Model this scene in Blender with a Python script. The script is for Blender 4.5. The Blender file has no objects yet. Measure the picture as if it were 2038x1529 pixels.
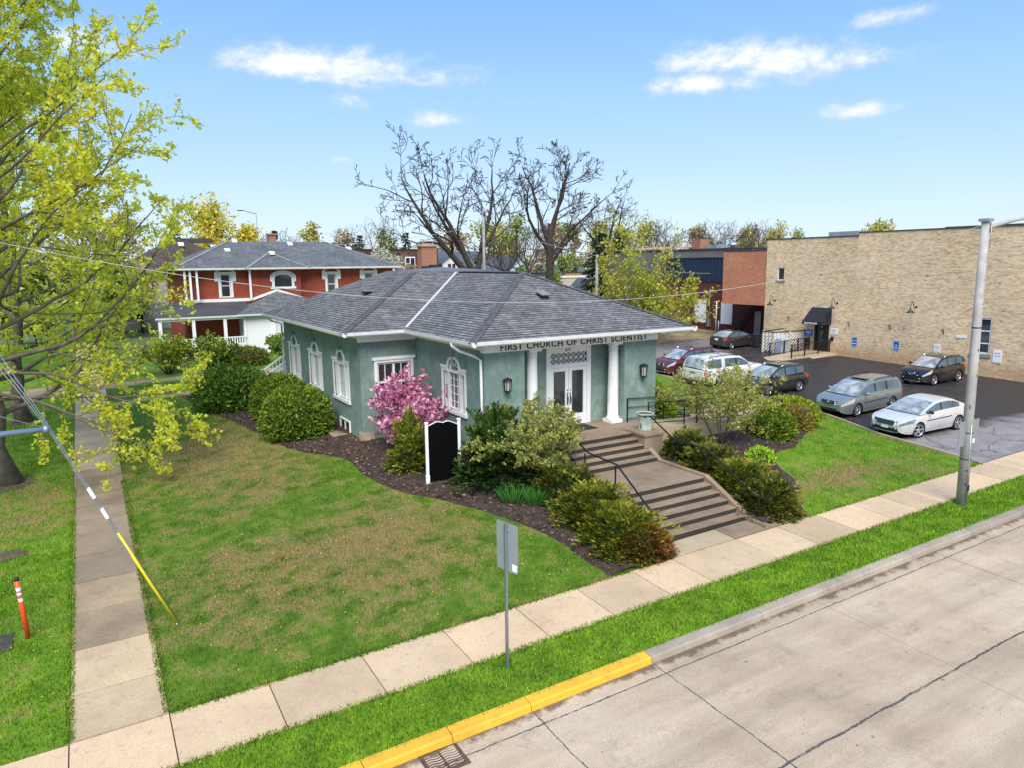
import bpy, math, random
import numpy as np
from mathutils import Vector, Matrix, noise as mnoise
R = math.radians
SC = bpy.context.scene
COL = SC.collection
# ------------------------------------------------------------------ camera
cam = bpy.data.cameras.new("camera")
camo = bpy.data.objects.new("camera", cam)
COL.objects.link(camo)
_p, _y, _r = R(9.64), R(30.73), R(-.61)
_f = Vector((math.sin(_y)*math.cos(_p), math.cos(_y)*math.cos(_p), -math.sin(_p)))
_ri = Vector((math.cos(_y), -math.sin(_y), 0))
_u = _ri.cross(_f)
_R = _ri*math.cos(_r) + _u*math.sin(_r)
_U = -_ri*math.sin(_r) + _u*math.cos(_r)
camo.matrix_world = Matrix(((_R.x, _U.x, -_f.x, 0), (_R.y, _U.y, -_f.y, 0), (_R.z, _U.z, -_f.z, 8.8), (0, 0, 0, 1)))
cam.sensor_fit = 'HORIZONTAL'
cam.sensor_width = 36.0
cam.lens = 36.0*1422/2038
cam.clip_end = 3000
cam.clip_start = .2
SC.camera = camo
# ------------------------------------------------------------------ sky, sun, exposure
SUN_EL, SUN_AZ = R(50), R(209)          # azimuth measured from +Y towards +X
SC.view_settings.view_transform = 'Standard'
SC.view_settings.look = 'None'
SC.view_settings.exposure = 0.95
SC.view_settings.gamma = 1
sun = bpy.data.lights.new("sun", 'SUN')
sun.energy = 2.85
sun.angle = R(42)
sun.color = (1, .93, .83)
suno = bpy.data.objects.new("sun", sun)
COL.objects.link(suno)
_sd = Vector((math.sin(SUN_AZ)*math.cos(SUN_EL), math.cos(SUN_AZ)*math.cos(SUN_EL), math.sin(SUN_EL)))
suno.rotation_euler = _sd.to_track_quat('Z', 'Y').to_euler()
suno.location = (10, 10, 40)
# ------------------------------------------------------------------ node helpers
def node(nt, typ, ins=None, **attrs):
    n = nt.nodes.new(typ)
    for k, v in attrs.items(): setattr(n, k, v)
    for k, v in (ins or {}).items():
        s = n.inputs[k]
        if isinstance(v, bpy.types.NodeSocket): nt.links.new(v, s)
        else: s.default_value = v
    return n
def c4(c): return (c[0], c[1], c[2], 1)
def noise(nt, scale, vec=None, detail=4, rough=.55, dist=0):
    i = {'Scale': scale, 'Detail': detail, 'Roughness': rough, 'Distortion': dist}
    if vec is not None: i['Vector'] = vec
    return node(nt, 'ShaderNodeTexNoise', i).outputs['Fac']
def vscale(nt, vec, s):
    return node(nt, 'ShaderNodeVectorMath', {0: vec, 1: s}, operation='MULTIPLY').outputs[0]
def ramp(nt, fac, stops, interp='LINEAR'):
    n = node(nt, 'ShaderNodeValToRGB', {0: fac})
    e = n.color_ramp.elements
    n.color_ramp.interpolation = interp
    while len(e) < len(stops): e.new(.5)
    for x, (p, c) in zip(e, stops):
        x.position = p
        x.color = c4(c) if isinstance(c, (tuple, list)) else (c, c, c, 1)
    return n.outputs[0]
def mixc(nt, fac, a, b, mode='MIX'):
    n = node(nt, 'ShaderNodeMix', data_type='RGBA', blend_type=mode)
    for idx, v in ((0, fac), (6, a), (7, b)):
        if isinstance(v, bpy.types.NodeSocket): nt.links.new(v, n.inputs[idx])
        else: n.inputs[idx].default_value = c4(v) if isinstance(v, (tuple, list)) else v if idx == 0 else (v, v, v, 1)
    return n.outputs[2]
def mth(nt, op, a, b=0., c=None, clamp=False):
    n = node(nt, 'ShaderNodeMath', operation=op, use_clamp=clamp)
    for i, v in enumerate((a, b) if c is None else (a, b, c)):
        if isinstance(v, bpy.types.NodeSocket): nt.links.new(v, n.inputs[i])
        else: n.inputs[i].default_value = v
    return n.outputs[0]
def sepxyz(nt, v):
    return node(nt, 'ShaderNodeSeparateXYZ', {0: v}).outputs
def bump(nt, h, strength=.3, dist=.02):
    return node(nt, 'ShaderNodeBump', {'Height': h, 'Strength': strength, 'Distance': dist}).outputs[0]
def newmat(name):
    m = bpy.data.materials.new(name)
    m.use_nodes = True
    nt = m.node_tree
    return m, nt, nt.nodes['Principled BSDF']
def ocoord(nt, which='Object'):
    return node(nt, 'ShaderNodeTexCoord').outputs[which]
def island(nt):
    return node(nt, 'ShaderNodeNewGeometry').outputs['Random Per Island']
def setin(nt, b, **kw):
    for k, v in kw.items():
        s = b.inputs[k.replace('_', ' ')]
        if isinstance(v, bpy.types.NodeSocket): nt.links.new(v, s)
        else: s.default_value = c4(v) if isinstance(v, tuple) and len(v) == 3 and s.type == 'RGBA' else v
MATS = {}
def simple(name, col, rough=.6, var=.18, scale=2.5, metal=0., coat=0., bmp=0., dirt=None, spec=.5):
    if name in MATS: return MATS[name]
    m, nt, b = newmat(name)
    v = ocoord(nt)
    n1 = noise(nt, scale, v, 6, .6)
    dark = tuple(x*(1-var*1.6) for x in col); lite = tuple(min(1, x*(1+var)) for x in col)
    c = ramp(nt, n1, [(.28, dark), (.72, lite)])
    if dirt:
        n2 = noise(nt, scale*.35, v, 5, .65)
        f = ramp(nt, n2, [(.52, 0.), (.72, .6)])
        c = mixc(nt, f, c, dirt)
    setin(nt, b, Base_Color=c, Roughness=rough, Metallic=metal, Coat_Weight=coat, Coat_Roughness=.05)
    b.inputs['Specular IOR Level'].default_value = spec
    if bmp: setin(nt, b, Normal=bump(nt, noise(nt, scale*14, v, 4, .6), bmp, .01))
    MATS[name] = m
    return m
def leafmat(name, cols, trans=.3, rough=.55, patch=None, pscale=.8):
    """per-leaf colour; cols = colour stops; patch = colour mixed in by clump"""
    if name in MATS: return MATS[name]
    m, nt, b = newmat(name)
    c = ramp(nt, island(nt), [(i/(len(cols)-1), k) for i, k in enumerate(cols)])
    if patch:
        f = ramp(nt, noise(nt, pscale, ocoord(nt), 3, .6), [(.47, 0.), (.62, .8)])
        c = mixc(nt, f, c, patch)
    setin(nt, b, Base_Color=c, Roughness=rough)
    b.inputs['Specular IOR Level'].default_value = .25
    t = node(nt, 'ShaderNodeBsdfTranslucent', {0: c})
    mx = node(nt, 'ShaderNodeMixShader', {0: trans, 1: b.outputs[0], 2: t.outputs[0]})
    nt.links.new(mx.outputs[0], nt.nodes['Material Output'].inputs[0])
    MATS[name] = m
    return m
# ------------------------------------------------------------------ world
W = bpy.data.worlds.new("World")
SC.world = W
W.use_nodes = True
nt = W.node_tree
bg = nt.nodes['Background']
sky = node(nt, 'ShaderNodeTexSky', sky_type='NISHITA', sun_disc=False, sun_elevation=SUN_EL, sun_rotation=SUN_AZ,
           altitude=200, air_density=1.0, dust_density=.6, ozone_density=2.0)
d = ocoord(nt, 'Generated')
x, y, z = sepxyz(nt, d)
hs = node(nt, 'ShaderNodeHueSaturation', {'Saturation': 1.18, 'Value': 1.0, 'Color': sky.outputs[0]})
# thin bright haze towards the horizon (part of the sky)
hz = ramp(nt, z, [(0., (2.85, 3.45, 4.2)), (.09, (2.45, 3.25, 4.4)), (.2, (1.85, 2.95, 4.55)), (.36, (.95, 2.15, 4.5)), (.9, (.75, 1.9, 4.2))])
skyc = mixc(nt, .8, hs.outputs[0], hz)
# cumulus: soft ellipses in direction space broken up by noise
az = mth(nt, 'ARCTAN2', x, y)
el = mth(nt, 'ARCSINE', z)
nv = node(nt, 'ShaderNodeCombineXYZ', {0: mth(nt, 'MULTIPLY', az, 1.0), 1: mth(nt, 'MULTIPLY', el, 1.7), 2: 0.}).outputs[0]
nb = noise(nt, 11., nv, 9, .62, .35)
nf = noise(nt, 42., nv, 8, .68)
tot = None
def cloud_dir(px, py):
    v = _f + _R*((px-1019)/1422) - _U*((py-764.5)/1422)
    v.normalize()
    return math.atan2(v.x, v.y), math.asin(v.z)
CL = [(575, 128, 120, 44, 1.0), (740, 138, 130, 50, .95), (860, 152, 110, 36, .85), (700, 205, 70, 22, .55), (890, 240, 95, 24, .8),
      (1430, 120, 105, 42, 1.15), (1560, 125, 120, 44, 1.15), (1400, 165, 120, 34, .95), (1650, 130, 100, 40, 1.0), (1705, 220, 60, 20, .9), (1770, 35, 65, 26, .85),
      (185, 88, 75, 38, .85), (255, 100, 50, 22, .55), (520, 213, 50, 18, .5), (672, 318, 34, 12, .55), (1288, 370, 24, 9, .5), (570, 376, 22, 9, .45), (455, 390, 26, 10, .4)]
for (px, py, rx, ry, amp) in CL:
    a0, e0 = cloud_dir(px, py)
    s = 1422.0
    u1 = mth(nt, 'MULTIPLY', mth(nt, 'SUBTRACT', az, a0), s/rx*.86)
    v1 = mth(nt, 'MULTIPLY', mth(nt, 'SUBTRACT', el, e0), s/ry*1.0)
    # flatter underside
    v1 = mth(nt, 'MULTIPLY', v1, mth(nt, 'ADD', 1.15, mth(nt, 'MULTIPLY', mth(nt, 'LESS_THAN', v1, 0.), .35)))
    r2 = mth(nt, 'ADD', mth(nt, 'MULTIPLY', u1, u1), mth(nt, 'MULTIPLY', v1, v1))
    g = mth(nt, 'MULTIPLY', mth(nt, 'POWER', 2.718, mth(nt, 'MULTIPLY', r2, -1.1)), amp)
    tot = g if tot is None else mth(nt, 'MAXIMUM', tot, g)
dens = mth(nt, 'ADD', mth(nt, 'ADD', mth(nt, 'MULTIPLY', tot, 1.25), mth(nt, 'MULTIPLY', mth(nt, 'SUBTRACT', nb, .5), 2.9)), mth(nt, 'MULTIPLY', mth(nt, 'SUBTRACT', nf, .5), 1.25))
dens = mth(nt, 'SUBTRACT', dens, .38)
dens = mth(nt, 'MULTIPLY', dens, mth(nt, 'MULTIPLY', tot, 2.4, clamp=True))
cf = ramp(nt, dens, [(.0, 0.), (.3, .26), (.62, .6), (1.1, .95)])
cc = ramp(nt, mth(nt, 'ADD', mth(nt, 'MULTIPLY', dens, .8), mth(nt, 'MULTIPLY', nf, .3)), [(.3, (.66, .76, .93)), (.9, (1., 1., 1.))])
cc = mixc(nt, 1., cc, (4.7, 4.75, 4.85), 'MULTIPLY')
skyc = mixc(nt, cf, skyc, cc)
nt.links.new(skyc, bg.inputs[0])
bg.inputs[1].default_value = .12
# ------------------------------------------------------------------ terrain
SX, SY = .0119, .0256
def g0(x, y):
    xx = max(-60., min(90., x))
    yy = y if y < 70 else 70 + 45*(1-math.exp(-(y-70)/45))
    return SX*xx + SY*yy
def sst(t):
    t = min(max(t, 0.), 1.); return t*t*(3-2*t)
def edge(y):
    return float(np.interp(y, [14.0, 14.9, 18.7, 22.3, 26, 50], [30.0, 30.1, 30.6, 31.9, 32.6, 32.6]))
def hm(x, y):
    if y < 14.05 or y > 52 or x < .68 or x > edge(y): return 0.
    v = [(x-.68)/14, (y-14.05)/8.5, (edge(y)-x)/9, (52-y)/14, .92]
    return max(0., -math.log(sum(math.exp(-7*q) for q in v))/7)
def gz(x, y): return g0(x, y) + hm(x, y)
# ------------------------------------------------------------------ object helpers
WM = {}
def reg(o, M): WM[o.name] = M
def thing(name, label, cat, loc=(0, 0, 0), rz=0., group=None):
    o = bpy.data.objects.new(name, None)
    o.empty_display_size = .3
    COL.objects.link(o)
    o.location = loc
    o.rotation_euler = (0, 0, rz)
    WM[o.name] = Matrix.Translation(Vector(loc)) @ Matrix.Rotation(rz, 4, 'Z')
    tag(o, label, cat, group)
    return o
def tag(o, label=None, cat=None, group=None, kind=None):
    if label: o['label'] = label
    if cat: o['category'] = cat
    if group: o['group'] = group
    if kind: o['kind'] = kind
    return o
def link(name, me, mat=None, parent=None, local=False):
    o = bpy.data.objects.new(name, me)
    COL.objects.link(o)
    if mat is not None:
        for q in (mat if isinstance(mat, (list, tuple)) else [mat]): me.materials.append(q)
    M = Matrix.Identity(4)
    if parent is not None:
        o.parent = parent
        M = WM[parent.name]
        if not local: me.transform(M.inverted())
    WM[o.name] = M.copy()
    return o
class MB:
    """mesh builder, world coordinates unless build(local=True)"""
    def __init__(s): s.v = []; s.f = []; s.m = []; s.uv = []; s.sm = []
    def face(s, pts, mi=0, uv=None, sm=False):
        i = len(s.v)
        s.v.extend([tuple(p) for p in pts])
        s.f.append(tuple(range(i, i+len(pts)))); s.m.append(mi); s.sm.append(sm)
        s.uv.append(uv)
    def quadwall(s, a, b, z0, z1, mi=0):
        """vertical wall a->b (xy), outside to the right of a->b; uv in metres"""
        L = math.hypot(b[0]-a[0], b[1]-a[1])
        s.face([(a[0], a[1], z0), (b[0], b[1], z0), (b[0], b[1], z1), (a[0], a[1], z1)], mi, [(0, z0), (L, z0), (L, z1), (0, z1)])
    def box(s, x0, x1, y0, y1, z0, z1, mi=0):
        if x1 < x0: x0, x1 = x1, x0
        if y1 < y0: y0, y1 = y1, y0
        s.quadwall((x0, y0), (x1, y0), z0, z1, mi); s.quadwall((x1, y0), (x1, y1), z0, z1, mi)
        s.quadwall((x1, y1), (x0, y1), z0, z1, mi); s.quadwall((x0, y1), (x0, y0), z0, z1, mi)
        s.face([(x0, y0, z1), (x1, y0, z1), (x1, y1, z1), (x0, y1, z1)], mi, [(x0, y0), (x1, y0), (x1, y1), (x0, y1)])
        s.face([(x0, y1, z0), (x1, y1, z0), (x1, y0, z0), (x0, y0, z0)], mi, [(x0, y1), (x1, y1), (x1, y0), (x0, y0)])
    def obox(s, c, ax, ay, az, hx, hy, hz, mi=0):
        c = Vector(c); X = Vector(ax).normalized()*hx; Y = Vector(ay).normalized()*hy; Z = Vector(az).normalized()*hz
        q = [c+X*i+Y*j+Z*k for i in (-1, 1) for j in (-1, 1) for k in (-1, 1)]
        for f in ((0, 1, 3, 2), (4, 6, 7, 5), (0, 4, 5, 1), (2, 3, 7, 6), (0, 2, 6, 4), (1, 5, 7, 3)):
            s.face([q[k] for k in f], mi, [(0, 0), (1, 0), (1, 1), (0, 1)])
    def beam(s, a, b, w, h, mi=0, up=(0, 0, 1)):
        a = Vector(a); b = Vector(b); d = (b-a); L = d.length; d.normalize()
        u = Vector(up); r = d.cross(u)
        if r.length < 1e-4: r = d.cross(Vector((0, 1, 0)))
        r.normalize(); u = r.cross(d)
        s.obox((a+b)/2, d, r, u, L/2, w/2, h/2, mi)
    def tube(s, pts, rad, n=8, mi=0, cap=True, sm=True):
        pts = [Vector(p) for p in pts]
        if not isinstance(rad, (list, tuple)): rad = [rad]*len(pts)
        rings = []; pr = None
        base = len(s.v)
        for i, p in enumerate(pts):
            d = (pts[min(i+1, len(pts)-1)]-pts[max(i-1, 0)])
            if d.length < 1e-9: d = Vector((0, 0, 1))
            d.normalize()
            if pr is None:
                a = Vector((0, 0, 1)) if abs(d.z) < .9 else Vector((1, 0, 0))
                pr = d.cross(a).normalized()
            else:
                pr = pr - d*pr.dot(d)
                if pr.length < 1e-6: pr = d.orthogonal()
                pr.normalize()
            q = d.cross(pr)
            for k in range(n):
                t = 2*math.pi*k/n
                s.v.append(tuple(p + (pr*math.cos(t)+q*math.sin(t))*rad[i]))
        for i in range(len(pts)-1):
            for k in range(n):
                a = base+i*n+k; b = base+i*n+(k+1) % n
                s.f.append((a, b, b+n, a+n)); s.m.append(mi); s.sm.append(sm); s.uv.append(None)
        if cap:
            s.f.append(tuple(base+k for k in range(n))[::-1]); s.m.append(mi); s.sm.append(False); s.uv.append(None)
            e = base+(len(pts)-1)*n
            s.f.append(tuple(e+k for k in range(n))); s.m.append(mi); s.sm.append(False); s.uv.append(None)
    def lathe(s, c, prof, n=20, mi=0, sm=True, axis='Z', cap=True):
        """prof: list of (radius, height)"""
        base = len(s.v); c = Vector(c)
        for r, h in prof:
            for k in range(n):
                t = 2*math.pi*k/n; a, b = r*math.cos(t), r*math.sin(t)
                s.v.append(tuple(c + (Vector((a, b, h)) if axis == 'Z' else Vector((b, h, a)) if axis == 'Y' else Vector((h, a, b)))))
        for i in range(len(prof)-1):
            for k in range(n):
                a = base+i*n+k; b = base+i*n+(k+1) % n
                s.f.append((a, b, b+n, a+n)); s.m.append(mi); s.sm.append(sm); s.uv.append(None)
        if not cap: return
        for e, rev in ((base, True), (base+(len(prof)-1)*n, False)):
            t = tuple(e+k for k in range(n))
            s.f.append(t[::-1] if rev else t); s.m.append(mi); s.sm.append(False); s.uv.append(None)
    def mesh(s, name):
        me = bpy.data.meshes.new(name)
        me.from_pydata(s.v, [], s.f)
        me.polygons.foreach_set('material_index', s.m)
        me.polygons.foreach_set('use_smooth', s.sm)
        if any(u is not None for u in s.uv):
            ul = me.uv_layers.new(name='UVMap')
            arr = np.zeros((len(me.loops), 2), np.float32); k = 0
            for f, u in zip(s.f, s.uv):
                if u is not None: arr[k:k+len(f)] = u
                k += len(f)
            ul.data.foreach_set('uv', arr.ravel())
        me.update()
        return me
    def build(s, name, mat, parent=None, local=False, bevel=0):
        o = link(name, s.mesh(name), mat, parent, local)
        if bevel:
            md = o.modifiers.new('bevel', 'BEVEL'); md.width = bevel; md.segments = 2; md.limit_method = 'ANGLE'; md.angle_limit = R(50)
            w = o.modifiers.new('weld', 'WELD'); w.merge_threshold = .0005
            o.modifiers.move(1, 0)
        return o
def npmesh(name, V, F, smooth=False):
    """V (n,3) floats, F (m,k) ints"""
    me = bpy.data.meshes.new(name)
    V = np.asarray(V, np.float32); F = np.asarray(F, np.int32)
    m, k = F.shape
    me.vertices.add(len(V)); me.vertices.foreach_set('co', V.ravel())
    me.loops.add(m*k); me.loops.foreach_set('vertex_index', F.ravel())
    me.polygons.add(m)
    me.polygons.foreach_set('loop_start', np.arange(0, m*k, k, dtype=np.int32))
    me.polygons.foreach_set('loop_total', np.full(m, k, np.int32))
    if smooth: me.polygons.foreach_set('use_smooth', np.ones(m, bool))
    me.update(calc_edges=True)
    return me
def unit(a): return a/np.maximum(np.linalg.norm(a, axis=1, keepdims=True), 1e-9)
def leaves(name, P, D, length, width, rs, fold=.25, N=None):
    """one rhombic leaf (two folded triangles as a quad) per point; D = growth directions"""
    n = len(P)
    D = unit(D); rnd = rs.normal(size=(n, 3)) if N is None else N + .35*rs.normal(size=(n, 3))
    S = unit(np.cross(D, rnd)); Nn = np.cross(S, D)
    sc = .45+1.1*rs.random(n)**1.3; L = length*(sc*(.9+.2*rs.random(n)))[:, None]; Wd = width*(sc*(.8+.4*rs.random(n)))[:, None]
    a = P; b = P+D*L*.45+S*Wd*.5+Nn*Wd*fold; c = P+D*L; d_ = P+D*L*.45-S*Wd*.5+Nn*Wd*fold
    V = np.stack([a, b, c, d_], 1).reshape(-1, 3)
    F = np.arange(4*n).reshape(n, 4)
    return npmesh(name, V, F)
# ================================================================== ground materials
def grassmat(name, blades=False):
    m, nt, b = newmat(name)
    v = node(nt, 'ShaderNodeNewGeometry').outputs['Position']
    n1 = noise(nt, .35, v, 5, .62); n2 = noise(nt, 1.6, v, 5, .6); n3 = noise(nt, 22., v, 3, .6)
    x, y, z = sepxyz(nt, v)
    green = ramp(nt, n2, [(.3, (.07, .15, .012)), (.55, (.125, .245, .018)), (.75, (.20, .32, .03))])
    tan = ramp(nt, n3, [(.3, (.17, .125, .045)), (.7, (.40, .30, .12))])
    # wear of the turf: bare straw patches in the middle of the corner lawn and of the right lawn, lush by the kerb
    def blob(cx, cy, rx, ry):
        a = mth(nt, 'MULTIPLY', mth(nt, 'SUBTRACT', x, cx), 1/rx); c = mth(nt, 'MULTIPLY', mth(nt, 'SUBTRACT', y, cy), 1/ry)
        return mth(nt, 'POWER', 2.718, mth(nt, 'MULTIPLY', mth(nt, 'ADD', mth(nt, 'MULTIPLY', a, a), mth(nt, 'MULTIPLY', c, c)), -1.))
    t = mth(nt, 'MAXIMUM', blob(5.4, 18.6, 4.4, 3.4), mth(nt, 'MAXIMUM', blob(4.4, 30, 3.4, 6.5), blob(23.2, 15.6, 3.4, 1.1)))
    t = mth(nt, 'MAXIMUM', t, mth(nt, 'MULTIPLY', blob(-2.2, 28.5, 1.6, 4.), .7))
    green = mixc(nt, mth(nt, 'MULTIPLY', t, .6), green, ramp(nt, n2, [(.3, (.085, .12, .018)), (.7, (.19, .22, .045))]))
    lush = mth(nt, 'MAXIMUM', mth(nt, 'LESS_THAN', y, 12.6), mth(nt, 'MAXIMUM', mth(nt, 'GREATER_THAN', x, 18.), mth(nt, 'LESS_THAN', x, -.85)))
    green = mixc(nt, mth(nt, 'MULTIPLY', lush, .55), green, ramp(nt, n2, [(.3, (.12, .26, .014)), (.7, (.27, .45, .03))]))
    f = mth(nt, 'ADD', mth(nt, 'MULTIPLY', t, .43), mth(nt, 'MULTIPLY', mth(nt, 'SUBTRACT', n1, .5), .9))
    f = mth(nt, 'ADD', f, mth(nt, 'MULTIPLY', mth(nt, 'SUBTRACT', n2, .5), 1.7))
    f = mth(nt, 'SUBTRACT', f, mth(nt, 'MULTIPLY', mth(nt, 'LESS_THAN', y, 12.6), .25))
    fac = ramp(nt, f, [(.05, .0), (.45, .9)])
    if blades:
        fac = mth(nt, 'LESS_THAN', mth(nt, 'FRACT', mth(nt, 'MULTIPLY', island(nt), 37.7)), mth(nt, 'MULTIPLY', fac, .9))
        green = mixc(nt, 1., green, ramp(nt, island(nt), [(0., (.35, .42, .5)), (.5, (1, 1, 1)), (1., (2.1, 1.75, 1.3))]), 'MULTIPLY')
        tan = mixc(nt, 1., tan, ramp(nt, island(nt), [(0., .45), (1., 1.9)]), 'MULTIPLY')
    c = mixc(nt, fac, green, tan)
    if not blades: c = mixc(nt, 1., c, (.72, .72, .70), 'MULTIPLY')
    setin(nt, b, Base_Color=c, Roughness=.75)
    b.inputs['Specular IOR Level'].default_value = .15
    if blades:
        tr = node(nt, 'ShaderNodeBsdfTranslucent', {0: c})
        mx = node(nt, 'ShaderNodeMixShader', {0: .3, 1: b.outputs[0], 2: tr.outputs[0]})
        nt.links.new(mx.outputs[0], nt.nodes['Material Output'].inputs[0])
    return m
M_grass = grassmat('lawn'); M_blade = grassmat('grass_blades', True)
def concretemat(name, base, dark, aggregate=.5, tile=True, stain=(.16, .13, .10), rough=.8, agscale=55):
    m, nt, b = newmat(name)
    v = node(nt, 'ShaderNodeNewGeometry').outputs['Position']
    a = noise(nt, agscale, v, 3, .7); n1 = noise(nt, .8, v, 6, .62); n2 = noise(nt, 5., v, 5, .65)
    c = ramp(nt, n1, [(.3, dark), (.65, base)])
    if tile:
        c = mixc(nt, .55, c, mixc(nt, 1., c, ramp(nt, island(nt), [(0., (.62, .61, .60)), (.5, (1, 1, 1)), (1., (1.25, 1.2, 1.12))]), 'MULTIPLY'))
    c = mixc(nt, 1., c, ramp(nt, a, [(.3, 1-aggregate*.6), (.7, 1+aggregate*.35)]), 'MULTIPLY')
    f = ramp(nt, n2, [(.56, 0.), (.78, .55)])
    c = mixc(nt, f, c, stain)
    setin(nt, b, Base_Color=c, Roughness=rough, Normal=bump(nt, a, .25, .01))
    return m
M_pave = concretemat('pavement', (.62, .46, .285), (.51, .37, .225), .5, agscale=42)
M_walk = concretemat('old_walk', (.40, .295, .175), (.24, .177, .11), .55, agscale=34)
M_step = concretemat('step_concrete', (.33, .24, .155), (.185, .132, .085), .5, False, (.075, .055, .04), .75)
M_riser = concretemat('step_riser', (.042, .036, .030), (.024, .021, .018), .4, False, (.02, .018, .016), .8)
M_ramp = concretemat('ramp_concrete', (.47, .37, .24), (.36, .28, .17), .3, False, (.25, .2, .1), .8)
M_kerb = concretemat('kerb_concrete', (.40, .34, .265), (.26, .215, .165), .5, True, (.10, .08, .06))
M_yellow = concretemat('kerb_paint', (.80, .47, .03), (.60, .33, .025), .25, False, (.20, .13, .05), .65, 30)
def roadmat():
    m, nt, b = newmat('road_concrete')
    v = node(nt, 'ShaderNodeNewGeometry').outputs['Position']
    x, y, z = sepxyz(nt, v)
    n1 = noise(nt, .45, v, 6, .6); n2 = noise(nt, 2.2, v, 6, .65); a = noise(nt, 38., v, 3, .75); w = noise(nt, 1.8, v, 4, .6)
    c = ramp(nt, n1, [(.28, (.37, .285, .195)), (.5, (.475, .372, .258)), (.72, (.53, .43, .315))])
    c = mixc(nt, ramp(nt, n2, [(.55, 0.), (.75, .45)]), c, (.30, .22, .15))
    c = mixc(nt, 1., c, ramp(nt, a, [(.28, .68), (.72, 1.2)]), 'MULTIPLY')
    wheel = noise(nt, 1., vscale(nt, v, (.12, 1.5, 1.)), 5, .6)
    c = mixc(nt, 1., c, ramp(nt, wheel, [(.35, (.80, .79, .77)), (.62, (1.08, 1.07, 1.05))]), 'MULTIPLY')
    oil = noise(nt, .9, vscale(nt, v, (1., 1.6, 1.)), 4, .7)
    c = mixc(nt, ramp(nt, oil, [(.6, 0.), (.75, .5)]), c, (.17, .13, .10))
    speck = noise(nt, 7., v, 2, .5)
    c = mixc(nt, ramp(nt, speck, [(.735, 0.), (.76, .8)]), c, (.09, .08, .075))
    ww = mth(nt, 'MULTIPLY', mth(nt, 'SUBTRACT', w, .5), .10)
    fine = mth(nt, 'MULTIPLY', mth(nt, 'SUBTRACT', noise(nt, 9., v, 4, .7), .5), .07)
    yy = mth(nt, 'ADD', mth(nt, 'ADD', y, ww), fine); xx = mth(nt, 'ADD', mth(nt, 'ADD', x, ww), fine)
    def line(val, at, wd): return mth(nt, 'LESS_THAN', mth(nt, 'ABSOLUTE', mth(nt, 'SUBTRACT', val, at)), wd)
    tot = mth(nt, 'MAXIMUM', line(yy, 10.22, .016), line(yy, 7.15, .024))
    for q in (-1., 3.7, 6.7, 9.78, 15.1, 20.45, 25.8, 31.2): tot = mth(nt, 'MAXIMUM', tot, line(xx, q, .014 if q != 15.1 else .006))
    # tar fill is patchy
    tot = mth(nt, 'MULTIPLY', tot, ramp(nt, noise(nt, 2.7, v, 4, .7), [(.30, .35), (.5, 1.)]))
    c = mixc(nt, tot, c, (.075, .068, .062))
    # damp dirt collected in the gutter along the kerb
    g = mth(nt, 'ADD', mth(nt, 'MULTIPLY', mth(nt, 'SUBTRACT', y, 10.42), 6.), mth(nt, 'MULTIPLY', mth(nt, 'SUBTRACT', n2, .5), 5.))
    g = mth(nt, 'MULTIPLY', ramp(nt, g, [(.1, 0.), (.9, .9)]), mth(nt, 'LESS_THAN', y, 12.))
    c = mixc(nt, g, c, (.12, .08, .05))
    setin(nt, b, Base_Color=c, Roughness=mixc(nt, g, .78, .35), Normal=bump(nt, a, .2, .01))
    return m
M_road = roadmat()
def asphaltmat():
    m, nt, b = newmat('asphalt')
    v = node(nt, 'ShaderNodeNewGeometry').outputs['Position']
    x, y, z = sepxyz(nt, v)
    n1 = noise(nt, .22, v, 6, .6); n2 = noise(nt, 1.3, v, 6, .65); a = noise(nt, 30., v, 3, .7)
    new = ramp(nt, n2, [(.3, (.020, .018, .018)), (.7, (.045, .040, .040))])
    old = ramp(nt, n2, [(.3, (.17, .155, .15)), (.7, (.29, .27, .265))])
    # old grey surfacing by the street mouth and at the far end, fresh black sealer between
    f1 = mth(nt, 'ADD', mth(nt, 'SUBTRACT', 17.6, y), mth(nt, 'ADD', mth(nt, 'MULTIPLY', mth(nt, 'SUBTRACT', x, 36.), -.14), mth(nt, 'MULTIPLY', mth(nt, 'SUBTRACT', n1, .5), 5.)))
    f2 = mth(nt, 'ADD', mth(nt, 'SUBTRACT', y, 38.), mth(nt, 'ADD', mth(nt, 'MULTIPLY', mth(nt, 'SUBTRACT', 43., x), .75), mth(nt, 'MULTIPLY', mth(nt, 'SUBTRACT', n1, .5), 3.)))
    f = mth(nt, 'MAXIMUM', ramp(nt, f1, [(.0, 0.), (.9, 1.)]), ramp(nt, mth(nt, 'MULTIPLY', f2, .4), [(.2, 0.), (1., .9)]))
    c = mixc(nt, f, new, old)
    c = mixc(nt, 1., c, ramp(nt, a, [(.3, .75), (.7, 1.2)]), 'MULTIPLY')
    vor = node(nt, 'ShaderNodeTexVoronoi', {'Vector': node(nt, 'ShaderNodeVectorMath', {0: v, 1: node(nt, 'ShaderNodeTexNoise', {'Vector': v, 'Scale': 1.2, 'Detail': 4}).outputs['Color']}, operation='ADD').outputs[0], 'Scale': .45}, feature='DISTANCE_TO_EDGE').outputs[0]
    c = mixc(nt, mth(nt, 'MULTIPLY', ramp(nt, vor, [(.0, 1.), (.02, 0.)]), mth(nt, 'MULTIPLY', f, .8)), c, (.05, .045, .043))
    setin(nt, b, Base_Color=c, Roughness=ramp(nt, n2, [(.35, .42), (.6, .7)]), Normal=bump(nt, a, .2, .01))
    b.inputs['Specular IOR Level'].default_value = .35
    return m
M_asph = asphaltmat()
M_dirt = simple('bare_soil', (.10, .07, .045), .95, .35, 3, bmp=.4)
M_mulch = simple('mulch_soil', (.045, .030, .023), .95, .4, 4, bmp=.6)
M_farground = simple('far_ground', (.085, .12, .04), .95, .35, .08)
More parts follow.
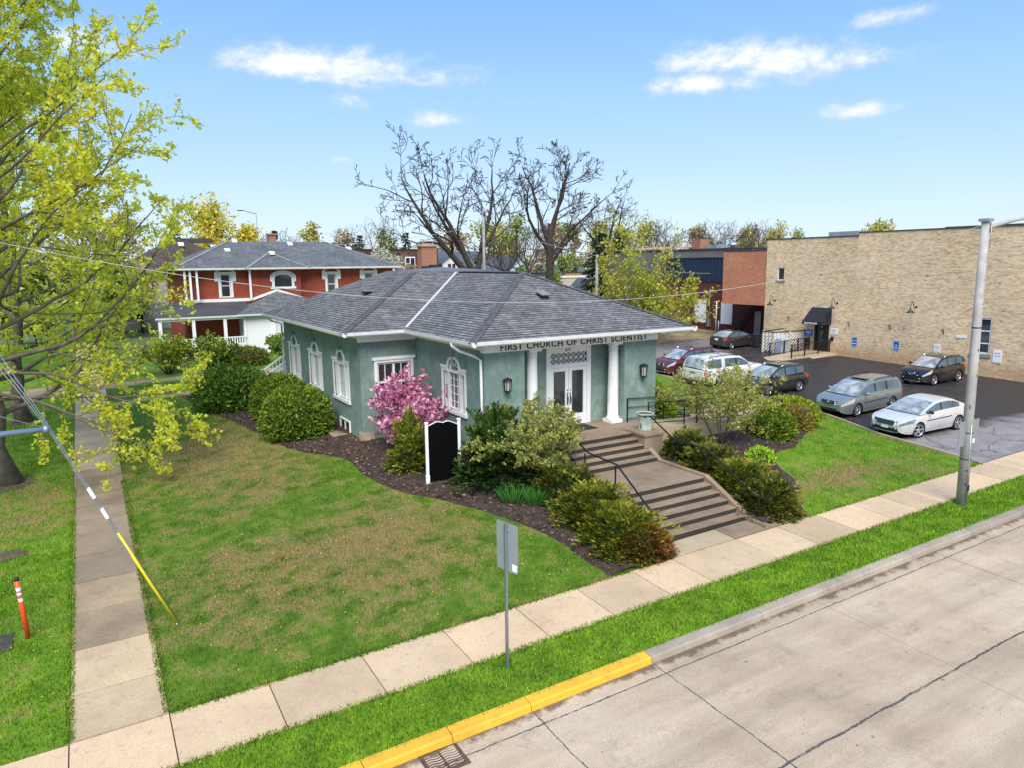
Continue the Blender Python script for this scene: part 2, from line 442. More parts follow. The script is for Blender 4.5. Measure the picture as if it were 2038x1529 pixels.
# ================================================================== setting
def sheet(name, xs, ys, zf, mat, kind='structure', smooth=True):
    V = [(x, y, zf(x, y)) for y in ys for x in xs]; n = len(xs)
    F = [(j*n+i, j*n+i+1, (j+1)*n+i+1, (j+1)*n+i) for j in range(len(ys)-1) for i in range(n-1)]
    o = link(name, npmesh(name, V, F, smooth), mat)
    return tag(o, kind=kind)
far = list(np.linspace(-700, -80, 12)) + list(np.linspace(-60, 140, 41)) + list(np.linspace(160, 1500, 20))
fary = list(np.linspace(-300, -40, 8)) + list(np.linspace(-20, 160, 37)) + list(np.linspace(180, 1800, 22))
sheet('ground', far, fary, lambda x, y: g0(x, y)-.16, M_farground)
sheet('road', np.linspace(-80, 160, 49), [-30, -10, 0, 5, 10.66], lambda x, y: g0(x, y)-.13, M_road)
def slabs(name, rects, mat, lift=0., thick=.12, zf=g0, gap=.012):
    b = MB()
    for x0, x1, y0, y1 in rects:
        x0 += gap; x1 -= gap; y0 += gap; y1 -= gap
        dz = random.uniform(-.004, .006)+lift
        t = [(x0, y0), (x1, y0), (x1, y1), (x0, y1)]
        top = [Vector((x, y, zf(x, y)+dz)) for x, y in t]; bot = [p-Vector((0, 0, thick)) for p in top]
        i = len(b.v)
        b.v += [tuple(p) for p in bot+top]
        for f in ((4, 5, 6, 7), (0, 1, 5, 4), (1, 2, 6, 5), (2, 3, 7, 6), (3, 0, 4, 7)):
            b.f.append(tuple(i+k for k in f)); b.m.append(0); b.sm.append(False); b.uv.append(None)
    o = b.build(name, mat)
    return tag(o, kind='structure')
random.seed(4)
# joint base under pavements
sheet('path_bed', [-60, -1, .68, 60], [12.38, 14.1], lambda x, y: g0(x, y)-.03, M_dirt)
sheet('path_bed', [-.99, .69], np.linspace(14.05, 76, 16), lambda x, y: g0(x, y)-.03, M_dirt)
xs = [-20, -18, -16, -14, -12, -10, -8, -6, -4, -2.6, -.98, .66] + [2.5, 4.45, 6.4, 8.36, 10.2, 12.06, 13.5, 16.1, 17.9, 19.78, 21.6, 23.1, 24.35, 26.8, 28.6, 30.4, 32.3, 34.2, 36.1, 38, 40, 42, 44, 46, 48, 50, 52, 54, 56, 58]
slabs('pavement', [(a, b_, 12.42, 14.05) for a, b_ in zip(xs, xs[1:])], M_pave)
ys = [14.07, 15.62, 17.48, 19.36, 21.19, 23.1, 24.85, 26.2, 27.56, 28.9, 30.12, 31.2, 32.33, 33.7, 35.14, 36.6, 38, 39.5, 41, 42.5, 44, 45.6, 47.2, 48.8, 50.4]
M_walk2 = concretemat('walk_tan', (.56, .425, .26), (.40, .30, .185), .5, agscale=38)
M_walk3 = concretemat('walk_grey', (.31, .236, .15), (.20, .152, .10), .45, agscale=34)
yz = list(zip(ys, ys[1:]))
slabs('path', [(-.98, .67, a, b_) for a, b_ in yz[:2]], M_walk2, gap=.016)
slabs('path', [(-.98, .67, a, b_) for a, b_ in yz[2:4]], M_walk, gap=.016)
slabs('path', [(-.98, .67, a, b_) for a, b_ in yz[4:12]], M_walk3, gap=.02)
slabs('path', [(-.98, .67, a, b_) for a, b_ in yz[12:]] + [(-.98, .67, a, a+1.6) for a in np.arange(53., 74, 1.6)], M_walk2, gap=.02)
# drive crossing the walk behind the church and the narrow path to the back steps
slabs('driveway', [(a, a+2.4, 50.45, 52.95) for a in np.arange(-26.4, 14, 2.4)], M_walk, .004)
slabs('path', [(a, a+1.3, 44.6, 45.6) for a in np.arange(.7, 9.5, 1.3)], M_walk, .015, .2, gz)
# kerb: grey lengths and the yellow painted lengths near the drain
def kerb(name, cuts, mat, y0=10.66, y1=10.93):
    b = MB()
    for a, c in zip(cuts, cuts[1:]):
        a += .008; c -= .008
        prof = [(y0-.03, -.14), (y0, -.02), (y0+.03, .012), (y1, .018), (y1, -.15)]
        P = [[Vector((x, y, g0(x, y)+h)) for y, h in prof] for x in np.linspace(a, c, 5)]
        i = len(b.v); n = len(prof)
        for r in P: b.v += [tuple(p) for p in r]
        for r in range(4):
            for k in range(n-1):
                b.f.append((i+r*n+k, i+(r+1)*n+k, i+(r+1)*n+k+1, i+r*n+k+1)); b.m.append(0); b.sm.append(False); b.uv.append(None)
        for r in (0, 4): b.f.append(tuple(i+r*n+k for k in range(n))); b.m.append(0); b.sm.append(False); b.uv.append(None)
    return tag(b.build(name, mat), kind='structure')
kerb('kerb', [-30, -20, -10, -4, 0.1], M_kerb)
kerb('kerb', [.1, 3.35, 5.0, 6.69, 9.76], M_yellow)
kerb('kerb', [9.76, 13.24, 16.32, 19.47, 22.6, 25.7, 28.8, 31.9, 35, 45, 60], M_kerb)
# asphalt parking lot and its kerb
ly = np.concatenate([np.linspace(14.07, 24, 18), np.linspace(25, 62, 20)])
V = []; F = []
for y in ly:
    e = edge(y)+.02
    for k in range(13):
        x = e + (60-e)*k/12; V.append((x, y, g0(x, y)+.004))
for j in range(len(ly)-1):
    for k in range(12): a = j*13+k; F.append((a, a+1, a+14, a+13))
tag(link('parking_lot', npmesh('parking_lot', V, F, True), M_asph), kind='structure')
b = MB()
ey = np.linspace(14.6, 44, 30)
for a, c in zip(ey, ey[1:]):
    b.beam((edge(a)-.03, a, g0(edge(a), a)+.02), (edge(c)-.03, c, g0(edge(c), c)+.02), .11, .16)
tag(b.build('kerb', M_ramp), kind='structure')
# soil verge behind the lot
sheet('verge', np.linspace(20, 54, 12), np.linspace(46.9, 62, 8), lambda x, y: g0(x, y)+.03, simple('dry_verge', (.27, .20, .10), .95, .4, 1.2))
# ---------------- lawns
ygrid = np.concatenate([np.arange(14.06, 32, .3), np.arange(32, 52.1, .9)])
V = []; F = []; n = 90
for y in ygrid:
    e = edge(y)-.06
    for k in range(n):
        x = .68 + (e-.68)*k/(n-1); V.append((x, y, gz(x, y)+.02*(mnoise.noise((x*.9, y*.9, 0)))-(.03 if y < 14.1 else 0)-(.5 if 13.9 < x < 18 and y < 22.5 else .1 if 13.4 < x < 19.4 and y < 14.9 else 0)))
for j in range(len(ygrid)-1):
    for k in range(n-1): a = j*n+k; F.append((a, a+1, a+n+1, a+n))
tag(link('lawn', npmesh('lawn', V, F, True), M_grass), kind='structure')
sheet('lawn', np.linspace(-60, 70, 180), np.linspace(10.93, 12.41, 5), lambda x, y: g0(x, y)-.012+.02*mnoise.noise((x, y, 3)), M_grass)
sheet('lawn', np.linspace(-30, -.99, 60), np.linspace(14.06, 50.4, 70), lambda x, y: g0(x, y)-.01+.03*mnoise.noise((x*.6, y*.6, 7)), M_grass)
sheet('lawn', np.linspace(-30, -.99, 30), np.linspace(53., 80, 30), lambda x, y: g0(x, y)-.005, M_grass)
sheet('lawn', np.linspace(.68, 30, 30), np.linspace(53., 61, 10), lambda x, y: g0(x, y)-.005, M_grass)
# ---------------- planting beds
def strip(name, outer, inner, mat, lift=.035, nacross=14, nalong=90):
    def res(p):
        p = np.array(p, float); s = np.r_[0, np.cumsum(np.hypot(*np.diff(p, axis=0).T))]; t = np.linspace(0, s[-1], nalong)
        q = np.stack([np.interp(t, s, p[:, 0]), np.interp(t, s, p[:, 1])], 1)
        for _ in range(3): q[1:-1] = (q[:-2]+2*q[1:-1]+q[2:])/4
        return q
    A = res(outer); B = res(inner); V = []; F = []
    for i in range(nalong):
        for k in range(nacross):
            t = k/(nacross-1); x, y = A[i]*(1-t)+B[i]*t
            V.append((x, y, gz(x, y)+(lift+.05*math.sin(min(1, t*3)*math.pi/2) if k else -.02)+.02*mnoise.noise((x*4, y*4, 1))))
    for i in range(nalong-1):
        for k in range(nacross-1): a = i*nacross+k; F.append((a, a+1, a+nacross+1, a+nacross))
    return A, B, tag(link(name, npmesh(name, V, F, True), mat), kind='structure')
BL_out = [(4.2, 44), (4.5, 41), (5.6, 36), (6.3, 31.5), (6.75, 29), (7.6, 27.6), (8.2, 26.2), (8.0, 24.3), (8.45, 21.9), (10.0, 19.0), (11.0, 16.95), (11.2, 15.1), (11.33, 14.1)]
BL_in = [(9.6, 43), (9.6, 41), (9.6, 36), (9.6, 31.5), (9.6, 29), (9.6, 28.2), (12, 28.2), (12.1, 24), (12.3, 22.), (13.8, 21), (14.1, 18.5), (14.1, 16), (13.62, 14.1)]
BR_out = [(19.47, 14.1), (20.4, 15.2), (21.5, 16), (22.2, 17.5), (22.9, 18.3), (24.5, 18.4), (26.2, 19.3), (28.2, 20.4), (28.9, 22), (28.5, 25), (26, 27)]
BR_in = [(17.6, 14.3), (17.75, 15.5), (17.9, 17), (18, 18.5), (18.1, 20), (18.6, 20.3), (20, 20.6), (23.5, 20.9), (26.5, 21.2), (27.2, 23), (24, 26)]
bl = strip('planting_bed', BL_out, BL_in, M_mulch); br = strip('planting_bed', BR_out, BR_in, M_mulch)
bh = strip('planting_bed', [(20, 22.6), (20, 27), (20, 33)], [(23.6, 23.4), (23.3, 27), (23, 33)], M_mulch, .02, 8, 30)
def inpoly(P, poly):
    x, y = P[:, 0], P[:, 1]; c = np.zeros(len(P), bool); n = len(poly)
    for i in range(n):
        x1, y1 = poly[i]; x2, y2 = poly[(i+1) % n]
        k = ((y1 > y) != (y2 > y)) & (x < (x2-x1)*(y-y1)/((y2-y1) if y2 != y1 else 1e-9)+x1); c ^= k
    return c
POLY_L = np.vstack([bl[0], bl[1][::-1]]); POLY_R = np.vstack([br[0], br[1][::-1]])
rs = np.random.RandomState(7)
GZ = np.vectorize(gz)
# ---------------- mulch chips (loose bark over the beds)
P = np.vstack([rs.uniform((4, 14), (14, 44), (26000, 2)), rs.uniform((17.5, 14), (29, 25), (9000, 2))])
P = P[inpoly(P, POLY_L) | inpoly(P, POLY_R)]
P3 = np.c_[P, GZ(P[:, 0], P[:, 1])+.085]
D = rs.normal(size=P3.shape); D[:, 2] *= .35
me = leaves('bark_chips', P3, D, .11, .045, rs, .1)
M_chip = leafmat('bark_chips', [(.02, .013, .01), (.06, .035, .022), (.11, .06, .035), (.20, .125, .075), (.32, .24, .17)], 0, .9, (.20, .085, .04), .5)
tag(link('bark_chips', me, M_chip), kind='stuff')
# ---------------- grass blades
def blades(regions):
    PP = []; SS = []
    for x0, x1, y0, y1, dens, size in regions:
        n = int((x1-x0)*(y1-y0)*dens)
        p = rs.uniform((x0, y0), (x1, y1), (n, 2)); PP.append(p); SS.append(np.full(n, size))
    P = np.vstack(PP); S = np.concatenate(SS)
    ok = ~(inpoly(P, POLY_L) | inpoly(P, POLY_R))
    e = np.interp(P[:, 1], [14.0, 14.9, 18.7, 22.3, 26, 50], [30.0, 30.1, 30.6, 31.9, 32.6, 32.6])
    ok &= (P[:, 0] < e-.08) | (P[:, 1] < 12.5)
    ok &= ~((P[:, 0] > 13.3) & (P[:, 0] < 18.2) & (P[:, 1] > 14) & (P[:, 1] < 22))
    ok &= ~((P[:, 0] > 9) & (P[:, 0] < 23) & (P[:, 1] > 21) & (P[:, 1] < 42))
    P = P[ok]; S = S[ok]; n = len(P)
    z = GZ(P[:, 0], P[:, 1])
    base = np.c_[P, z-.01]
    a = rs.uniform(0, 2*np.pi, n); side = np.c_[np.cos(a), np.sin(a), np.zeros(n)]
    lean = rs.normal(size=(n, 3))*.45; lean[:, 2] = 1
    h = S*(.5+.9*rs.random(n)); w = S*.30
    V = np.stack([base-side*w[:, None]*.5, base+side*w[:, None]*.5, base+unit(lean)*h[:, None]], 1).reshape(-1, 3)
    return npmesh('grass', V, np.arange(3*n).reshape(n, 3))
me = blades([(-9, -1.8, 10.95, 12.44, 420, .085), (-7, -3.6, 14.03, 24, 220, .085), (-1.8, 6, 10.95, 12.44, 900, .075), (6, 14, 10.95, 12.44, 900, .075), (14, 31, 10.95, 12.44, 620, .085),
             (.66, 11.4, 14.03, 20, 620, .07), (.66, 9, 20, 28, 380, .075), (.66, 6.8, 28, 44.5, 170, .09), (19.4, 30.4, 14.03, 18.6, 460, .075), (22, 32.6, 18.6, 23, 260, .08),
             (-3.6, -.97, 14.03, 24, 520, .075), (-6, -.97, 24, 44, 170, .09), (-8, -.97, 44, 50.4, 60, .1), (.66, 9, 45.6, 50.4, 90, .1),
             (.56, .74, 14.1, 30, 1500, .085), (-1.05, -.90, 14.1, 30, 1500, .085), (-2, 30, 12.36, 12.50, 900, .08), (.7, 12, 13.96, 14.1, 1100, .085), (19.4, 30, 13.96, 14.1, 800, .085), (-2, 30, 10.86, 10.96, 700, .075)])
tag(link('grass', me, M_blade), kind='stuff')
# dandelions in the turf
n = 420
P = np.vstack([rs.uniform((1, 14.3), (10.5, 22), (190, 2)), rs.uniform((20, 14.5), (30, 20), (60, 2)), rs.uniform((-.5, 11), (22, 12.3), (60, 2)), rs.uniform((-3, 15), (-1.1, 24), (30, 2))])
P = P[~(inpoly(P, POLY_L) | inpoly(P, POLY_R))]
b = MB()
for x, y in P:
    zz = gz(x, y)+.045; r = random.uniform(.009, .019)
    b.lathe((x, y, zz), [(r*.5, -.008), (r, 0), (r*.6, .008)], 6)
tag(b.build('dandelion_flowers', simple('dandelion_yellow', (.85, .62, .02), .7, .1)), kind='stuff')
# ================================================================== building materials
def stucco(name, base, mott):
    m, nt, b = newmat(name)
    v = node(nt, 'ShaderNodeNewGeometry').outputs['Position']
    n1 = noise(nt, 1.1, v, 7, .65, .6); n2 = noise(nt, 4.5, v, 6, .65, .8); a = noise(nt, 60., v, 3, .6)
    f = mth(nt, 'ADD', mth(nt, 'MULTIPLY', n1, .6), mth(nt, 'MULTIPLY', n2, .4))
    c = ramp(nt, f, [(.38, tuple(k*.84 for k in base)), (.5, base), (.60, mott)])
    st = noise(nt, 1., vscale(nt, v, (3., 3., .35)), 5, .6)       # faint run-down streaks
    c = mixc(nt, ramp(nt, st, [(.55, 0.), (.75, .30)]), c, (.30, .34, .19))
    setin(nt, b, Base_Color=c, Roughness=.85, Normal=bump(nt, a, .25, .01))
    b.inputs['Specular IOR Level'].default_value = .2
    return m
M_stucco = stucco('green_stucco', (.187, .264, .228), (.25, .34, .295))
M_white = simple('white_paint', (.80, .80, .78), .45, .05, 3, dirt=(.62, .61, .57))
M_found = simple('foundation', (.42, .33, .24), .9, .2, 2, bmp=.3, dirt=(.2, .17, .13))
M_black = simple('black_metal', (.012, .012, .013), .38, .3, 4)
M_dark = simple('dark_interior', (.012, .012, .014), .8, .2)
M_glass = simple('window_glass', (.03, .036, .042), .06, .2, 1., coat=1.)
M_curt = simple('curtain_glass', (.33, .42, .43), .10, .35, 1.3, coat=1.)
M_alu = simple('galvanised_steel', (.42, .45, .48), .42, .1, 3, metal=.7)
def brickmat(name, c1, c2, mortar, weather=(.3, .3, .3), wamt=.35, streak=None, bw=.21, bh=.075, mort=.011, spots=None):
    m, nt, b = newmat(name)
    uv = ocoord(nt, 'UV')
    t = node(nt, 'ShaderNodeTexBrick', {'Vector': uv, 'Color1': c4(c1), 'Color2': c4(c2), 'Mortar': c4(mortar), 'Scale': 1.0, 'Mortar Size': mort, 'Mortar Smooth': .2, 'Bias': 0., 'Brick Width': bw, 'Row Height': bh})
    c = t.outputs['Color']
    n1 = noise(nt, .35, uv, 6, .65); st = noise(nt, 1., vscale(nt, uv, (.8, 5.5, 1.)), 6, .75); n3 = noise(nt, 1., vscale(nt, uv, (2.0, 7., 1.)), 3, .6)
    c = mixc(nt, ramp(nt, n1, [(.42, 0.), (.7, wamt)]), c, weather)
    big = noise(nt, .16, uv, 5, .6)
    c = mixc(nt, 1., c, ramp(nt, big, [(.32, (.80, .78, .76)), (.65, (1.08, 1.06, 1.04))]), 'MULTIPLY')
    if streak:
        c = mixc(nt, ramp(nt, st, [(.45, 0.), (.62, .6)]), c, streak[0])
        c = mixc(nt, ramp(nt, n3, [(.63, 0.), (.68, .75)]), c, streak[1])
        lo = sepxyz(nt, uv)[1]
        c = mixc(nt, mth(nt, 'MULTIPLY', ramp(nt, mth(nt, 'ADD', lo, mth(nt, 'MULTIPLY', n1, 2.2)), [(0., 1.), (3.4/10, 0.)]) if False else ramp(nt, mth(nt, 'MULTIPLY', mth(nt, 'ADD', lo, mth(nt, 'MULTIPLY', n1, 1.6)), .25), [(.62, .75), (.85, 0.)]), ramp(nt, st, [(.35, .25), (.6, 1.)])), c, (.40, .21, .09))
    if spots: c = mixc(nt, ramp(nt, n3, [(.64, 0.), (.68, .7)]), c, spots)
    setin(nt, b, Base_Color=c, Roughness=.88, Normal=bump(nt, mth(nt, 'ADD', t.outputs['Fac'], mth(nt, 'MULTIPLY', n3, -.6)), .5, -.01))
    b.inputs['Specular IOR Level'].default_value = .2
    return m
M_cream = brickmat('cream_brick', (.93, .70, .43), (.50, .34, .20), (.62, .49, .34), (.62, .53, .40), .4, ((.84, .66, .42), (.11, .085, .065)), bw=.24, bh=.09)
M_red = brickmat('orange_brick', (.66, .26, .14), (.46, .15, .075), (.50, .3, .2), (.42, .17, .10), .5, spots=(.74, .52, .38))
M_darkred = brickmat('dark_red_brick', (.175, .055, .044), (.11, .034, .03), (.10, .05, .045), (.07, .03, .03), .5)
M_house = brickmat('house_red_brick', (.38, .085, .042), (.26, .05, .026), (.30, .10, .06), (.20, .04, .022), .6, bw=.22, bh=.08)
M_chim = brickmat('chimney_brick', (.40, .15, .085), (.30, .10, .06), (.36, .25, .18), (.30, .2, .14), .5)
def roofmat(name, cA, cB, course=.17, tab=.32):
    m, nt, b = newmat(name)
    uv = ocoord(nt, 'UV')
    t = node(nt, 'ShaderNodeTexBrick', {'Vector': uv, 'Color1': c4(cA), 'Color2': c4(cB), 'Mortar': (.055, .058, .065, 1), 'Scale': 1.0, 'Mortar Size': .010, 'Mortar Smooth': .4, 'Bias': 0., 'Brick Width': tab, 'Row Height': course})
    n1 = noise(nt, .5, uv, 5, .6); n2 = noise(nt, 1., vscale(nt, uv, (4., 1/course*.5, 1.)), 3, .6)
    c = mixc(nt, 1., t.outputs['Color'], ramp(nt, n1, [(.3, .75), (.7, 1.3)]), 'MULTIPLY')
    c = mixc(nt, 1., c, ramp(nt, n2, [(.3, .72), (.7, 1.3)]), 'MULTIPLY')
    # shadow line of each overlapping course, painted into the colour at its lower rim
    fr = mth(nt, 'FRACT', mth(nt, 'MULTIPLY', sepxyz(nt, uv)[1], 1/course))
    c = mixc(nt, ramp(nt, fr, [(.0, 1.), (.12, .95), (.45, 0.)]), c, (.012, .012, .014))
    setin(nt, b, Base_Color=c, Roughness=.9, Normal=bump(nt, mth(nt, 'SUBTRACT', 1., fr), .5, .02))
    b.inputs['Specular IOR Level'].default_value = .25
    return m
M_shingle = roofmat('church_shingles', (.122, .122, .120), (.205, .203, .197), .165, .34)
M_shingle2 = roofmat('grey_shingles', (.13, .14, .145), (.175, .185, .19), .19, .34)
M_shingle3 = roofmat('brown_shingles', (.085, .055, .045), (.11, .07, .06), .2, .34)
M_cap = simple('ridge_caps', (.085, .089, .094), .9, .3, 5)
M_memb = simple('roof_membrane', (.13, .135, .14), .75, .2, .6)
def roof_face(b, pts, mi=0):
    """planar roof face; v runs up the slope from the first edge (the eave)"""
    P = [Vector(p) for p in pts]
    u = (P[1]-P[0]).normalized(); n = (P[1]-P[0]).cross(P[2]-P[0]).normalized(); v = n.cross(u)
    b.face(P, mi, [((p-P[0]).dot(u), (p-P[0]).dot(v)) for p in P])
def wall_open(b, A, Bp, z0, z1, ops, depth=.16, mi=0, ri=None):
    """wall from A to B (xy, outside on the right hand) with openings (a0, a1, zb, [(a,z)...] top outline from a0 to a1)"""
    A = Vector((A[0], A[1], 0)); D = Vector((Bp[0], Bp[1], 0))-A; L = D.length; D.normalize(); N = Vector((D.y, -D.x, 0))
    def p(a, z, d=0.): q = A+D*a-N*d; return (q.x, q.y, z)
    def q4(a0, za, a1, zb, zc, zd): b.face([p(a0, za), p(a1, zb), p(a1, zc), p(a0, zd)], mi, [(a0, za), (a1, zb), (a1, zc), (a0, zd)])
    cur = 0.; ri = mi if ri is None else ri
    for a0, a1, zb, top in sorted(ops):
        q4(cur, z0, a0, z0, z1, z1); q4(a0, z0, a1, z0, zb, zb)
        for (s, zs), (e, ze) in zip(top, top[1:]):
            if e-s > 1e-5: q4(s, zs, e, ze, z1, z1)
            b.face([p(s, zs), p(e, ze), p(e, ze, depth), p(s, zs, depth)], ri, [(0, 0), (1, 0), (1, .2), (0, .2)])
        b.face([p(a0, zb), p(a0, top[0][1]), p(a0, top[0][1], depth), p(a0, zb, depth)], ri, [(0, 0), (1, 0), (1, .2), (0, .2)])
        b.face([p(a1, top[-1][1]), p(a1, zb), p(a1, zb, depth), p(a1, top[-1][1], depth)], ri, [(0, 0), (1, 0), (1, .2), (0, .2)])
        b.face([p(a1, zb), p(a0, zb), p(a0, zb, depth), p(a1, zb, depth)], ri, [(0, 0), (1, 0), (1, .2), (0, .2)])
        cur = a1
    q4(cur, z0, L, z0, z1, z1)
    return p
def arc(c, zc, r, n=12, ry=None):
    ry = ry or r
    return [(c-r*math.cos(math.pi*i/n), zc+ry*math.sin(math.pi*i/n)) for i in range(n+1)]
def frame_path(b, p, pts, w, d0, d1, mi=0, closed=False):
    """casing: band of width w along the outline pts (a,z), standing from depth d0 (outside, negative) to d1"""
    n = len(pts)
    nrm = []
    for i in range(n):
        a = Vector(pts[i-1 if (i or closed) else 0]); c = Vector(pts[(i+1) % n if (i < n-1 or closed) else n-1]); cur = Vector(pts[i])
        e1 = (cur-a); e2 = (c-cur)
        if e1.length < 1e-6: e1 = e2
        if e2.length < 1e-6: e2 = e1
        e1.normalize(); e2.normalize()
        m1 = Vector((-e1.y, e1.x)); m2 = Vector((-e2.y, e2.x)); m = (m1+m2)
        m = m/max(.35, m.length_squared/2) if m.length > 1e-4 else m1
        nrm.append(m)
    for i in range(n if closed else n-1):
        j = (i+1) % n
        a, c = Vector(pts[i]), Vector(pts[j]); ao, co = a+nrm[i]*w, c+nrm[j]*w
        b.face([p(a.x, a.y, d0), p(c.x, c.y, d0), p(co.x, co.y, d0), p(ao.x, ao.y, d0)], mi)
        b.face([p(ao.x, ao.y, d0), p(co.x, co.y, d0), p(co.x, co.y, d1), p(ao.x, ao.y, d1)], mi)
        b.face([p(c.x, c.y, d0), p(a.x, a.y, d0), p(a.x, a.y, d1), p(c.x, c.y, d1)], mi)
    if not closed:
        for i in (0, n-1):
            a = Vector(pts[i]); ao = a+nrm[i]*w
            b.face([p(a.x, a.y, d0), p(ao.x, ao.y, d0), p(ao.x, ao.y, d1), p(a.x, a.y, d1)], mi)
def pbox(b, p, a0, a1, z0, z1, d0, d1, mi=0):
    q = [p(a, z, d) for d in (d0, d1) for a in (a0, a1) for z in (z0, z1)]
    for f in ((0, 2, 3, 1), (4, 5, 7, 6), (0, 1, 5, 4), (2, 6, 7, 3), (1, 3, 7, 5), (0, 4, 6, 2)): b.face([q[k] for k in f], mi)
# ================================================================== the church
CH = thing('church_building', 'pale green stucco church with grey hipped roof, white columns and arched windows', 'church', (15.9, 31, 1.2))
X0, X1, YF, YM, YB, MX0, MX1 = 11.95, 19.98, 22.0, 28.05, 40.8, 9.45, 22.5
ZT, ZF = 6.05, 2.35
w = MB()
def palladian(c, zb=2.95, zs=4.55, half=1.0, ch=.52):
    return (c-half, c+half, zb, [(c-half, zs), (c-ch, zs)] + arc(c, zs, ch, 14)[1:-1] + [(c+ch, zs), (c+half, zs)])
def arched_window(parent, p, c, zb=2.95, zs=4.55, half=1.0, ch=.52, pane=None, fan=True):
    f = MB()
    out = [(c+half, zb), (c+half, zs), (c+ch, zs)] + arc(c, zs, ch, 14)[::-1][1:-1] + [(c-ch, zs), (c-half, zs), (c-half, zb)]
    # casing lies outside the opening
    frame_path(f, p, out[::-1], .11, -.05, .03)
    pbox(f, p, c-half-.16, c+half+.16, zb-.13, zb, -.09, .05)                 # sill
    pbox(f, p, c-half-.15, c-ch-.02, zs+.10, zs+.19, -.09, .02); pbox(f, p, c+ch+.02, c+half+.15, zs+.10, zs+.19, -.09, .02)
    for s in (-1, 1): pbox(f, p, c+s*ch-.05, c+s*ch+.05, zb, zs+.02, -.02, .12)         # mullions
    pbox(f, p, c-half, c+half, zs-.05, zs+.05, -.025, .12)                    # transom bar
    for s in (-1, 1):
        pbox(f, p, c+s*(half-.05)-.05, c+s*(half-.05)+.05, zb, zs, .03, .12)
    pbox(f, p, c-half, c+half, zb, zb+.07, .03, .12)
    if fan:
        frame_path(f, p, arc(c, zs+.05, ch-.09, 12), .07, .04, .12)
        for k in range(1, 4):
            a = math.pi*k/4
            q0 = (c-.16*math.cos(a), zs+.05+.16*math.sin(a)); q1 = (c-(ch-.08)*math.cos(a), zs+.05+(ch-.08)*math.sin(a))
            A_ = Vector(p(q0[0], q0[1], .08)); B_ = Vector(p(q1[0], q1[1], .08)); f.beam(A_, B_, .03, .04)
        for k in range(1, 5): pbox(f, p, c-ch+.05, c+ch-.05, zb+k*(zs-zb)/5-.012, zb+k*(zs-zb)/5+.012, .06, .1)
        for k in range(1, 3): pbox(f, p, c-ch+k*2*ch/3-.012, c-ch+k*2*ch/3+.012, zb+.05, zs-.04, .062, .098)
    wo = f.build('window', M_white, parent)
    g = MB()
    pts = [(c-half+.002, zb)] + [(c-half+.002, zs), (c-ch, zs)] + arc(c, zs, ch, 14)[1:-1] + [(c+ch, zs), (c+half-.002, zs), (c+half-.002, zb)]
    g.face([p(a, z, .13) for a, z in pts][::-1])
    g.build('pane', pane or M_curt, wo)
    k = MB()
    k.face([p(c-.06, zs+ch+.06, -.1), p(c+.06, zs+ch+.06, -.1), p(c+.09, zs+ch+.30, -.1), p(c-.09, zs+ch+.30, -.1)])
    pbox(k, p, c-.07, c+.07, zs+ch+.05, zs+ch+.29, -.098, .01)
    k.build('keystone', M_stucco, wo)
    return wo
# walls (outside on the right hand side of each run)
p_left = wall_open(w, (MX0, YB), (MX0, YM), 1.05, ZT, [palladian(YB-38.58), palladian(YB-34.62), palladian(YB-30.6)])
p_mf = wall_open(w, (MX0, YM), (X0, YM), 1.05, ZT, [(.72, 2.22, 3.1, [(.72, 4.78), (2.22, 4.78)])])
p_fl = wall_open(w, (X0, YM), (X0, YF), 1.1, ZT, [palladian(YM-24.46, 3.17, 4.72, .92, .5)])
ST = 5.67
for a, c in (((X0, YF), (13.62, YF)), ((13.62, YF), (13.62, 22.9)), ((18.32, 22.9), (18.32, YF)), ((18.32, YF), (X1, YF)), ((X1, YF), (X1, YM)), ((X1, YM), (MX1, YM)), ((MX1, YM), (MX1, YB)), ((MX1, YB), (MX0, YB))):
    w.quadwall(a, c, 1.1, ZT)
w.quadwall((13.62, 22.9), (15.14, 22.9), ZF, ST+.1); w.quadwall((17.28, 22.9), (18.32, 22.9), ZF, ST+.1); w.quadwall((15.14, 22.9), (17.28, 22.9), 5.55, ST+.1)
w.face([(13.62, YF, ST+.02), (13.62, 22.9, ST+.02), (18.32, 22.9, ST+.02), (18.32, YF, ST+.02)])
w.build('wall', M_stucco, CH)
f = MB()
for a, c in (((MX0, YB), (MX0, YM)), ((MX0, YM), (X0, YM)), ((X0, YM), (X0, YF)), ((X0, YF), (12.6, YF))):
    n = Vector((c[1]-a[1], a[0]-c[0], 0)).normalized()*.05
    f.beam((a[0]+n.x*.3, a[1]+n.y*.3, 1.15), (c[0]+n.x*.3, c[1]+n.y*.3, 1.15), .12, .55)
f.box(MX0-.065, MX0+.5, YM-.065, YM+.04, 1.0, 1.85); f.box(MX0-.065, MX0+.04, YM+.04, YM+.32, 1.0, 1.85)
f.build('foundation', M_found, CH)
for yc in (38.58, 34.62, 30.6): arched_window(CH, p_left, YB-yc, fan=False)
arched_window(CH, p_fl, YM-24.46, 3.17, 4.72, .92, .5, M_glass)
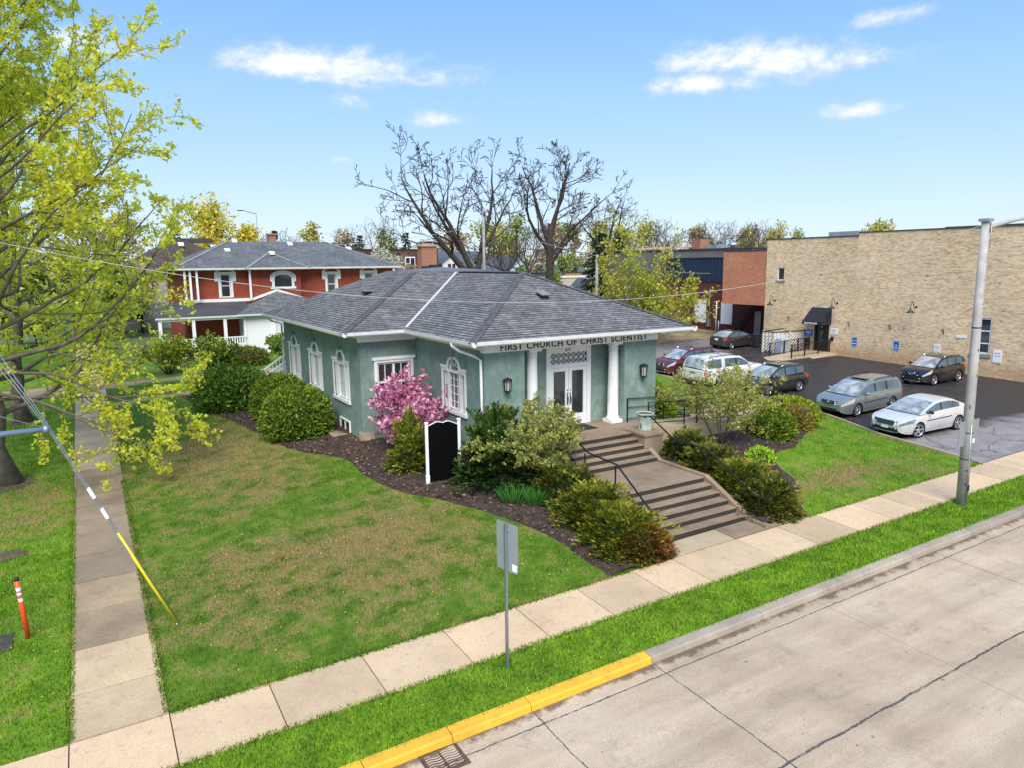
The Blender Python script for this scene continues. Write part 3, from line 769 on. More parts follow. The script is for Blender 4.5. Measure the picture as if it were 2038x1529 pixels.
# plain sash window behind the magnolia
f = MB(); p = p_mf
frame_path(f, p, [(.72, 3.1), (.72, 4.78), (2.22, 4.78), (2.22, 3.1)], .12, -.04, .03)
pbox(f, p, .52, 2.42, 4.9, 5.02, -.09, .02); pbox(f, p, .55, 2.39, 2.98, 3.1, -.08, .04)
for a in (.72, 1.43, 2.12): pbox(f, p, a, a+.09, 3.1, 4.78, .04, .12)
for z in (3.1, 3.9, 4.7): pbox(f, p, .72, 2.22, z, z+.08, .045, .115)
for a in (1.08, 1.8): pbox(f, p, a, a+.025, 3.18, 4.7, .05, .11)
wo = f.build('window', M_white, CH)
g = MB(); g.face([p(.72, 3.1, .13), p(2.22, 3.1, .13), p(2.22, 4.78, .13), p(.72, 4.78, .13)]); g.build('pane', M_glass, wo)
# basement window
f = MB(); p = p_left; frame_path(f, p, [(YB-30.95, 1.55), (YB-30.95, 2.0), (YB-29.7, 2.0), (YB-29.7, 1.55)], .06, -.06, .1)
pbox(f, p, YB-30.35, YB-30.3, 1.55, 2.0, -.05, .1)
wo = f.build('basement_window', M_white, CH); g = MB(); g.face([p(YB-30.95, 1.5, -.02), p(YB-29.7, 1.5, -.02), p(YB-29.7, 2., -.02), p(YB-30.95, 2., -.02)]); g.build('pane', M_glass, wo)
# window well with grate in front of it
b = MB(); gzz = 1.42
b.box(8.62, 8.72, 29.5, 31.3, gzz-.3, gzz+.13); b.box(8.72, 9.4, 29.5, 29.6, gzz-.3, gzz+.13); b.box(8.72, 9.4, 31.2, 31.3, gzz-.3, gzz+.13)
for k in range(15): b.box(8.7, 9.42, 29.64+k*.107, 29.67+k*.107, gzz+.10, gzz+.135)
for xx in (8.9, 9.15): b.box(xx, xx+.03, 29.6, 31.2, gzz+.08, gzz+.1)
b.build('window_well', M_found, CH)
# frieze, soffit, gutters
EV = 6.15
fz = MB()
fz.box(X0-.02, X1+.04, YF-.045, YF+.25, ST, 6.05); fz.box(X0-.045, X0+.2, YF+.251, YM-.02, 5.75, 6.04); fz.box(MX0-.045, X0-.046, YM-.05, YM+.15, 5.68, 6.03)
fz.box(MX0-.05, MX0+.1, YM+.151, YB, 5.82, 6.02)
fo = fz.build('frieze', M_white, CH)
so = MB()
for x0, x1, y0, y1 in ((11.2, 21.3, 21.35, 28), (8.65, 23.85, 27.35, 41.6)):
    so.box(x0, x1, y0, y1, 6.02 if x0 > 9 else 6.008, 6.06 if x0 > 9 else 6.05)
so.build('soffit', simple('soffit_paint', (.62, .57, .52), .6, .06, 2), CH)
def gutter(b, a, c):
    a = Vector(a); c = Vector(c); d = (c-a).normalized(); n = Vector((d.y, -d.x, 0))
    prof = [(-.12, -.15), (-.02, -.15), (.03, -.10), (.045, -.03), (.055, .025), (.03, .025), (.02, -.02), (-.12, -.02)]
    A = [a+n*u+Vector((0, 0, v)) for u, v in prof]; B_ = [c+n*u+Vector((0, 0, v)) for u, v in prof]
    for i in range(len(prof)):
        j = (i+1) % len(prof); b.face([A[i], B_[i], B_[j], A[j]])
    b.face(A[::-1]); b.face(B_)
gt = MB()
gutter(gt, (11.1, 21.25, EV), (21.4, 21.25, EV)); gutter(gt, (11.1, 27.3, EV), (11.1, 21.2, EV)); gutter(gt, (8.55, 27.25, EV), (11.15, 27.25, EV))
gutter(gt, (8.55, 41.7, EV), (8.55, 27.2, EV)); gutter(gt, (21.4, 21.2, EV), (21.4, 27.3, EV)); gutter(gt, (21.4, 27.25, EV), (23.95, 27.25, EV)); gutter(gt, (23.95, 27.2, EV), (23.95, 41.7, EV))
gt.build('gutter', M_white, CH)
dp = MB()
dp.tube([(11.12, 22.9, 6.03), (11.12, 22.9, 5.93), (11.35, 22.75, 5.72), (11.72, 22.35, 5.55), (11.87, 22.12, 5.42), (11.88, 22.1, 1.6)], .055, 8)
dp.build('downspout', M_white, CH)
dp = MB(); dp.tube([(8.62, 40.9, 6.0), (8.8, 40.9, 5.8), (9.36, 40.86, 5.6), (9.37, 40.85, 1.4)], .05, 8); dp.build('downspout', M_white, CH)
# roof
rf = MB(); s = .4388; RX, RZ = 16.25, EV+5.15*s
roof_face(rf, [(11.1, 21.25, EV), (21.4, 21.25, EV), (RX, 26.4, RZ)])
roof_face(rf, [(11.1, 34.0, EV), (11.1, 21.25, EV), (RX, 26.4, RZ), (RX, 34.0, RZ)])
roof_face(rf, [(21.4, 21.25, EV), (21.4, 34.0, EV), (RX, 34.0, RZ), (RX, 26.4, RZ)])
dk = 5.3; dz = EV+dk*.4286
a = [(8.55, 27.25), (23.95, 27.25), (23.95, 41.7), (8.55, 41.7)]; c = [(8.55+dk, 27.25+dk), (23.95-dk, 27.25+dk), (23.95-dk, 41.7-dk), (8.55+dk, 41.7-dk)]
for i in range(4):
    j = (i+1) % 4
    roof_face(rf, [(a[i][0], a[i][1], EV+.004), (a[j][0], a[j][1], EV+.004), (c[j][0], c[j][1], dz), (c[i][0], c[i][1], dz)])
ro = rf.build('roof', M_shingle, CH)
mb = MB(); pk = ((c[0][0]+c[2][0])/2, (c[0][1]+c[2][1])/2, dz+.22)
for i in range(4):
    j = (i+1) % 4; mb.face([(c[i][0], c[i][1], dz+.012), (c[j][0], c[j][1], dz+.012), pk])
mb.build('flat_roof_top', M_memb, ro)
def caps(b, A, B_, step=.2):
    A = Vector(A); B_ = Vector(B_); n = int((B_-A).length/step)
    d = (B_-A).normalized(); side = d.cross(Vector((0, 0, 1))).normalized()
    for i in range(n):
        q = A+d*(i*step); e = q+d*(step*1.25)
        up = .03
        for sgn in (-1, 1):
            o = side*sgn*.15+Vector((0, 0, -.15*.30))
            b.face([q+Vector((0, 0, up+.02)), e+Vector((0, 0, up)), e+o+Vector((0, 0, up)), q+o+Vector((0, 0, up+.02))])
            b.face([q+Vector((0, 0, up+.02)), q+o+Vector((0, 0, up+.02)), q+o+Vector((0, 0, up-.02)), q+Vector((0, 0, up-.02))])
for A_, B_ in (((11.1, 21.25, EV), (RX, 26.4, RZ)), ((21.4, 21.25, EV), (RX, 26.4, RZ)), ((RX, 26.4, RZ), (RX, 32.3, RZ)), ((8.55, 27.25, EV), (c[0][0], c[0][1], dz))):
    cp = MB(); caps(cp, A_, B_); cp.build('ridge_caps', M_cap, ro)
vf = MB()
vf.beam((11.28, 27.43, EV+.10), (RX-.12, 32.45, RZ-.02), .12, .03); vf.build('valley_flashing', simple('pale_flashing', (.50, .51, .52), .5, .06), ro)
def vent(x, y, z, along):
    v = MB(); v.obox((x, y, z+.1), (1, 0, .0), (0, 1, .42) if along == 'f' else (0, 1, 0), (0, 0, 1), .17, .2, .07)
    v.obox((x, y-.02, z+.17), (1, 0, 0), (0, 1, .3) if along == 'f' else (.0, 1, 0), (0, 0, 1), .22, .26, .018, 1)
    v.build('roof_vent', [M_black, simple('vent_lid', (.22, .22, .21), .6)], ro)
vent(15.86, 24.2, EV+(24.2-21.25)*s, 'f'); vent(11.5, 32.67, EV+(11.5-8.55)*.4286, 's')
# chimney at the back
ck = MB(); ck.box(17.3, 18.25, 39.3, 39.95, 8.0, 9.82); co_ = ck.build('chimney', M_chim, CH)
ck = MB(); ck.box(17.22, 18.33, 39.22, 40.03, 9.82, 9.93); ck.box(17.4, 18.15, 39.4, 39.85, 9.93, 9.98)
for q in ((17.45, 39.45), (18.05, 39.45), (17.45, 39.78), (18.05, 39.78)): ck.box(q[0], q[0]+.05, q[1], q[1]+.05, 9.98, 10.12)
ck.box(17.38, 18.17, 39.4, 39.87, 10.12, 10.15); ck.build('chimney_cap', M_found, co_)
ck = MB(); ck.box(17.25, 18.3, 39.2, 39.299, 8.3, 8.68); ck.box(17.7, 18.5, 39.05, 39.19, 8.3, 8.76); ck.build('flashing', simple('black_flashing', (.02, .021, .025), .6), co_)
# columns
for xc in (14.17, 18.04):
    q = MB(); yc = 22.36
    q.box(xc-.29, xc+.29, yc-.29, yc+.29, ZF, ZF+.13)
    q.lathe((xc, yc, ZF), [(.275, .13), (.285, .17), (.275, .215), (.24, .24), (.25, .27), (.225, .30), (.222, .9), (.215, 1.7), (.19, 2.9), (.188, 3.0), (.205, 3.02), (.205, 3.05), (.19, 3.07), (.195, 3.15), (.25, 3.22)], 28)
    q.box(xc-.27, xc+.27, yc-.27, yc+.27, ZF+3.22, ST+.018)
    q.build('column', M_white, CH)
# door set
D0, D1, YD = 15.14, 17.28, 22.9
q = MB(); yy = YD-.06
q.box(D0, D0+.19, yy, YD+.1, ZF, 5.55); q.box(D1-.19, D1, yy, YD+.1, ZF, 5.55); q.box(D0+.19, D1-.19, yy, YD+.1, 5.34, 5.55); q.box(D0+.19, D1-.19, yy, YD+.1, 4.74, 4.86)
q.box(D0+.19, D1-.19, yy-.01, YD+.1, ZF, ZF+.06); q.box(D0-.03, D1+.03, yy-.03, YD+.05, 5.55, 5.64)
do = q.build('door_frame', M_white, CH)
q = MB(); q.face([(D0+.19, YD+.02, 4.86), (D1-.19, YD+.02, 4.86), (D1-.19, YD+.02, 5.34), (D0+.19, YD+.02, 5.34)]); q.build('transom_pane', M_glass, do)
q = MB(); n = 7; L0 = D0+.22; L1 = D1-.22; dx = (L1-L0)/n
for k in range(n):
    for (za, zb_) in ((4.88, 5.10), (5.10, 5.32)):
        a0 = L0+k*dx
        for e in (((a0, za), (a0+dx, zb_)), ((a0, zb_), (a0+dx, za))): q.beam((e[0][0], YD-.01, e[0][1]), (e[1][0], YD-.01, e[1][1]), .02, .026)
    q.beam((L0+k*dx, YD-.012, 4.87), (L0+k*dx, YD-.012, 5.33), .016, .02)
q.beam((L0, YD-.013, 5.10), (L1, YD-.013, 5.10), .016, .02)
for z in (4.875, 5.325): q.beam((L0, YD-.013, z), (L1, YD-.013, z), .03, .03)
q.build('transom_lattice', M_white, do)
mid = (D0+D1)/2
for a0, a1, hs in ((D0+.2, mid-.01, 1), (mid+.01, D1-.2, -1)):
    q = MB(); zt = 4.73; zb_ = ZF+.07
    q.box(a0, a0+.15, YD-.03, YD+.03, zb_, zt); q.box(a1-.15, a1, YD-.03, YD+.03, zb_, zt); q.box(a0+.15, a1-.15, YD-.03, YD+.03, zt-.15, zt); q.box(a0+.15, a1-.15, YD-.03, YD+.03, zb_, zb_+.36)
    dr = q.build('door', M_white, CH)
    q = MB(); q.face([(a0+.15, YD+.005, zb_+.36), (a1-.15, YD+.005, zb_+.36), (a1-.15, YD+.005, zt-.15), (a0+.15, YD+.005, zt-.15)]); q.build('pane', M_glass, dr)
    hx = a1-.06 if hs == 1 else a0+.06
    q = MB(); q.box(hx-.02, hx+.02, YD-.045, YD-.028, ZF+.82, ZF+1.32)
    q.tube([(hx, YD-.045, ZF+.9), (hx, YD-.11, ZF+.93), (hx, YD-.11, ZF+1.15), (hx, YD-.045, ZF+1.18)], .013, 6); q.lathe((hx, YD-.04, ZF+1.42), [(.025, -.012), (.025, .012)], 10, axis='Y')
    q.build('handle', M_black, dr)
# wall lanterns
M_lampglass = simple('lantern_glass', (.42, .42, .40), .15, .2, 6, coat=.6)
for xc, zc in ((12.8, 4.42), (19.19, 4.42)):
    q = MB(); yc = YF-.17
    q.lathe((xc, yc, zc), [(.03, .33), (.17, .27), (.18, .22), (.15, .21)], 8, sm=False); q.lathe((xc, yc, zc), [(.12, -.22), (.135, -.18), (.12, -.16), (.06, -.26)][::-1], 8, sm=False)
    for k in range(8):
        t = 2*math.pi*k/8; q.beam((xc+.145*math.cos(t), yc+.145*math.sin(t), zc+.22), (xc+.115*math.cos(t), yc+.115*math.sin(t), zc-.17), .02, .02)
    q.box(xc-.06, xc+.06, yc+.1, YF, zc-.06, zc+.16)
    lo = q.build('wall_lantern', M_black, CH)
    q = MB(); q.lathe((xc, yc, zc), [(.10, -.17), (.125, .21)], 8, sm=False); q.build('lantern_pane', M_lampglass, lo)
# lettering
def text(name, s, size, mat, parent, M, width=None, depth=.008, sp=1.0, font_bold=0.):
    cu = bpy.data.curves.new(name, 'FONT'); cu.body = s; cu.size = size; cu.extrude = depth; cu.space_character = sp; cu.align_x = 'CENTER'; cu.offset = font_bold
    o = bpy.data.objects.new('tmp_text', cu); COL.objects.link(o)
    bpy.context.view_layer.update()
    me = bpy.data.meshes.new_from_object(o.evaluated_get(bpy.context.evaluated_depsgraph_get()))
    bpy.data.objects.remove(o); bpy.data.curves.remove(cu)
    me.name = name
    me.materials.clear()
    if width:
        xs_ = [v.co.x for v in me.vertices]; k = width/(max(xs_)-min(xs_)); me.transform(Matrix.Diagonal((k, 1, 1, 1)))
    me.transform(M)
    return link(name, me, mat, parent)
MXZ = lambda x, y, z: Matrix.Translation((x, y, z)) @ Matrix.Rotation(R(90), 4, 'X')
M_bronze = simple('bronze_letters', (.035, .025, .018), .5, .2)
text('lettering', 'FIRST CHURCH OF CHRIST SCIENTIST', .33, M_bronze, fo, MXZ(16.0, YF-.052, 5.72), 6.85, .012, 1.15, .006)
text('lettering', '617', .15, M_bronze, do, MXZ(16.15, YD-.067, 5.375), None, .008, 1.2, .003)
# ================================================================== front steps
FS = thing('front_steps', 'weathered concrete front steps with two flights and a landing, leading up to the church door', 'steps', (16, 15, .58))
z0 = g0(16, 14.9); rz = (ZF-z0)/11
tr = [14.95, 15.32, 15.68, 16.04, 16.40, 16.76]          # riser faces of lower flight
up = [19.1, 19.43, 19.77, 20.10, 20.44]
XL, XR = 13.95, 17.5
b = MB(); rb = MB()
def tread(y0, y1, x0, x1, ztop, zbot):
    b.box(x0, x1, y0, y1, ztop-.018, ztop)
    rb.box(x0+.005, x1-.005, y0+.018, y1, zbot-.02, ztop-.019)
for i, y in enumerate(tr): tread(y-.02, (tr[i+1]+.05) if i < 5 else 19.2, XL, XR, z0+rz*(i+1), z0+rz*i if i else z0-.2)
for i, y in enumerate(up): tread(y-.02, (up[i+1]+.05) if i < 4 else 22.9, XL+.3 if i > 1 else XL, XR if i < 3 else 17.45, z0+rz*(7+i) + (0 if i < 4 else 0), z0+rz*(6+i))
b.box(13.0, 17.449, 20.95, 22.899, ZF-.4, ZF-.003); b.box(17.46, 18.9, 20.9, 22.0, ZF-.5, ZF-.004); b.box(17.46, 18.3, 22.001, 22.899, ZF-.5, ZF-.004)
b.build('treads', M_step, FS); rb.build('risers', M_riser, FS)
for x0, x1 in ((XR+.005, XR+.2), (XL-.2, XL-.005)):
    b = MB(); pts = [(14.15, z0+.10), (14.75, z0+.12), (15.1, z0+.27), (16.75, z0+6*rz+.06), (19.0, z0+6*rz+.06), (19.6, z0+8.3*rz)]
    if x0 < 15: pts += [(20.5, ZF+.05), (22, ZF+.05)]
    for (ya, za), (yb, zb_) in zip(pts, pts[1:]):
        for A_, B_ in (((x0, x1), (za, zb_)),):
            v = [(x0, ya, za), (x1, ya, za), (x1, yb, zb_), (x0, yb, zb_)]; u = [(p_[0], p_[1], .2) for p_ in v]
            b.face(v); b.face([u[0], u[1], v[1], v[0]]); b.face([u[1], u[2], v[2], v[1]]); b.face([u[2], u[3], v[3], v[2]]); b.face([u[3], u[0], v[0], v[3]])
    b.build('cheek_wall', M_step, FS)
b = MB(); b.box(17.46, 18.36, 19.72, 20.88, .9, ZF-.02); b.box(17.41, 18.41, 19.67, 20.93, ZF-.02, ZF+.09)
b.build('pier', M_step, FS, bevel=.015)
slabs('pavement', [(13.7, 16.1, 14.08, 14.92)], M_ramp, .006); slabs('pavement', [(16.1, 17.5, 14.08, 14.92), (17.5, 19.3, 14.08, 14.4)], M_step, .004)
# door mat
b = MB(); b.box(15.6, 16.85, 21.75, 22.75, ZF-.002, ZF+.016)
tag(b.build('doormat', simple('black_rubber', (.018, .017, .017), .9, .3, 8), None, bevel=.004), 'black rubber doormat lying before the white church doors', 'doormat')
# urn planter
q = MB(); U = thing('planter', 'round pale green urn planter on the stair pier, filled with soil', 'planter', (17.95, 20.3, ZF+.09))
q.lathe((17.95, 20.3, ZF+.09), [(.26, 0), (.27, .04), (.25, .07), (.25, .12), (.24, .13), (.265, .4), (.285, .55), (.30, .58), (.335, .60), (.34, .65), (.31, .66), (.285, .6), (.27, .56)], 26, cap=False)
q.build('pot', simple('urn_glaze', (.34, .42, .34), .7, .25, 4, dirt=(.45, .42, .30)), U)
q = MB(); q.lathe((17.95, 20.3, ZF+.09), [(.285, .62), (.12, .645), (.01, .65)], 20); q.build('soil', M_dirt, U)
# handrails beside the steps
def rail(name, label, pts, posts, parent_loc, extra=None):
    t = thing(name, label, 'handrail', parent_loc)
    q = MB(); q.tube(pts, .03, 8)
    if extra: q.tube(extra, .02, 6)
    q.build('rail', M_black, t)
    for x, y, za, zb_ in posts:
        q = MB(); q.box(x-.02, x+.02, y-.02, y+.02, za, zb_); q.build('post', M_black, t)
    return t
L6 = z0+6*rz
rail('handrail', 'black metal handrail on the right-hand side of the front steps, by the urn', [(17.72, 20.25, 3.0), (17.72, 19.75, 3.08), (17.76, 18.6, L6+.95), (17.76, 16.9, L6+.9), (17.76, 15.1, z0+.95), (17.76, 14.65, z0+.85)],
     [(17.72, 20.25, ZF+.09, 3.0), (17.76, 18.6, L6+.1, L6+.95), (17.76, 16.9, L6+.1, L6+.9), (17.76, 14.65, z0, z0+.84)], (17.7, 17, 1.2))
rail('handrail', 'black metal handrail on the left-hand side of the front steps, sunk in yew', [(14.0, 20.3, 3.0), (14.0, 19.75, 2.95), (14.0, 18.6, L6+.95), (14.0, 17.1, L6+.9), (13.86, 15.4, z0+.95), (13.86, 15.0, z0+.85)],
     [(14.0, 20.3, ZF, 3.0), (13.86, 18.6, L6+.1, L6+.95), (13.86, 17.0, L6+.1, L6+.9), (13.86, 15.0, z0, z0+.84)], (13.9, 17, 1.2))
# accessible ramp and its rails
RP = thing('access_ramp', 'tan concrete wheelchair ramp with black pipe railings, right of the church door', 'ramp', (23, 21.6, 1.4))
b = MB()
def slope(x0, x1, y0, y1, za, zb_, along='x'):
    zz = lambda x, y: za+(zb_-za)*((x-x0)/(x1-x0) if along == 'x' else (y-y0)/(y1-y0))
    t = [(x0, y0), (x1, y0), (x1, y1), (x0, y1)]; v = [(x, y, zz(x, y)) for x, y in t]; u = [(x, y, .6) for x, y in t]
    b.face(v)
    for i in range(4): j = (i+1) % 4; b.face([u[i], u[j], v[j], v[i]])
slope(18.42, 25.4, 20.75, 21.99, ZF-.01, 1.95); slope(25.4, 26.55, 20.75, 24.0, 1.95, 1.94, 'y'); slope(22.4, 25.39, 22.75, 24.0, 1.66, 1.94)
b.build('slab', M_ramp, RP)
def ramprail(pts, posts):
    for h, r in ((.98, .024), (.62, .018), (.16, .018)):
        q = MB(); q.tube([(x, y, z+h) for x, y, z in pts], r, 7); q.build('rail', M_black, RP)
    for x, y, z in posts:
        q = MB(); q.box(x-.02, x+.02, y-.02, y+.02, z-.05, z+.98); q.build('post', M_black, RP)
zr = lambda x: ZF-.01+(1.95-ZF)*(x-18.42)/(25.4-18.42)
ramprail([(18.58, 20.82, ZF), (20.5, 20.82, zr(20.5))], [(18.58, 20.82, ZF), (20.5, 20.82, zr(20.5))])
ramprail([(18.46, 21.94, ZF), (22.5, 21.94, zr(22.5)), (25.3, 21.94, zr(25.3))], [(18.46, 21.94, ZF), (20.4, 21.94, zr(20.4)), (22.5, 21.94, zr(22.5)), (24.3, 21.94, zr(24.3)), (25.3, 21.94, 1.95)])
ramprail([(21.2, 20.82, zr(21.2)), (24, 20.82, zr(24)), (26.45, 20.82, 1.95), (26.45, 23.95, 1.95), (22.5, 23.95, 1.67)], [(21.2, 20.82, zr(21.2)), (24, 20.82, zr(24)), (26.45, 20.82, 1.95), (26.45, 23.95, 1.95), (25, 23.95, 1.8), (22.5, 23.95, 1.67)])
# white stair rail at the back of the church
SR = thing('back_stairs', 'white wooden stair railing climbing to the back left corner of the church', 'stairs', (9, 43.5, 1.5))
q = MB()
for yy in (41.5, 43.0):
    q.beam((8.2, yy, 2.5), (10.4, yy, 3.9), .07, .09); q.beam((8.2, yy, 1.85), (10.4, yy, 3.2), .05, .07)
    for k in range(12): t = k/11; q.box(8.2+2.2*t-.02, 8.2+2.2*t+.02, yy-.02, yy+.02, 1.85+1.35*t, 2.5+1.4*t)
    q.box(8.12, 8.26, yy-.07, yy+.07, 1.4, 2.75)
q.build('railing', M_white, SR)
q = MB()
for k in range(7): q.box(8.3+.3*k, 10.6, 41.56, 42.94, 1.4+.19*k, 1.59+.19*k)
q.build('step_block', M_found, SR)
# ================================================================== cream brick building beside the lot
BB = thing('brick_building', 'long two-storey cream brick building with a weathered wall along the parking lot', 'building', (55, 28, 1.2))
WX = 49.8; Y0 = 41.5
b = MB()
def rect(y1, y0, z0, z1): return (Y0-y1, Y0-y0, z0, [(Y0-y1, z1), (Y0-y0, z1)])
ops = [rect(40.36, 39.66, 7.17, 8.2), rect(24.62, 23.55, 2.66, 5.0), rect(36.5, 35.2, 1.5, 4.0)]
pb = wall_open(b, (WX, Y0), (WX, 33.2), .4, 10.5, [o for o in ops if o[1] < 8.3], .14)
pb2 = wall_open(b, (WX, 33.2), (WX, -4), .4, 10.74, [(a0-8.3, a1-8.3, z, [(u-8.3, v) for u, v in t]) for a0, a1, z, t in ops if a0 > 8.3], .14)
b.quadwall((WX, -4), (72, -4), .4, 10.74); b.quadwall((72, Y0), (WX, Y0), .4, 10.5); b.quadwall((WX, 33.2), (WX+2, 33.2), 10.5, 10.74)
b.build('wall', M_cream, BB)
b = MB(); b.face([(WX+.3, -4, 10.3), (72, -4, 10.3), (72, Y0, 10.2), (WX+.3, Y0, 10.2)])
b.build('roof', M_memb, BB)
M_cop = simple('dark_coping', (.06, .05, .047), .7, .2)
b = MB(); b.box(WX-.05, WX+.3, 33.2, Y0+.03, 10.5, 10.58); b.box(WX-.05, WX+.3, 14.0, 33.2, 10.74, 10.82); b.box(WX-.06, WX+.35, -4, 20., 10.82, 10.95); b.box(WX-.045, WX+.3, 20., 27, 10.82, 10.88)
b.build('coping', M_cop, BB)
# upper and lower windows
def pwin(parent, p, a0, a1, z0, z1, bars=(), vb=(), mat=M_white, pane=M_glass, fw=.07, d=.05):
    f = MB()
    pbox(f, p, a0, a0+fw, z0, z1, d, d+.07); pbox(f, p, a1-fw, a1, z0, z1, d, d+.07); pbox(f, p, a0+fw, a1-fw, z0, z0+fw, d, d+.07); pbox(f, p, a0+fw, a1-fw, z1-fw, z1, d, d+.07)
    for z in bars: pbox(f, p, a0+fw, a1-fw, z-.035, z+.035, d+.003, d+.066)
    for a in vb: pbox(f, p, a-.03, a+.03, z0+fw, z1-fw, d+.006, d+.063)
    o = f.build('window', mat, parent); g = MB()
    g.face([p(a0, z0, d+.06), p(a1, z0, d+.06), p(a1, z1, d+.06), p(a0, z1, d+.06)]); g.build('pane', pane, o)
    return o
pwin(BB, pb, Y0-40.36, Y0-39.66, 7.17, 8.2)
wo = pwin(BB, pb2, 33.2-24.62, 33.2-23.55, 2.66, 5.0, (3.35, 4.15), (), fw=.1)
b = MB(); pbox(b, pb2, 33.2-24.75, 33.2-23.42, 2.45, 2.66, -.09, .1); b.build('sill', simple('stone_sill', (.28, .24, .19), .9, .25, 4), wo)
b = MB(); pbox(b, pb, Y0-40.45, Y0-39.57, 7.02, 7.17, -.06, .1); b.build('sill', MATS['stone_sill'], BB)
# side door with awning
b = MB(); pbox(b, pb, Y0-36.5, Y0-35.2, 1.5, 4.0, .08, .12); pbox(b, pb, Y0-36.5, Y0-36.36, 1.5, 4.0, -.03, .08); pbox(b, pb, Y0-35.34, Y0-35.2, 1.5, 4.0, -.03, .08)
dr = b.build('door', M_black, BB)
b = MB(); pbox(b, pb, Y0-36.05, Y0-35.75, 2.25, 3.3, .06, .08); b.build('pane', M_glass, dr)
b = MB(); pbox(b, pb, Y0-35.98, Y0-35.86, 3.55, 3.62, .05, .08); b.build('door_plate', M_white, dr)
AW = MB(); xa = WX; xf = WX-1.15
M_awn = simple('awning_canvas', (.012, .013, .018), .7, .2, 3)
y1, y0_ = 36.83, 35.05
AW.face([(xf, y1, 4.05), (xf, y0_, 4.05), (xa, y0_, 5.1), (xa, y1, 5.1)]); AW.face([(xf, y1, 3.82), (xf, y0_, 3.82), (xf, y0_, 4.05), (xf, y1, 4.05)])
for yy in (y1, y0_): AW.face([(xf, yy, 3.82), (xa, yy, 3.82), (xa, yy, 5.1), (xf, yy, 4.05)])
ao = AW.build('awning', M_awn, BB)
text('lettering', 'BACKDOOR', .2, M_white, ao, Matrix.Translation((xf-.012, 36.05, 3.855)) @ Matrix.Rotation(R(-90), 4, 'Z') @ Matrix.Rotation(R(90), 4, 'X'), 1.15, .004, 1.1, .004)
# gooseneck lamps and iron wall hooks fixed to the brickwork
for yc in (40.4, 34.62, 28.5):
    q = MB(); xm = WX
    q.lathe((xm-.02, yc, 5.5), [(.07, -.02), (.07, .03)], 10, axis='X')
    q.tube([(xm, yc, 5.5), (xm-.25, yc, 5.47), (xm-.38, yc, 5.62), (xm-.45, yc, 5.85), (xm-.56, yc, 5.93), (xm-.68, yc, 5.82), (xm-.7, yc, 5.45)], .022, 7)
    lo = q.build('gooseneck_lamp', M_black, BB)
    q = MB(); q.lathe((xm-.7, yc, 5.05), [(.28, .06), (.27, .1), (.12, .2), (.06, .27), (.05, .42)], 18); q.build('lamp_shade', simple('dark_green_enamel', (.018, .035, .032), .4, .2), lo)
for yc, zc in ((38.95, 4.1), (33.5, 4.0), (30.25, 3.97), (26.5, 3.95)):
    q = MB(); q.tube([(WX, yc, zc-.2), (WX-.06, yc, zc+.05), (WX-.16, yc, zc+.16), (WX-.28, yc, zc+.1), (WX-.3, yc, zc)], .028, 6); q.build('wall_hook', M_black, BB)
# plates and notices screwed to the wall
M_blue = simple('blue_sign', (.015, .12, .42), .4, .1, 3); M_swhite = simple('sign_white', (.82, .83, .84), .4, .05)
def wsign(name, yc, zc, w, h, mat, lines=(), lm=None):
    q = MB(); q.box(WX-.03, WX-.002, yc-w/2, yc+w/2, zc-h/2, zc+h/2); so_ = q.build(name, mat, BB)
    if lines:
        q = MB()
        for dy, dz, lw, lh in lines: q.box(WX-.036, WX-.031, yc+dy-lw/2, yc+dy+lw/2, zc+dz-lh/2, zc+dz+lh/2)
        q.build('sign_print', lm, so_)
border = lambda w, h: [(0, h/2-.012, w, .02), (0, -h/2+.012, w, .02), (w/2-.012, 0, .02, h-.05), (-w/2+.012, 0, .02, h-.05)]
wsign('notice_sign', 32.97, 2.68, .44, .68, M_blue, border(.44, .68)+[(0, -.14, .3, .05), (0, .08, .26, .03)], M_swhite)
wsign('notice_sign', 29.71, 2.66, .44, .68, M_blue, border(.44, .68)+[(0, -.16, .3, .05), (0, .02, .1, .1)], M_swhite)
wsign('notice_sign', 37.05, 3.05, .8, .48, M_blue, [(0, .1, .6, .06), (0, -.02, .5, .05), (0, -.13, .4, .03)], M_swhite)
M_print = simple('grey_print', (.35, .38, .42), .6)
wsign('notice_sign', 34.75, 3.33, .62, .5, M_swhite, [(0, .1, .45, .05), (.05, -.02, .3, .07), (0, -.15, .4, .03)], M_print)
wsign('notice_sign', 26.85, 2.75, .42, .6, M_swhite, [(0, .12, .3, .04), (0, 0, .28, .03)], M_print)
wsign('notice_sign', 23.05, 2.6, .5, .8, M_swhite, [(0, .2, .34, .05), (0, .08, .36, .03), (0, 0, .36, .03)], M_print)
wsign('notice_sign', 25.35, 3.68, .66, .17, M_swhite)
q = MB(); q.box(WX-.2, WX, 36.95, 37.25, 2.0, 2.55); q.build('mailbox', M_black, BB); q = MB(); q.box(WX-.12, WX, 34.75, 34.95, 2.6, 2.9); q.build('intercom', M_black, BB)
q = MB(); q.box(49.85, 52, 33.25, 35.8, 10.2, 10.9, 0); q.build('roof_hatch', M_alu, BB)
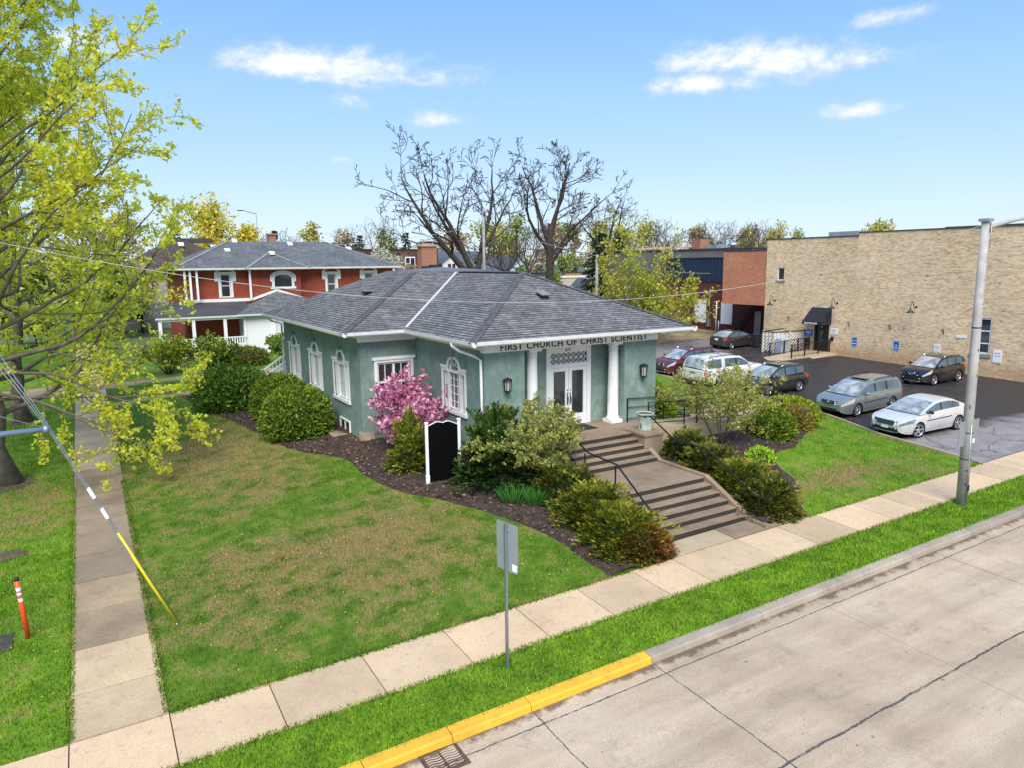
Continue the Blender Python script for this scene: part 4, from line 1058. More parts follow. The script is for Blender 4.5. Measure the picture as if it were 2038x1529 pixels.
# entrance ramp with railings at that door
ER = thing('entrance_ramp', 'short tan concrete ramp with black picket railings up to the awning door', 'ramp', (47, 35.6, 1.5))
b = MB()
def sl(y0, y1, x0, x1, za, zb_):
    t = [(x0, y0), (x1, y0), (x1, y1), (x0, y1)]; zz = lambda x: za+(zb_-za)*(x-x0)/(x1-x0)
    v = [(x, y, zz(x)) for x, y in t]; u = [(x, y, .9) for x, y in t]; b.face(v)
    for i in range(4): j = (i+1) % 4; b.face([u[i], u[j], v[j], v[i]])
sl(34.9, 36.9, 43.6, 48.3, 1.44, 1.66); sl(34.9, 36.9, 48.3, 49.79, 1.66, 1.68)
sl(34.35, 34.899, 46.5, 49.79, 1.42, 1.6)
b.build('slab', M_ramp, ER)
for yy, xs0 in ((34.98, 45.2), (36.82, 45.0)):
    q = MB(); zz = lambda x: 1.44+.22*min(1, (x-43.6)/4.7)
    q.tube([(xs0, yy, zz(xs0)+1.0), (48.4, yy, zz(48.4)+1.0), (49.7, yy, zz(49)+1.0)], .03, 6); q.tube([(xs0, yy, zz(xs0)+.15), (49.7, yy, zz(49)+.15)], .02, 6)
    n = int((49.7-xs0)/.16)
    for k in range(n): xx = xs0+.16*k; q.box(xx-.008, xx+.008, yy-.008, yy+.008, zz(xx)+.15, zz(xx)+1.0)
    q.build('railing', M_black, ER)
    for xx in (xs0, 46.7, 48.3, 49.65):
        q = MB(); q.box(xx-.035, xx+.035, yy-.035, yy+.035, 1.2, zz(xx)+1.05); q.build('post', M_black, ER)
# ================================================================== red brick annex with stair recess, navy cladding
AN = thing('brick_annex', 'orange brick storey over a stair recess, joined to dark brick with navy metal cladding', 'building', (53, 48, 1.8))
b = MB(); DX = 53.6
b.quadwall((WX+.02, 46.3), (WX+.02, 41.52), 5.0, 9.62); b.quadwall((WX+.02, 41.52), (DX, 41.52), 9.0, 9.62); b.quadwall((DX+6, 46.3), (WX+.02, 46.3), 5.0, 9.62)
b.face([(WX+.02, 46.3, 5.0), (DX, 46.3, 5.0), (DX, 41.52, 5.0), (WX+.02, 41.52, 5.0)])
b.build('upper_wall', M_red, AN)
b = MB(); b.box(WX-.02, DX+6, 41.56, 46.34, 9.62, 9.72); b.build('coping', M_cop, AN)
b = MB(); b.quadwall((DX, 64), (DX, 41.5), 1.2, 6.8); b.quadwall((DX, 47.9), (DX-.02, 46.3), 6.8, 7.15)
b.build('lower_wall', M_darkred, AN)
M_navy = simple('navy_metal', (.018, .032, .065), .45, .15, 1.2)
b = MB(); yy = 58.5; k = 0
while yy > 46.3:
    b.box(DX-.06-(.05 if k % 2 else 0), DX+.2, yy-.22, yy, 6.75 if yy > 47.9 else 7.15, 9.08); yy -= .22; k += 1
b.box(DX-.16, DX+.3, 46.3, 58.5, 9.08, 9.16); b.build('metal_cladding', M_navy, AN)
b = MB(); b.box(DX, 70, 46.3, 64, 6.85, 8.95); b.build('roof', M_memb, AN)
def dpanel(y1, y0, z0, z1, name, mat, x=DX):
    q = MB(); q.box(x-.07, x-.002, y0, y1, z0, z1); return q.build(name, mat, AN)
dpanel(53.4, 51.85, 2.72, 5.0, 'white_panel', M_swhite); dpanel(49.85, 48.42, 2.72, 4.86, 'white_panel', M_swhite); dpanel(45.7, 45.0, 1.85, 4.15, 'grey_door', simple('grey_door', (.42, .43, .45), .5))
q = MB(); q.tube([(DX-.1, 50.4, 1.95), (DX-.1, 50.4, 4.9)], .07, 8); q.tube([(DX-.1, 50.05, 1.95), (DX-.1, 50.05, 3.0)], .05, 8); q.build('downspout', M_white, AN)
q = MB(); q.box(DX-.22, DX, 51.2, 51.5, 2.35, 3.1); q.tube([(DX-.08, 51.35, 3.1), (DX-.08, 51.35, 6.1)], .03, 6); q.build('electric_meter', M_alu, AN)
q = MB()
for k in range(12):
    t = k/11; y = 47.6-2.5*t; z = 1.95+2.9*t; q.box(DX-1.0, DX-.1, y-.14, y+.14, z, z+.05)
for xx in (DX-1.02, DX-.08): q.beam((xx, 47.75, 1.85), (xx, 45.0, 5.0), .04, .2)
q.tube([(DX-1.02, 47.7, 2.85), (DX-1.02, 45.1, 5.85)], .025, 6); q.build('fire_stair', M_black, AN)
# sheet of flat-roofed blocks behind
def block(name, label, x0, x1, y0, y1, z1, mat, rmat=M_memb, z0=1., cat='building'):
    t = thing(name, label, cat, ((x0+x1)/2, (y0+y1)/2, z0)); b = MB()
    for a, c in (((x0, y0), (x1, y0)), ((x1, y0), (x1, y1)), ((x1, y1), (x0, y1)), ((x0, y1), (x0, y0))): b.quadwall(a, c, z0, z1)
    b.build('wall', mat, t)
    b = MB(); b.face([(x0, y0, z1-.15), (x1, y0, z1-.15), (x1, y1, z1-.15), (x0, y1, z1-.15)]); b.build('roof', rmat, t)
    b = MB()
    for a, c in (((x0, y0), (x1, y0)), ((x1, y0), (x1, y1)), ((x1, y1), (x0, y1)), ((x0, y1), (x0, y0))): b.beam((a[0], a[1], z1), (c[0], c[1], z1), .3, .12)
    b.build('coping', M_cop, t)
    return t
FR = block('flat_roof_building', 'mauve grey flat-roofed commercial block with roof vents and chimney, behind the navy cladding', 66, 90, 57, 84, 10.25, simple('mauve_render', (.20, .165, .165), .85, .15, .4))
b = MB(); b.box(67, 68.6, 66.2, 67.6, 10.2, 11.5); b.build('chimney', M_chim, FR)
b = MB(); b.lathe((68, 61.8, 10.2), [(.3, 0), (.3, .35), (.65, .4), (.6, .65), (.3, .85), (.02, .9)], 14); b.build('roof_ventilator', M_alu, FR)
b = MB(); b.box(67, 68.4, 63.5, 64.4, 10.2, 10.75); b.box(67.2, 68, 65, 65.6, 10.2, 10.6); b.build('air_conditioner', M_alu, FR)
b = MB(); roof_face(b, [(66.1, 84, 10.4), (66.1, 71, 10.4), (76, 71, 11.0), (76, 84, 11.0)]); b.build('tan_roof', simple('tan_roof', (.42, .25, .13), .85, .15, .4), FR)
BE = block('beige_building', 'small beige block building with flat white-edged roof, seen between the bare tree and the poles', 69, 83, 100, 112, 6.75, simple('beige_render', (.55, .47, .38), .85, .12, .5), M_swhite)
b = MB(); b.beam((68.9, 99.95, 6.5), (83.1, 99.95, 6.5), .12, .45); b.build('fascia', M_white, BE)
for x in (73, 78.5): q = MB(); q.box(x, x+1., 99.93, 100, 4.2, 5.4); q.build('window', M_glass, BE)
# ================================================================== red brick house behind the church
RH = thing('brick_house', 'two-storey red brick house with grey hipped roof, white arched window surrounds and a white porch', 'house', (15, 68, 1.7))
HY = 64.2; b = MB()
hw = [(9.95, 10.75, 6.2, 8.15), (18.95, 19.75, 6.2, 8.05), (22.45, 23.25, 6.4, 8.1)]
ph = wall_open(b, (7.1, HY), (25.2, HY), 1.4, 8.6, [(x0-7.1, x1-7.1, z0, [(x0-7.1, z1), (x1-7.1, z1)]) for x0, x1, z0, z1 in hw], .12)
b.quadwall((25.2, HY), (25.2, 77), 1.4, 8.6); b.quadwall((25.2, 77), (7.1, 77), 1.4, 8.6); b.quadwall((7.1, 77), (7.1, HY), 1.4, 8.6)
pj = wall_open(b, (12.3, HY-.45), (16.5, HY-.45), 1.4, 8.58, [(1.95, 3.4, 7.0, arc(2.675, 7.72, .725, 10, .32))], .12)
b.quadwall((16.5, HY-.45), (16.5, HY), 1.4, 8.58); b.quadwall((12.3, HY), (12.3, HY-.45), 1.4, 8.58)
b.build('wall', M_house, RH)
for x0, x1, z0, z1 in hw:
    wo = pwin(RH, ph, x0-7.1, x1-7.1, z0, z1, ((z0+z1)/2,), fw=.09)
    q = MB(); frame_path(q, ph, [(x0-7.1, z0), (x0-7.1, z1), (x1-7.1, z1), (x1-7.1, z0)], .17, -.06, .02)
    pbox(q, ph, x0-7.55, x0-7.27, 7.55, 8.3, -.08, .02); pbox(q, ph, x1-6.93, x1-6.65, 7.55, 8.3, -.08, .02)
    frame_path(q, ph, [(x0-7.55, 8.2)]+arc((x0+x1)/2-7.1, 8.2, (x1-x0)/2+.33, 8, .28)+[(x1-6.65, 8.2)], .1, -.09, .02)
    q.build('window_surround', M_white, wo)
g = MB(); g.face([pj(a, z, .1) for a, z in [(1.95, 7.0)]+arc(2.675, 7.72, .725, 10, .32)+[(3.4, 7.0)]][::-1]); wo = g.build('arched_window', M_glass, RH)
q = MB(); frame_path(q, pj, [(1.95, 7.0), (1.95, 7.6)]+arc(2.675, 7.72, .725, 10, .32)[1:-1]+[(3.4, 7.6), (3.4, 7.0)], .22, -.06, .03); frame_path(q, pj, [(1.7, 7.45)]+arc(2.675, 7.75, 1.0, 10, .52)[1:-1]+[(3.65, 7.45)], .12, -.1, .02); pbox(q, pj, 1.6, 3.75, 6.83, 7.0, -.1, .05); q.build('window_surround', M_white, wo)
for x in (7.1, 7.5, 12.15, 8.0): q = MB(); q.box(x, x+.16, HY-.66, HY-.46, 6.0, 8.45); q.build('corner_board', M_white, RH)
q = MB(); q.box(7.0, 12.3, HY-.12, HY, 5.85, 6.1)
q.beam((12.2, HY-.5, 5.95), (14.4, HY-.5, 6.72), .1, .2); q.beam((14.4, HY-.5, 6.72), (16.6, HY-.5, 5.95), .1, .2); q.build('band', M_white, RH)
b = MB(); e = (6.3, 25.9, 63.3, 77.9); rz_ = 11.0; zE = 8.62
roof_face(b, [(e[0], e[2], zE), (e[1], e[2], zE), (20.5, 69.5, rz_), (11.6, 69.5, rz_)]); roof_face(b, [(e[1], e[2], zE), (e[1], e[3], zE), (20.5, 71.5, rz_), (20.5, 69.5, rz_)])
roof_face(b, [(e[1], e[3], zE), (e[0], e[3], zE), (11.6, 71.5, rz_), (20.5, 71.5, rz_)]); roof_face(b, [(e[0], e[3], zE), (e[0], e[2], zE), (11.6, 69.5, rz_), (11.6, 71.5, rz_)])
b.face([(11.6, 69.5, rz_), (20.5, 69.5, rz_), (20.5, 71.5, rz_), (11.6, 71.5, rz_)])
roof_face(b, [(11.9, 62.9, zE), (17.1, 62.9, zE), (14.5, 66.2, 9.95)]); roof_face(b, [(11.9, 69.5, zE), (11.9, 62.9, zE), (14.5, 66.2, 9.95), (14.5, 69.5, 9.95)]); roof_face(b, [(17.1, 62.9, zE), (17.1, 69.5, zE), (14.5, 69.5, 9.95), (14.5, 66.2, 9.95)])
hr = b.build('roof', M_shingle2, RH)
q = MB(); gutter(q, (6.3, 63.3, zE), (11.9, 63.3, zE)); gutter(q, (11.9, 62.9, zE), (17.1, 62.9, zE)); gutter(q, (17.1, 63.3, zE), (25.9, 63.3, zE)); gutter(q, (6.3, 77.9, zE), (6.3, 63.3, zE)); gutter(q, (25.9, 63.3, zE), (25.9, 77.9, zE))
q.box(6.5, 25.7, 63.5, 64.2, 8.5, 8.56); q.build('gutter', M_white, RH)
q = MB()
for A_, B_ in (((11.9, 62.9, zE), (14.5, 66.2, 9.95)), ((17.1, 62.9, zE), (14.5, 66.2, 9.95)), ((6.3, 63.3, zE), (11.6, 69.5, rz_)), ((25.9, 63.3, zE), (20.5, 69.5, rz_))): q.beam(A_, B_, .3, .06)
q.build('ridge_caps', simple('pale_ridge', (.22, .225, .22), .9, .2), hr)
for x, y, z in ((11.2, 67.3, 10.2), (12.2, 69.3, 11.05), (17.0, 68.8, 10.8), (14.6, 65.6, 9.9), (22.4, 68.2, 10.35)):
    q = MB(); q.obox((x, y, z), (1, 0, 0), (0, 1, .35), (0, 0, 1), .22, .22, .08); q.build('roof_vent', M_white, hr)
q = MB(); q.box(16.1, 16.8, 73.2, 73.9, 9.5, 11.75); q.box(16.0, 16.9, 73.1, 74.0, 11.75, 11.9); q.build('chimney', M_chim, RH)
q = MB(); q.tube([(20.0, 69, 10.8), (20., 69, 11.6)], .07, 8); q.build('vent_pipe', M_white, RH)
# porch: low roof, posts, balustrade, clapboard bay
PY = 61.7; b = MB()
roof_face(b, [(4.6, PY-.4, 4.85), (11.8, PY-.4, 4.85), (11.8, HY, 5.9), (4.6, HY, 5.9)]); b.build('porch_roof', simple('dark_porch_roof', (.05, .052, .058), .8, .2, .8), RH)
b = MB(); A_ = (10.6, PY-.5, 4.89); B_ = (14.6, PY-.7, 4.89); C_ = (18.6, PY+.4, 4.89)
roof_face(b, [A_, B_, (14.4, HY-.46, 6.66)]); roof_face(b, [B_, C_, (17, HY-.46, 6.0), (14.4, HY-.46, 6.66)]); roof_face(b, [(10.6, HY, 4.9), A_, (14.4, HY-.46, 6.66)]); b.build('bay_roof', M_shingle2, RH)
q = MB(); gutter(q, (4.6, PY-.4, 4.85), (10.6, PY-.4, 4.85)); gutter(q, A_, B_); gutter(q, B_, C_); q.box(4.8, 11.2, PY-.28, PY-.1, 4.58, 4.74); q.build('porch_trim', M_white, RH)
def clap(name):
    m, nt, bs = newmat(name); v = node(nt, 'ShaderNodeNewGeometry').outputs['Position']; fr = mth(nt, 'FRACT', mth(nt, 'MULTIPLY', sepxyz(nt, v)[2], 1/.17))
    setin(nt, bs, Base_Color=mixc(nt, ramp(nt, fr, [(.0, .55), (.16, 0.)]), (.74, .75, .74), (.35, .36, .37)), Roughness=.5, Normal=bump(nt, mth(nt, 'SUBTRACT', 1., fr), .6, .02)); return m
M_clap = clap('white_clapboard')
b = MB(); b.quadwall((11.2, PY), (13.5, PY-.25), 1.4, 4.82); b.quadwall((13.5, PY-.25), (18.2, PY+.5), 1.4, 4.82); b.quadwall((18.2, PY+.5), (18.2, HY), 1.4, 4.82); b.quadwall((11.2, HY), (11.2, PY), 1.4, 4.82)
bo = b.build('clapboard_bay', M_clap, RH)
q = MB()
for x, y in ((11.2, PY-.02), (13.5, PY-.27), (18.2, PY+.48)): q.box(x-.1, x+.1, y-.06, y+.06, 1.4, 4.8)
q.box(15.3, 16.6, PY+.0, PY+.1, 2.9, 4.25); q.build('bay_trim', M_white, bo)
q = MB(); q.box(15.42, 16.48, PY-.03, PY+.05, 3.0, 4.15); q.build('window', M_glass, RH)
for x in (4.9, 7.3, 9.65):
    q = MB(); q.box(x-.12, x+.12, PY-.3, PY-.06, 1.9, 4.58); q.build('porch_post', M_white, RH)
q = MB(); q.box(4.9, 11.2, PY-.22, PY-.14, 3.05, 3.14); q.box(4.9, 11.2, PY-.22, PY-.14, 2.5, 2.58)
x = 4.95
while x < 11.1: q.box(x, x+.09, PY-.2, PY-.16, 2.58, 3.05); x += .19
q.box(4.7, 11.2, PY-.3, PY, 1.4, 2.45); q.build('balustrade', M_white, RH)
q = MB(); q.box(4.7, 11.2, PY, HY, 2.3, 2.42); q.build('porch_floor', simple('porch_boards', (.25, .25, .26), .7), RH)
# ================================================================== more distant houses
def house(name, label, x0, x1, y0, y1, z0, ze, zr, wall, roof, ridge='x', hip=0., wins=(), ov=.4, cat='house'):
    t = thing(name, label, cat, ((x0+x1)/2, (y0+y1)/2, z0)); b = MB()
    for a, c in (((x0, y0), (x1, y0)), ((x1, y0), (x1, y1)), ((x1, y1), (x0, y1)), ((x0, y1), (x0, y0))): b.quadwall(a, c, z0, ze)
    xm, ym = (x0+x1)/2, (y0+y1)/2
    if not hip:
        if ridge == 'x':
            for x in (x0, x1): b.face([(x, y0, ze), (x, y1, ze), (x, ym, zr)])
        else:
            for y in (y0, y1): b.face([(x0, y, ze), (x1, y, ze), (xm, y, zr)])
    b.build('wall', wall, t); b = MB(); s_ = (zr-ze)/((y1-y0)/2 if ridge == 'x' else (x1-x0)/2); d = ov*s_
    x0 -= ov; x1 += ov; y0 -= ov; y1 += ov; ze -= d-.05; zr += .05
    if ridge == 'x':
        a0, a1 = (x0+hip, ym, zr), (x1-hip, ym, zr)
        roof_face(b, [(x0, y0, ze), (x1, y0, ze), a1, a0]); roof_face(b, [(x1, y1, ze), (x0, y1, ze), a0, a1])
        if hip: roof_face(b, [(x0, y1, ze), (x0, y0, ze), a0]); roof_face(b, [(x1, y0, ze), (x1, y1, ze), a1])
    else:
        a0, a1 = (xm, y0+hip, zr), (xm, y1-hip, zr)
        roof_face(b, [(x0, y1, ze), (x0, y0, ze), a0, a1]); roof_face(b, [(x1, y0, ze), (x1, y1, ze), a1, a0])
        if hip: roof_face(b, [(x0, y0, ze), (x1, y0, ze), a0]); roof_face(b, [(x1, y1, ze), (x0, y1, ze), a1])
    b.build('roof', roof, t)
    for (wx, wz, ww, wh) in wins:
        q = MB(); yy = y0+ov
        q.box(wx-ww/2-.1, wx+ww/2+.1, yy-.05, yy+.02, wz-wh/2-.1, wz+wh/2+.1); wo = q.build('window', M_white, t)
        q = MB(); q.box(wx-ww/2, wx-.04, yy-.07, yy-.052, wz-wh/2, wz+wh/2); q.box(wx+.04, wx+ww/2, yy-.07, yy-.052, wz-wh/2, wz+wh/2); q.build('pane', M_glass, wo)
    return t
BH = house('brown_roof_house', 'house with a broad dark brown shingle roof, behind the budding tree on the left', 3.5, 17, 88, 103, 2, 8.4, 12.0, simple('grey_siding', (.32, .30, .29), .8), M_shingle3, 'x', 6.5)
q = MB(); q.box(10.2, 14.2, 95, 96.5, 11.6, 12.15); q.build('ridge_box', M_cop, BH)
for x, y, z in ((10.4, 93, 11.4), (13.8, 92, 11.1)): q = MB(); q.obox((x, y, z), (1, 0, 0), (0, 1, .4), (0, 0, 1), .3, .3, .1); q.build('roof_vent', M_white, BH)
LB = block('long_brick_building', 'long low brown brick apartment block with a flat roof, right of the red brick house', 36, 56, 120, 134, 11.4, brickmat('brown_brick', (.13, .06, .045), (.10, .045, .035), (.1, .06, .05)), z0=3)
for x in (43.4, 50.5):
    q = MB(); q.box(x-.95, x+.95, 119.9, 120, 8.2, 10.1); wo = q.build('window', M_white, LB); q = MB(); q.box(x-.8, x-.1, 119.85, 119.899, 8.4, 9.9); q.box(x+.1, x+.8, 119.85, 119.899, 8.4, 9.9); q.build('pane', M_glass, wo)
M_wsid = simple('white_siding', (.72, .73, .74), .6, .06); M_slate = simple('slate_roof', (.085, .095, .115), .8, .2, 1)
H1 = house('dormer_house', 'white house with dark slate roof and twin-window dormer, right of the brick chimney', 55, 68, 122, 134, 3, 6.3, 11.2, M_wsid, M_slate, 'x')
q = MB(); q.box(57.6, 61.6, 122, 126, 7.3, 9.0); q.face([(57.6, 121.99, 9), (61.6, 121.99, 9), (59.6, 121.99, 10.3)]); do_ = q.build('dormer', M_wsid, H1)
q = MB(); q.face([(57.2, 121.6, 8.8), (59.6, 121.6, 10.5), (59.6, 128, 10.5), (57.2, 128, 8.8)]); q.face([(62, 121.6, 8.8), (62, 128, 8.8), (59.6, 128, 10.5), (59.6, 121.6, 10.5)]); q.build('dormer_roof', M_slate, do_)
q = MB(); q.box(58.9, 59.5, 121.9, 121.98, 7.8, 8.8); q.box(59.8, 60.4, 121.9, 121.98, 7.8, 8.8); q.build('window', M_glass, do_)
house('gable_house', 'pale blue gabled house with grey roof, framed by the limbs of the right-hand bare tree', 72, 79, 124, 136, 3, 6.2, 10.2, simple('pale_blue_siding', (.55, .62, .70), .6), M_slate, 'y', wins=((75.5, 7.3, 1.2, 1.4),))
house('cottage', 'small house with a long blue-grey roof left of the gabled one', 64.5, 72, 126, 136, 3, 6.6, 10.0, M_wsid, M_slate, 'x')
SB = block('shop', 'low shop with bright yellow fascia and maroon wall, seen over the church roof', 76, 92, 110, 120, 6.9, simple('maroon_wall', (.13, .02, .03), .7), z0=3)
q = MB(); q.box(77, 81.5, 109.8, 110, 5.6, 6.7); q.build('fascia', simple('yellow_fascia', (.75, .52, .03), .5), SB)
house('shed', 'small white gabled shed peeping over the church roof by the right bare tree', 66, 68.2, 88, 92, 2.5, 5.4, 6.3, M_wsid, M_slate, 'y')
# ================================================================== vegetation
M_bark = simple('bark', (.15, .12, .09), .95, .35, 3, bmp=.6)
M_barkgrey = simple('dark_bark', (.046, .035, .027), .95, .35, 3, bmp=.6)
M_twig = simple('twig_bark', (.07, .05, .038), .9, .3, 3)
def grow(out, tips, rg, p, d, L, r, lev, P):
    n = max(3, int(L/P['seg'][min(lev, len(P['seg'])-1)])); pts = [p.copy()]; rad = [r]; dirs = []
    for i in range(n):
        d = (d + Vector((rg.gauss(0, 1), rg.gauss(0, 1), rg.gauss(0, 1)))*P['wander'][min(lev, len(P['wander'])-1)] + Vector((0, 0, P['up'][min(lev, len(P['up'])-1)]))).normalized()
        p = p + d*(L/n); pts.append(p.copy()); rad.append(max(P['rmin'], r*(1-(i+1)/n*P['taper']))); dirs.append(d.copy())
    out.append((pts, rad, lev))
    if lev >= P['levels']:
        tips.append((pts, dirs)); return
    nc = P['n'][lev]
    nc = nc if isinstance(nc, int) else rg.randint(*nc)
    t0 = P['t0'][lev]
    for k in range(nc):
        t = t0+(1-t0)*(k+rg.random())/nc
        i = min(n-1, max(0, int(t*n))); q = pts[i].lerp(pts[i+1], t*n-i) if i < n else pts[-1]
        dd = dirs[i]; ax = dd.orthogonal(); ax.rotate(Matrix.Rotation(rg.uniform(0, 2*math.pi) if lev else k*2.4+rg.uniform(-.5, .5), 3, dd))
        nd = dd.copy(); nd.rotate(Matrix.Rotation(R(rg.uniform(*P['ang'][lev])), 3, ax))
        l = P['len'][lev]*(1-P['short']*(t-t0)/(1-t0+1e-6))*rg.uniform(.75, 1.2)*(L if P.get('rel', True) else 1)
        grow(out, tips, rg, q, nd, l, max(P['rmin'], rad[i]*P['rr']*rg.uniform(.8, 1.1)), lev+1, P)
def wood(out, parent, mat, trunklev=0, name_t='trunk', name_b='branches'):
    a = MB(); b = MB()
    for pts, rad, lev in out:
        (a if lev <= trunklev else b).tube(pts, rad, 10 if lev == 0 else 7 if rad[0] > .06 else 4 if rad[0] > .02 else 3, cap=lev == 0)
    r = []
    for m, nm in ((a, name_t), (b, name_b)):
        if m.v: r.append(m.build(nm, mat, parent))
    return r
def tipleaves(name, tips, parent, mat, per, length, width, rs, spread=.12, along=(.15, 1.), droop=0.):
    P = []; D = []
    for pts, dirs in tips:
        n = len(pts)-1
        for k in range(per):
            t = rs.uniform(*along)*n; i = min(n-1, int(t)); q = pts[i].lerp(pts[i+1], t-i)
            P.append(tuple(q)); dv = np.array(dirs[i])*.5+rs.normal(size=3)*.8; dv[2] += .3-droop; D.append(dv)
    P = np.array(P)+rs.normal(size=(len(P), 3))*spread
    return link(name, leaves(name, P, np.array(D), length, width, rs), mat, parent)
def clumpleaves(name, tips, parent, mat, per, cl, length, width, rs, spread=.1):
    """small rosettes of leaves: cl leaves round each of `per` buds on a twig"""
    P = []; D = []
    for pts, dirs in tips:
        n = len(pts)-1
        for k in range(per):
            t = (k+rs.random())/per*n if per > 1 else n*.98; i = min(n-1, int(t)); q = np.array(pts[i].lerp(pts[i+1], t-i))+rs.normal(size=3)*spread*.4
            ax = np.array(dirs[i])*.6+np.array((0, 0, .5))
            for _ in range(cl): P.append(q+rs.normal(size=3)*spread*.3); D.append(ax*.5+rs.normal(size=3)*.75)
    return link(name, leaves(name, np.array(P), np.array(D), length, width, rs), mat, parent)
# ---------------- the budding street tree on the left
M_spring = leafmat('spring_leaves', [(.58, .66, .04), (.74, .79, .06), (.86, .87, .13), (.66, .75, .07)], .58, .5, (.82, .76, .08), .5)
def streettree(name, label, base, H, nprim, seed, rad, reach, leafper, twig=(4, 6), zmin=.12, lsz=.17, extra=()):
    rg = random.Random(seed); rs_ = np.random.RandomState(seed)
    t = thing(name, label, 'tree', base, 0); out = []; tips = []
    b0 = Vector(base); tp = [b0+Vector((0, 0, -.1))]; tr = [rad*1.5]; n = 16
    for i in range(1, n+1):
        f_ = i/n; tp.append(b0+Vector((.25*math.sin(f_*5+seed)+.1*rg.gauss(0, 1), .25*math.cos(f_*4)+.1*rg.gauss(0, 1), H*f_))); tr.append(rad*(1.12 if i == 1 else 1)*(1-.93*f_))
    out.append((tp, tr, 0))
    PR = dict(seg=[.5, .6, .45, .3], wander=[0, .09, .13, .16], up=[0, .045, .03, .02], rmin=.010, taper=.85, levels=3, n=[0, (7, 10), twig], t0=[0, .18, .1], ang=[(0, 0), (28, 62), (25, 65)], len=[0, .42, .42], short=.45, rr=.5)
    for k in range(nprim):
        f_ = zmin+(.96-zmin)*(k/(nprim-1))**.9; i = min(n-1, int(f_*n)); q = tp[i].lerp(tp[i+1], f_*n-i)
        a = k*2.39996+rg.uniform(-.35, .35)
        L = reach*(1.05-f_)**.62*rg.uniform(.8, 1.12)*(.8 if f_ < .2 else 1)
        el = R(8+48*f_+rg.uniform(-7, 9)) if f_ > .22 else R(rg.uniform(-4, 16))
        d_ = Vector((math.cos(a)*math.cos(el), math.sin(a)*math.cos(el), math.sin(el)))
        grow(out, tips, rg, q, d_, L, max(.03, rad*.34*(1.05-f_)), 1, PR)
    for zz, d_, L in extra: grow(out, tips, rg, b0+Vector((0, 0, zz)), Vector(d_).normalized(), L, .065, 1, dict(PR, up=[0, -.012, .0, .0]))
    wood(out, t, M_bark)
    clumpleaves('leaves', tips, t, M_spring, *leafper, lsz, lsz*.8, rs_, .14)
    return t
streettree('street_tree', 'large street tree in yellow-green leaf, its trunk nearest beside the walk', (-3.05, 32.0, g0(-3, 32)), 21.5, 58, 11, .34, 10.0, (8, 4), (6, 8), lsz=.12, extra=((4.2, (1, -.35, .0), 7.0), (3.4, (.8, -.8, -.05), 6.6), (3.2, (1, -.1, -.02), 6.6)))
streettree('street_tree', 'second budding street tree, its trunk further back along the left side of the walk', (-3.1, 43.2, g0(-3, 43)), 17, 34, 5, .3, 7.8, (5, 4), (4, 6), lsz=.16)
streettree('street_tree', 'budding tree at the far left, beyond the drive and behind the other two street trees', (-7.5, 60, g0(-7, 60)), 17, 26, 9, .3, 7.8, (5, 4), (4, 5), lsz=.2)
# ---------------- bare trees beyond the church
def baretree(name, label, base, limbs, seed, levels=4, rmin=.027, mat=None, n=((5, 7), (4, 5), (3, 4), (2, 3)), wander=.18, trunk=None):
    rg = random.Random(seed); t = thing(name, label, 'tree', base); out = []; tips = []
    PR = dict(seg=[1.2, 1.0, .8, .6, .5], wander=[wander*.7, wander, wander*1.2, wander*1.4, wander*1.5], up=[.03, .045, .05, .05, .04], rmin=rmin, taper=.8, levels=levels, n=n, t0=[.22, .2, .15, .1], ang=[(22, 55), (22, 58), (22, 60), (20, 60)], len=[.62, .55, .52, .5], short=.45, rr=.44)
    if trunk: out.append(([Vector(q) for q in trunk[0]], trunk[1], 0))
    for p, d_, L, r in limbs: grow(out, tips, rg, Vector(p), Vector(d_).normalized(), L, r, 0, PR)
    wood([(a, b_, 1 if (trunk and c == 0 and a is not out[0][0]) else c) for a, b_, c in out], t, mat or M_barkgrey)
    return t, tips
Yt = 74.; bx = 39.0; bz = g0(39, Yt)
baretree('bare_tree', 'leafless spreading tree with a long limb leaning left, behind the church roof', (bx, Yt, bz),
         [((bx, Yt, bz+4.6), (-.9, 0, .85), 13.5, .42), ((bx+.1, Yt+.3, bz+5), (-.2, .1, 1), 13, .38), ((bx+.4, Yt, bz+5), (.42, .1, 1), 13, .36), ((bx+.2, Yt, bz+5.2), (-.42, .2, 1), 12.5, .3), ((bx+.4, Yt+.2, bz+6.5), (.85, .2, .7), 10.5, .25)], 21,
         trunk=([(bx, Yt, bz-.2), (bx, Yt, bz+2.5), (bx+.1, Yt, bz+5.4)], [.7, .56, .5]))
bx = 49.6; bz = g0(bx, Yt)
baretree('bare_tree', 'tall leafless tree with upright fan of limbs, right of the leaning bare tree', (bx, Yt, bz),
         [((bx, Yt, bz+8.5), (-.45, 0, 1), 10.5, .3), ((bx+.1, Yt, bz+9.5), (.42, .1, 1), 10.4, .29), ((bx+.1, Yt, bz+7), (.95, .1, .9), 11, .25), ((bx, Yt, bz+7.8), (-.8, -.1, .9), 9.8, .25), ((bx, Yt, bz+9), (.02, .1, 1), 9.6, .28), ((bx-.1, Yt, bz+3.2), (-.85, 0, .5), 9.5, .3), ((bx, Yt, bz+6), (.2, -.5, .9), 8, .25)], 8,
         trunk=([(bx, Yt, bz-.2), (bx, Yt, bz+4), (bx-.1, Yt, bz+8), (bx+.05, Yt, bz+11)], [.62, .5, .42, .35]))
bx = 61; by = 77; bz = g0(bx, by)
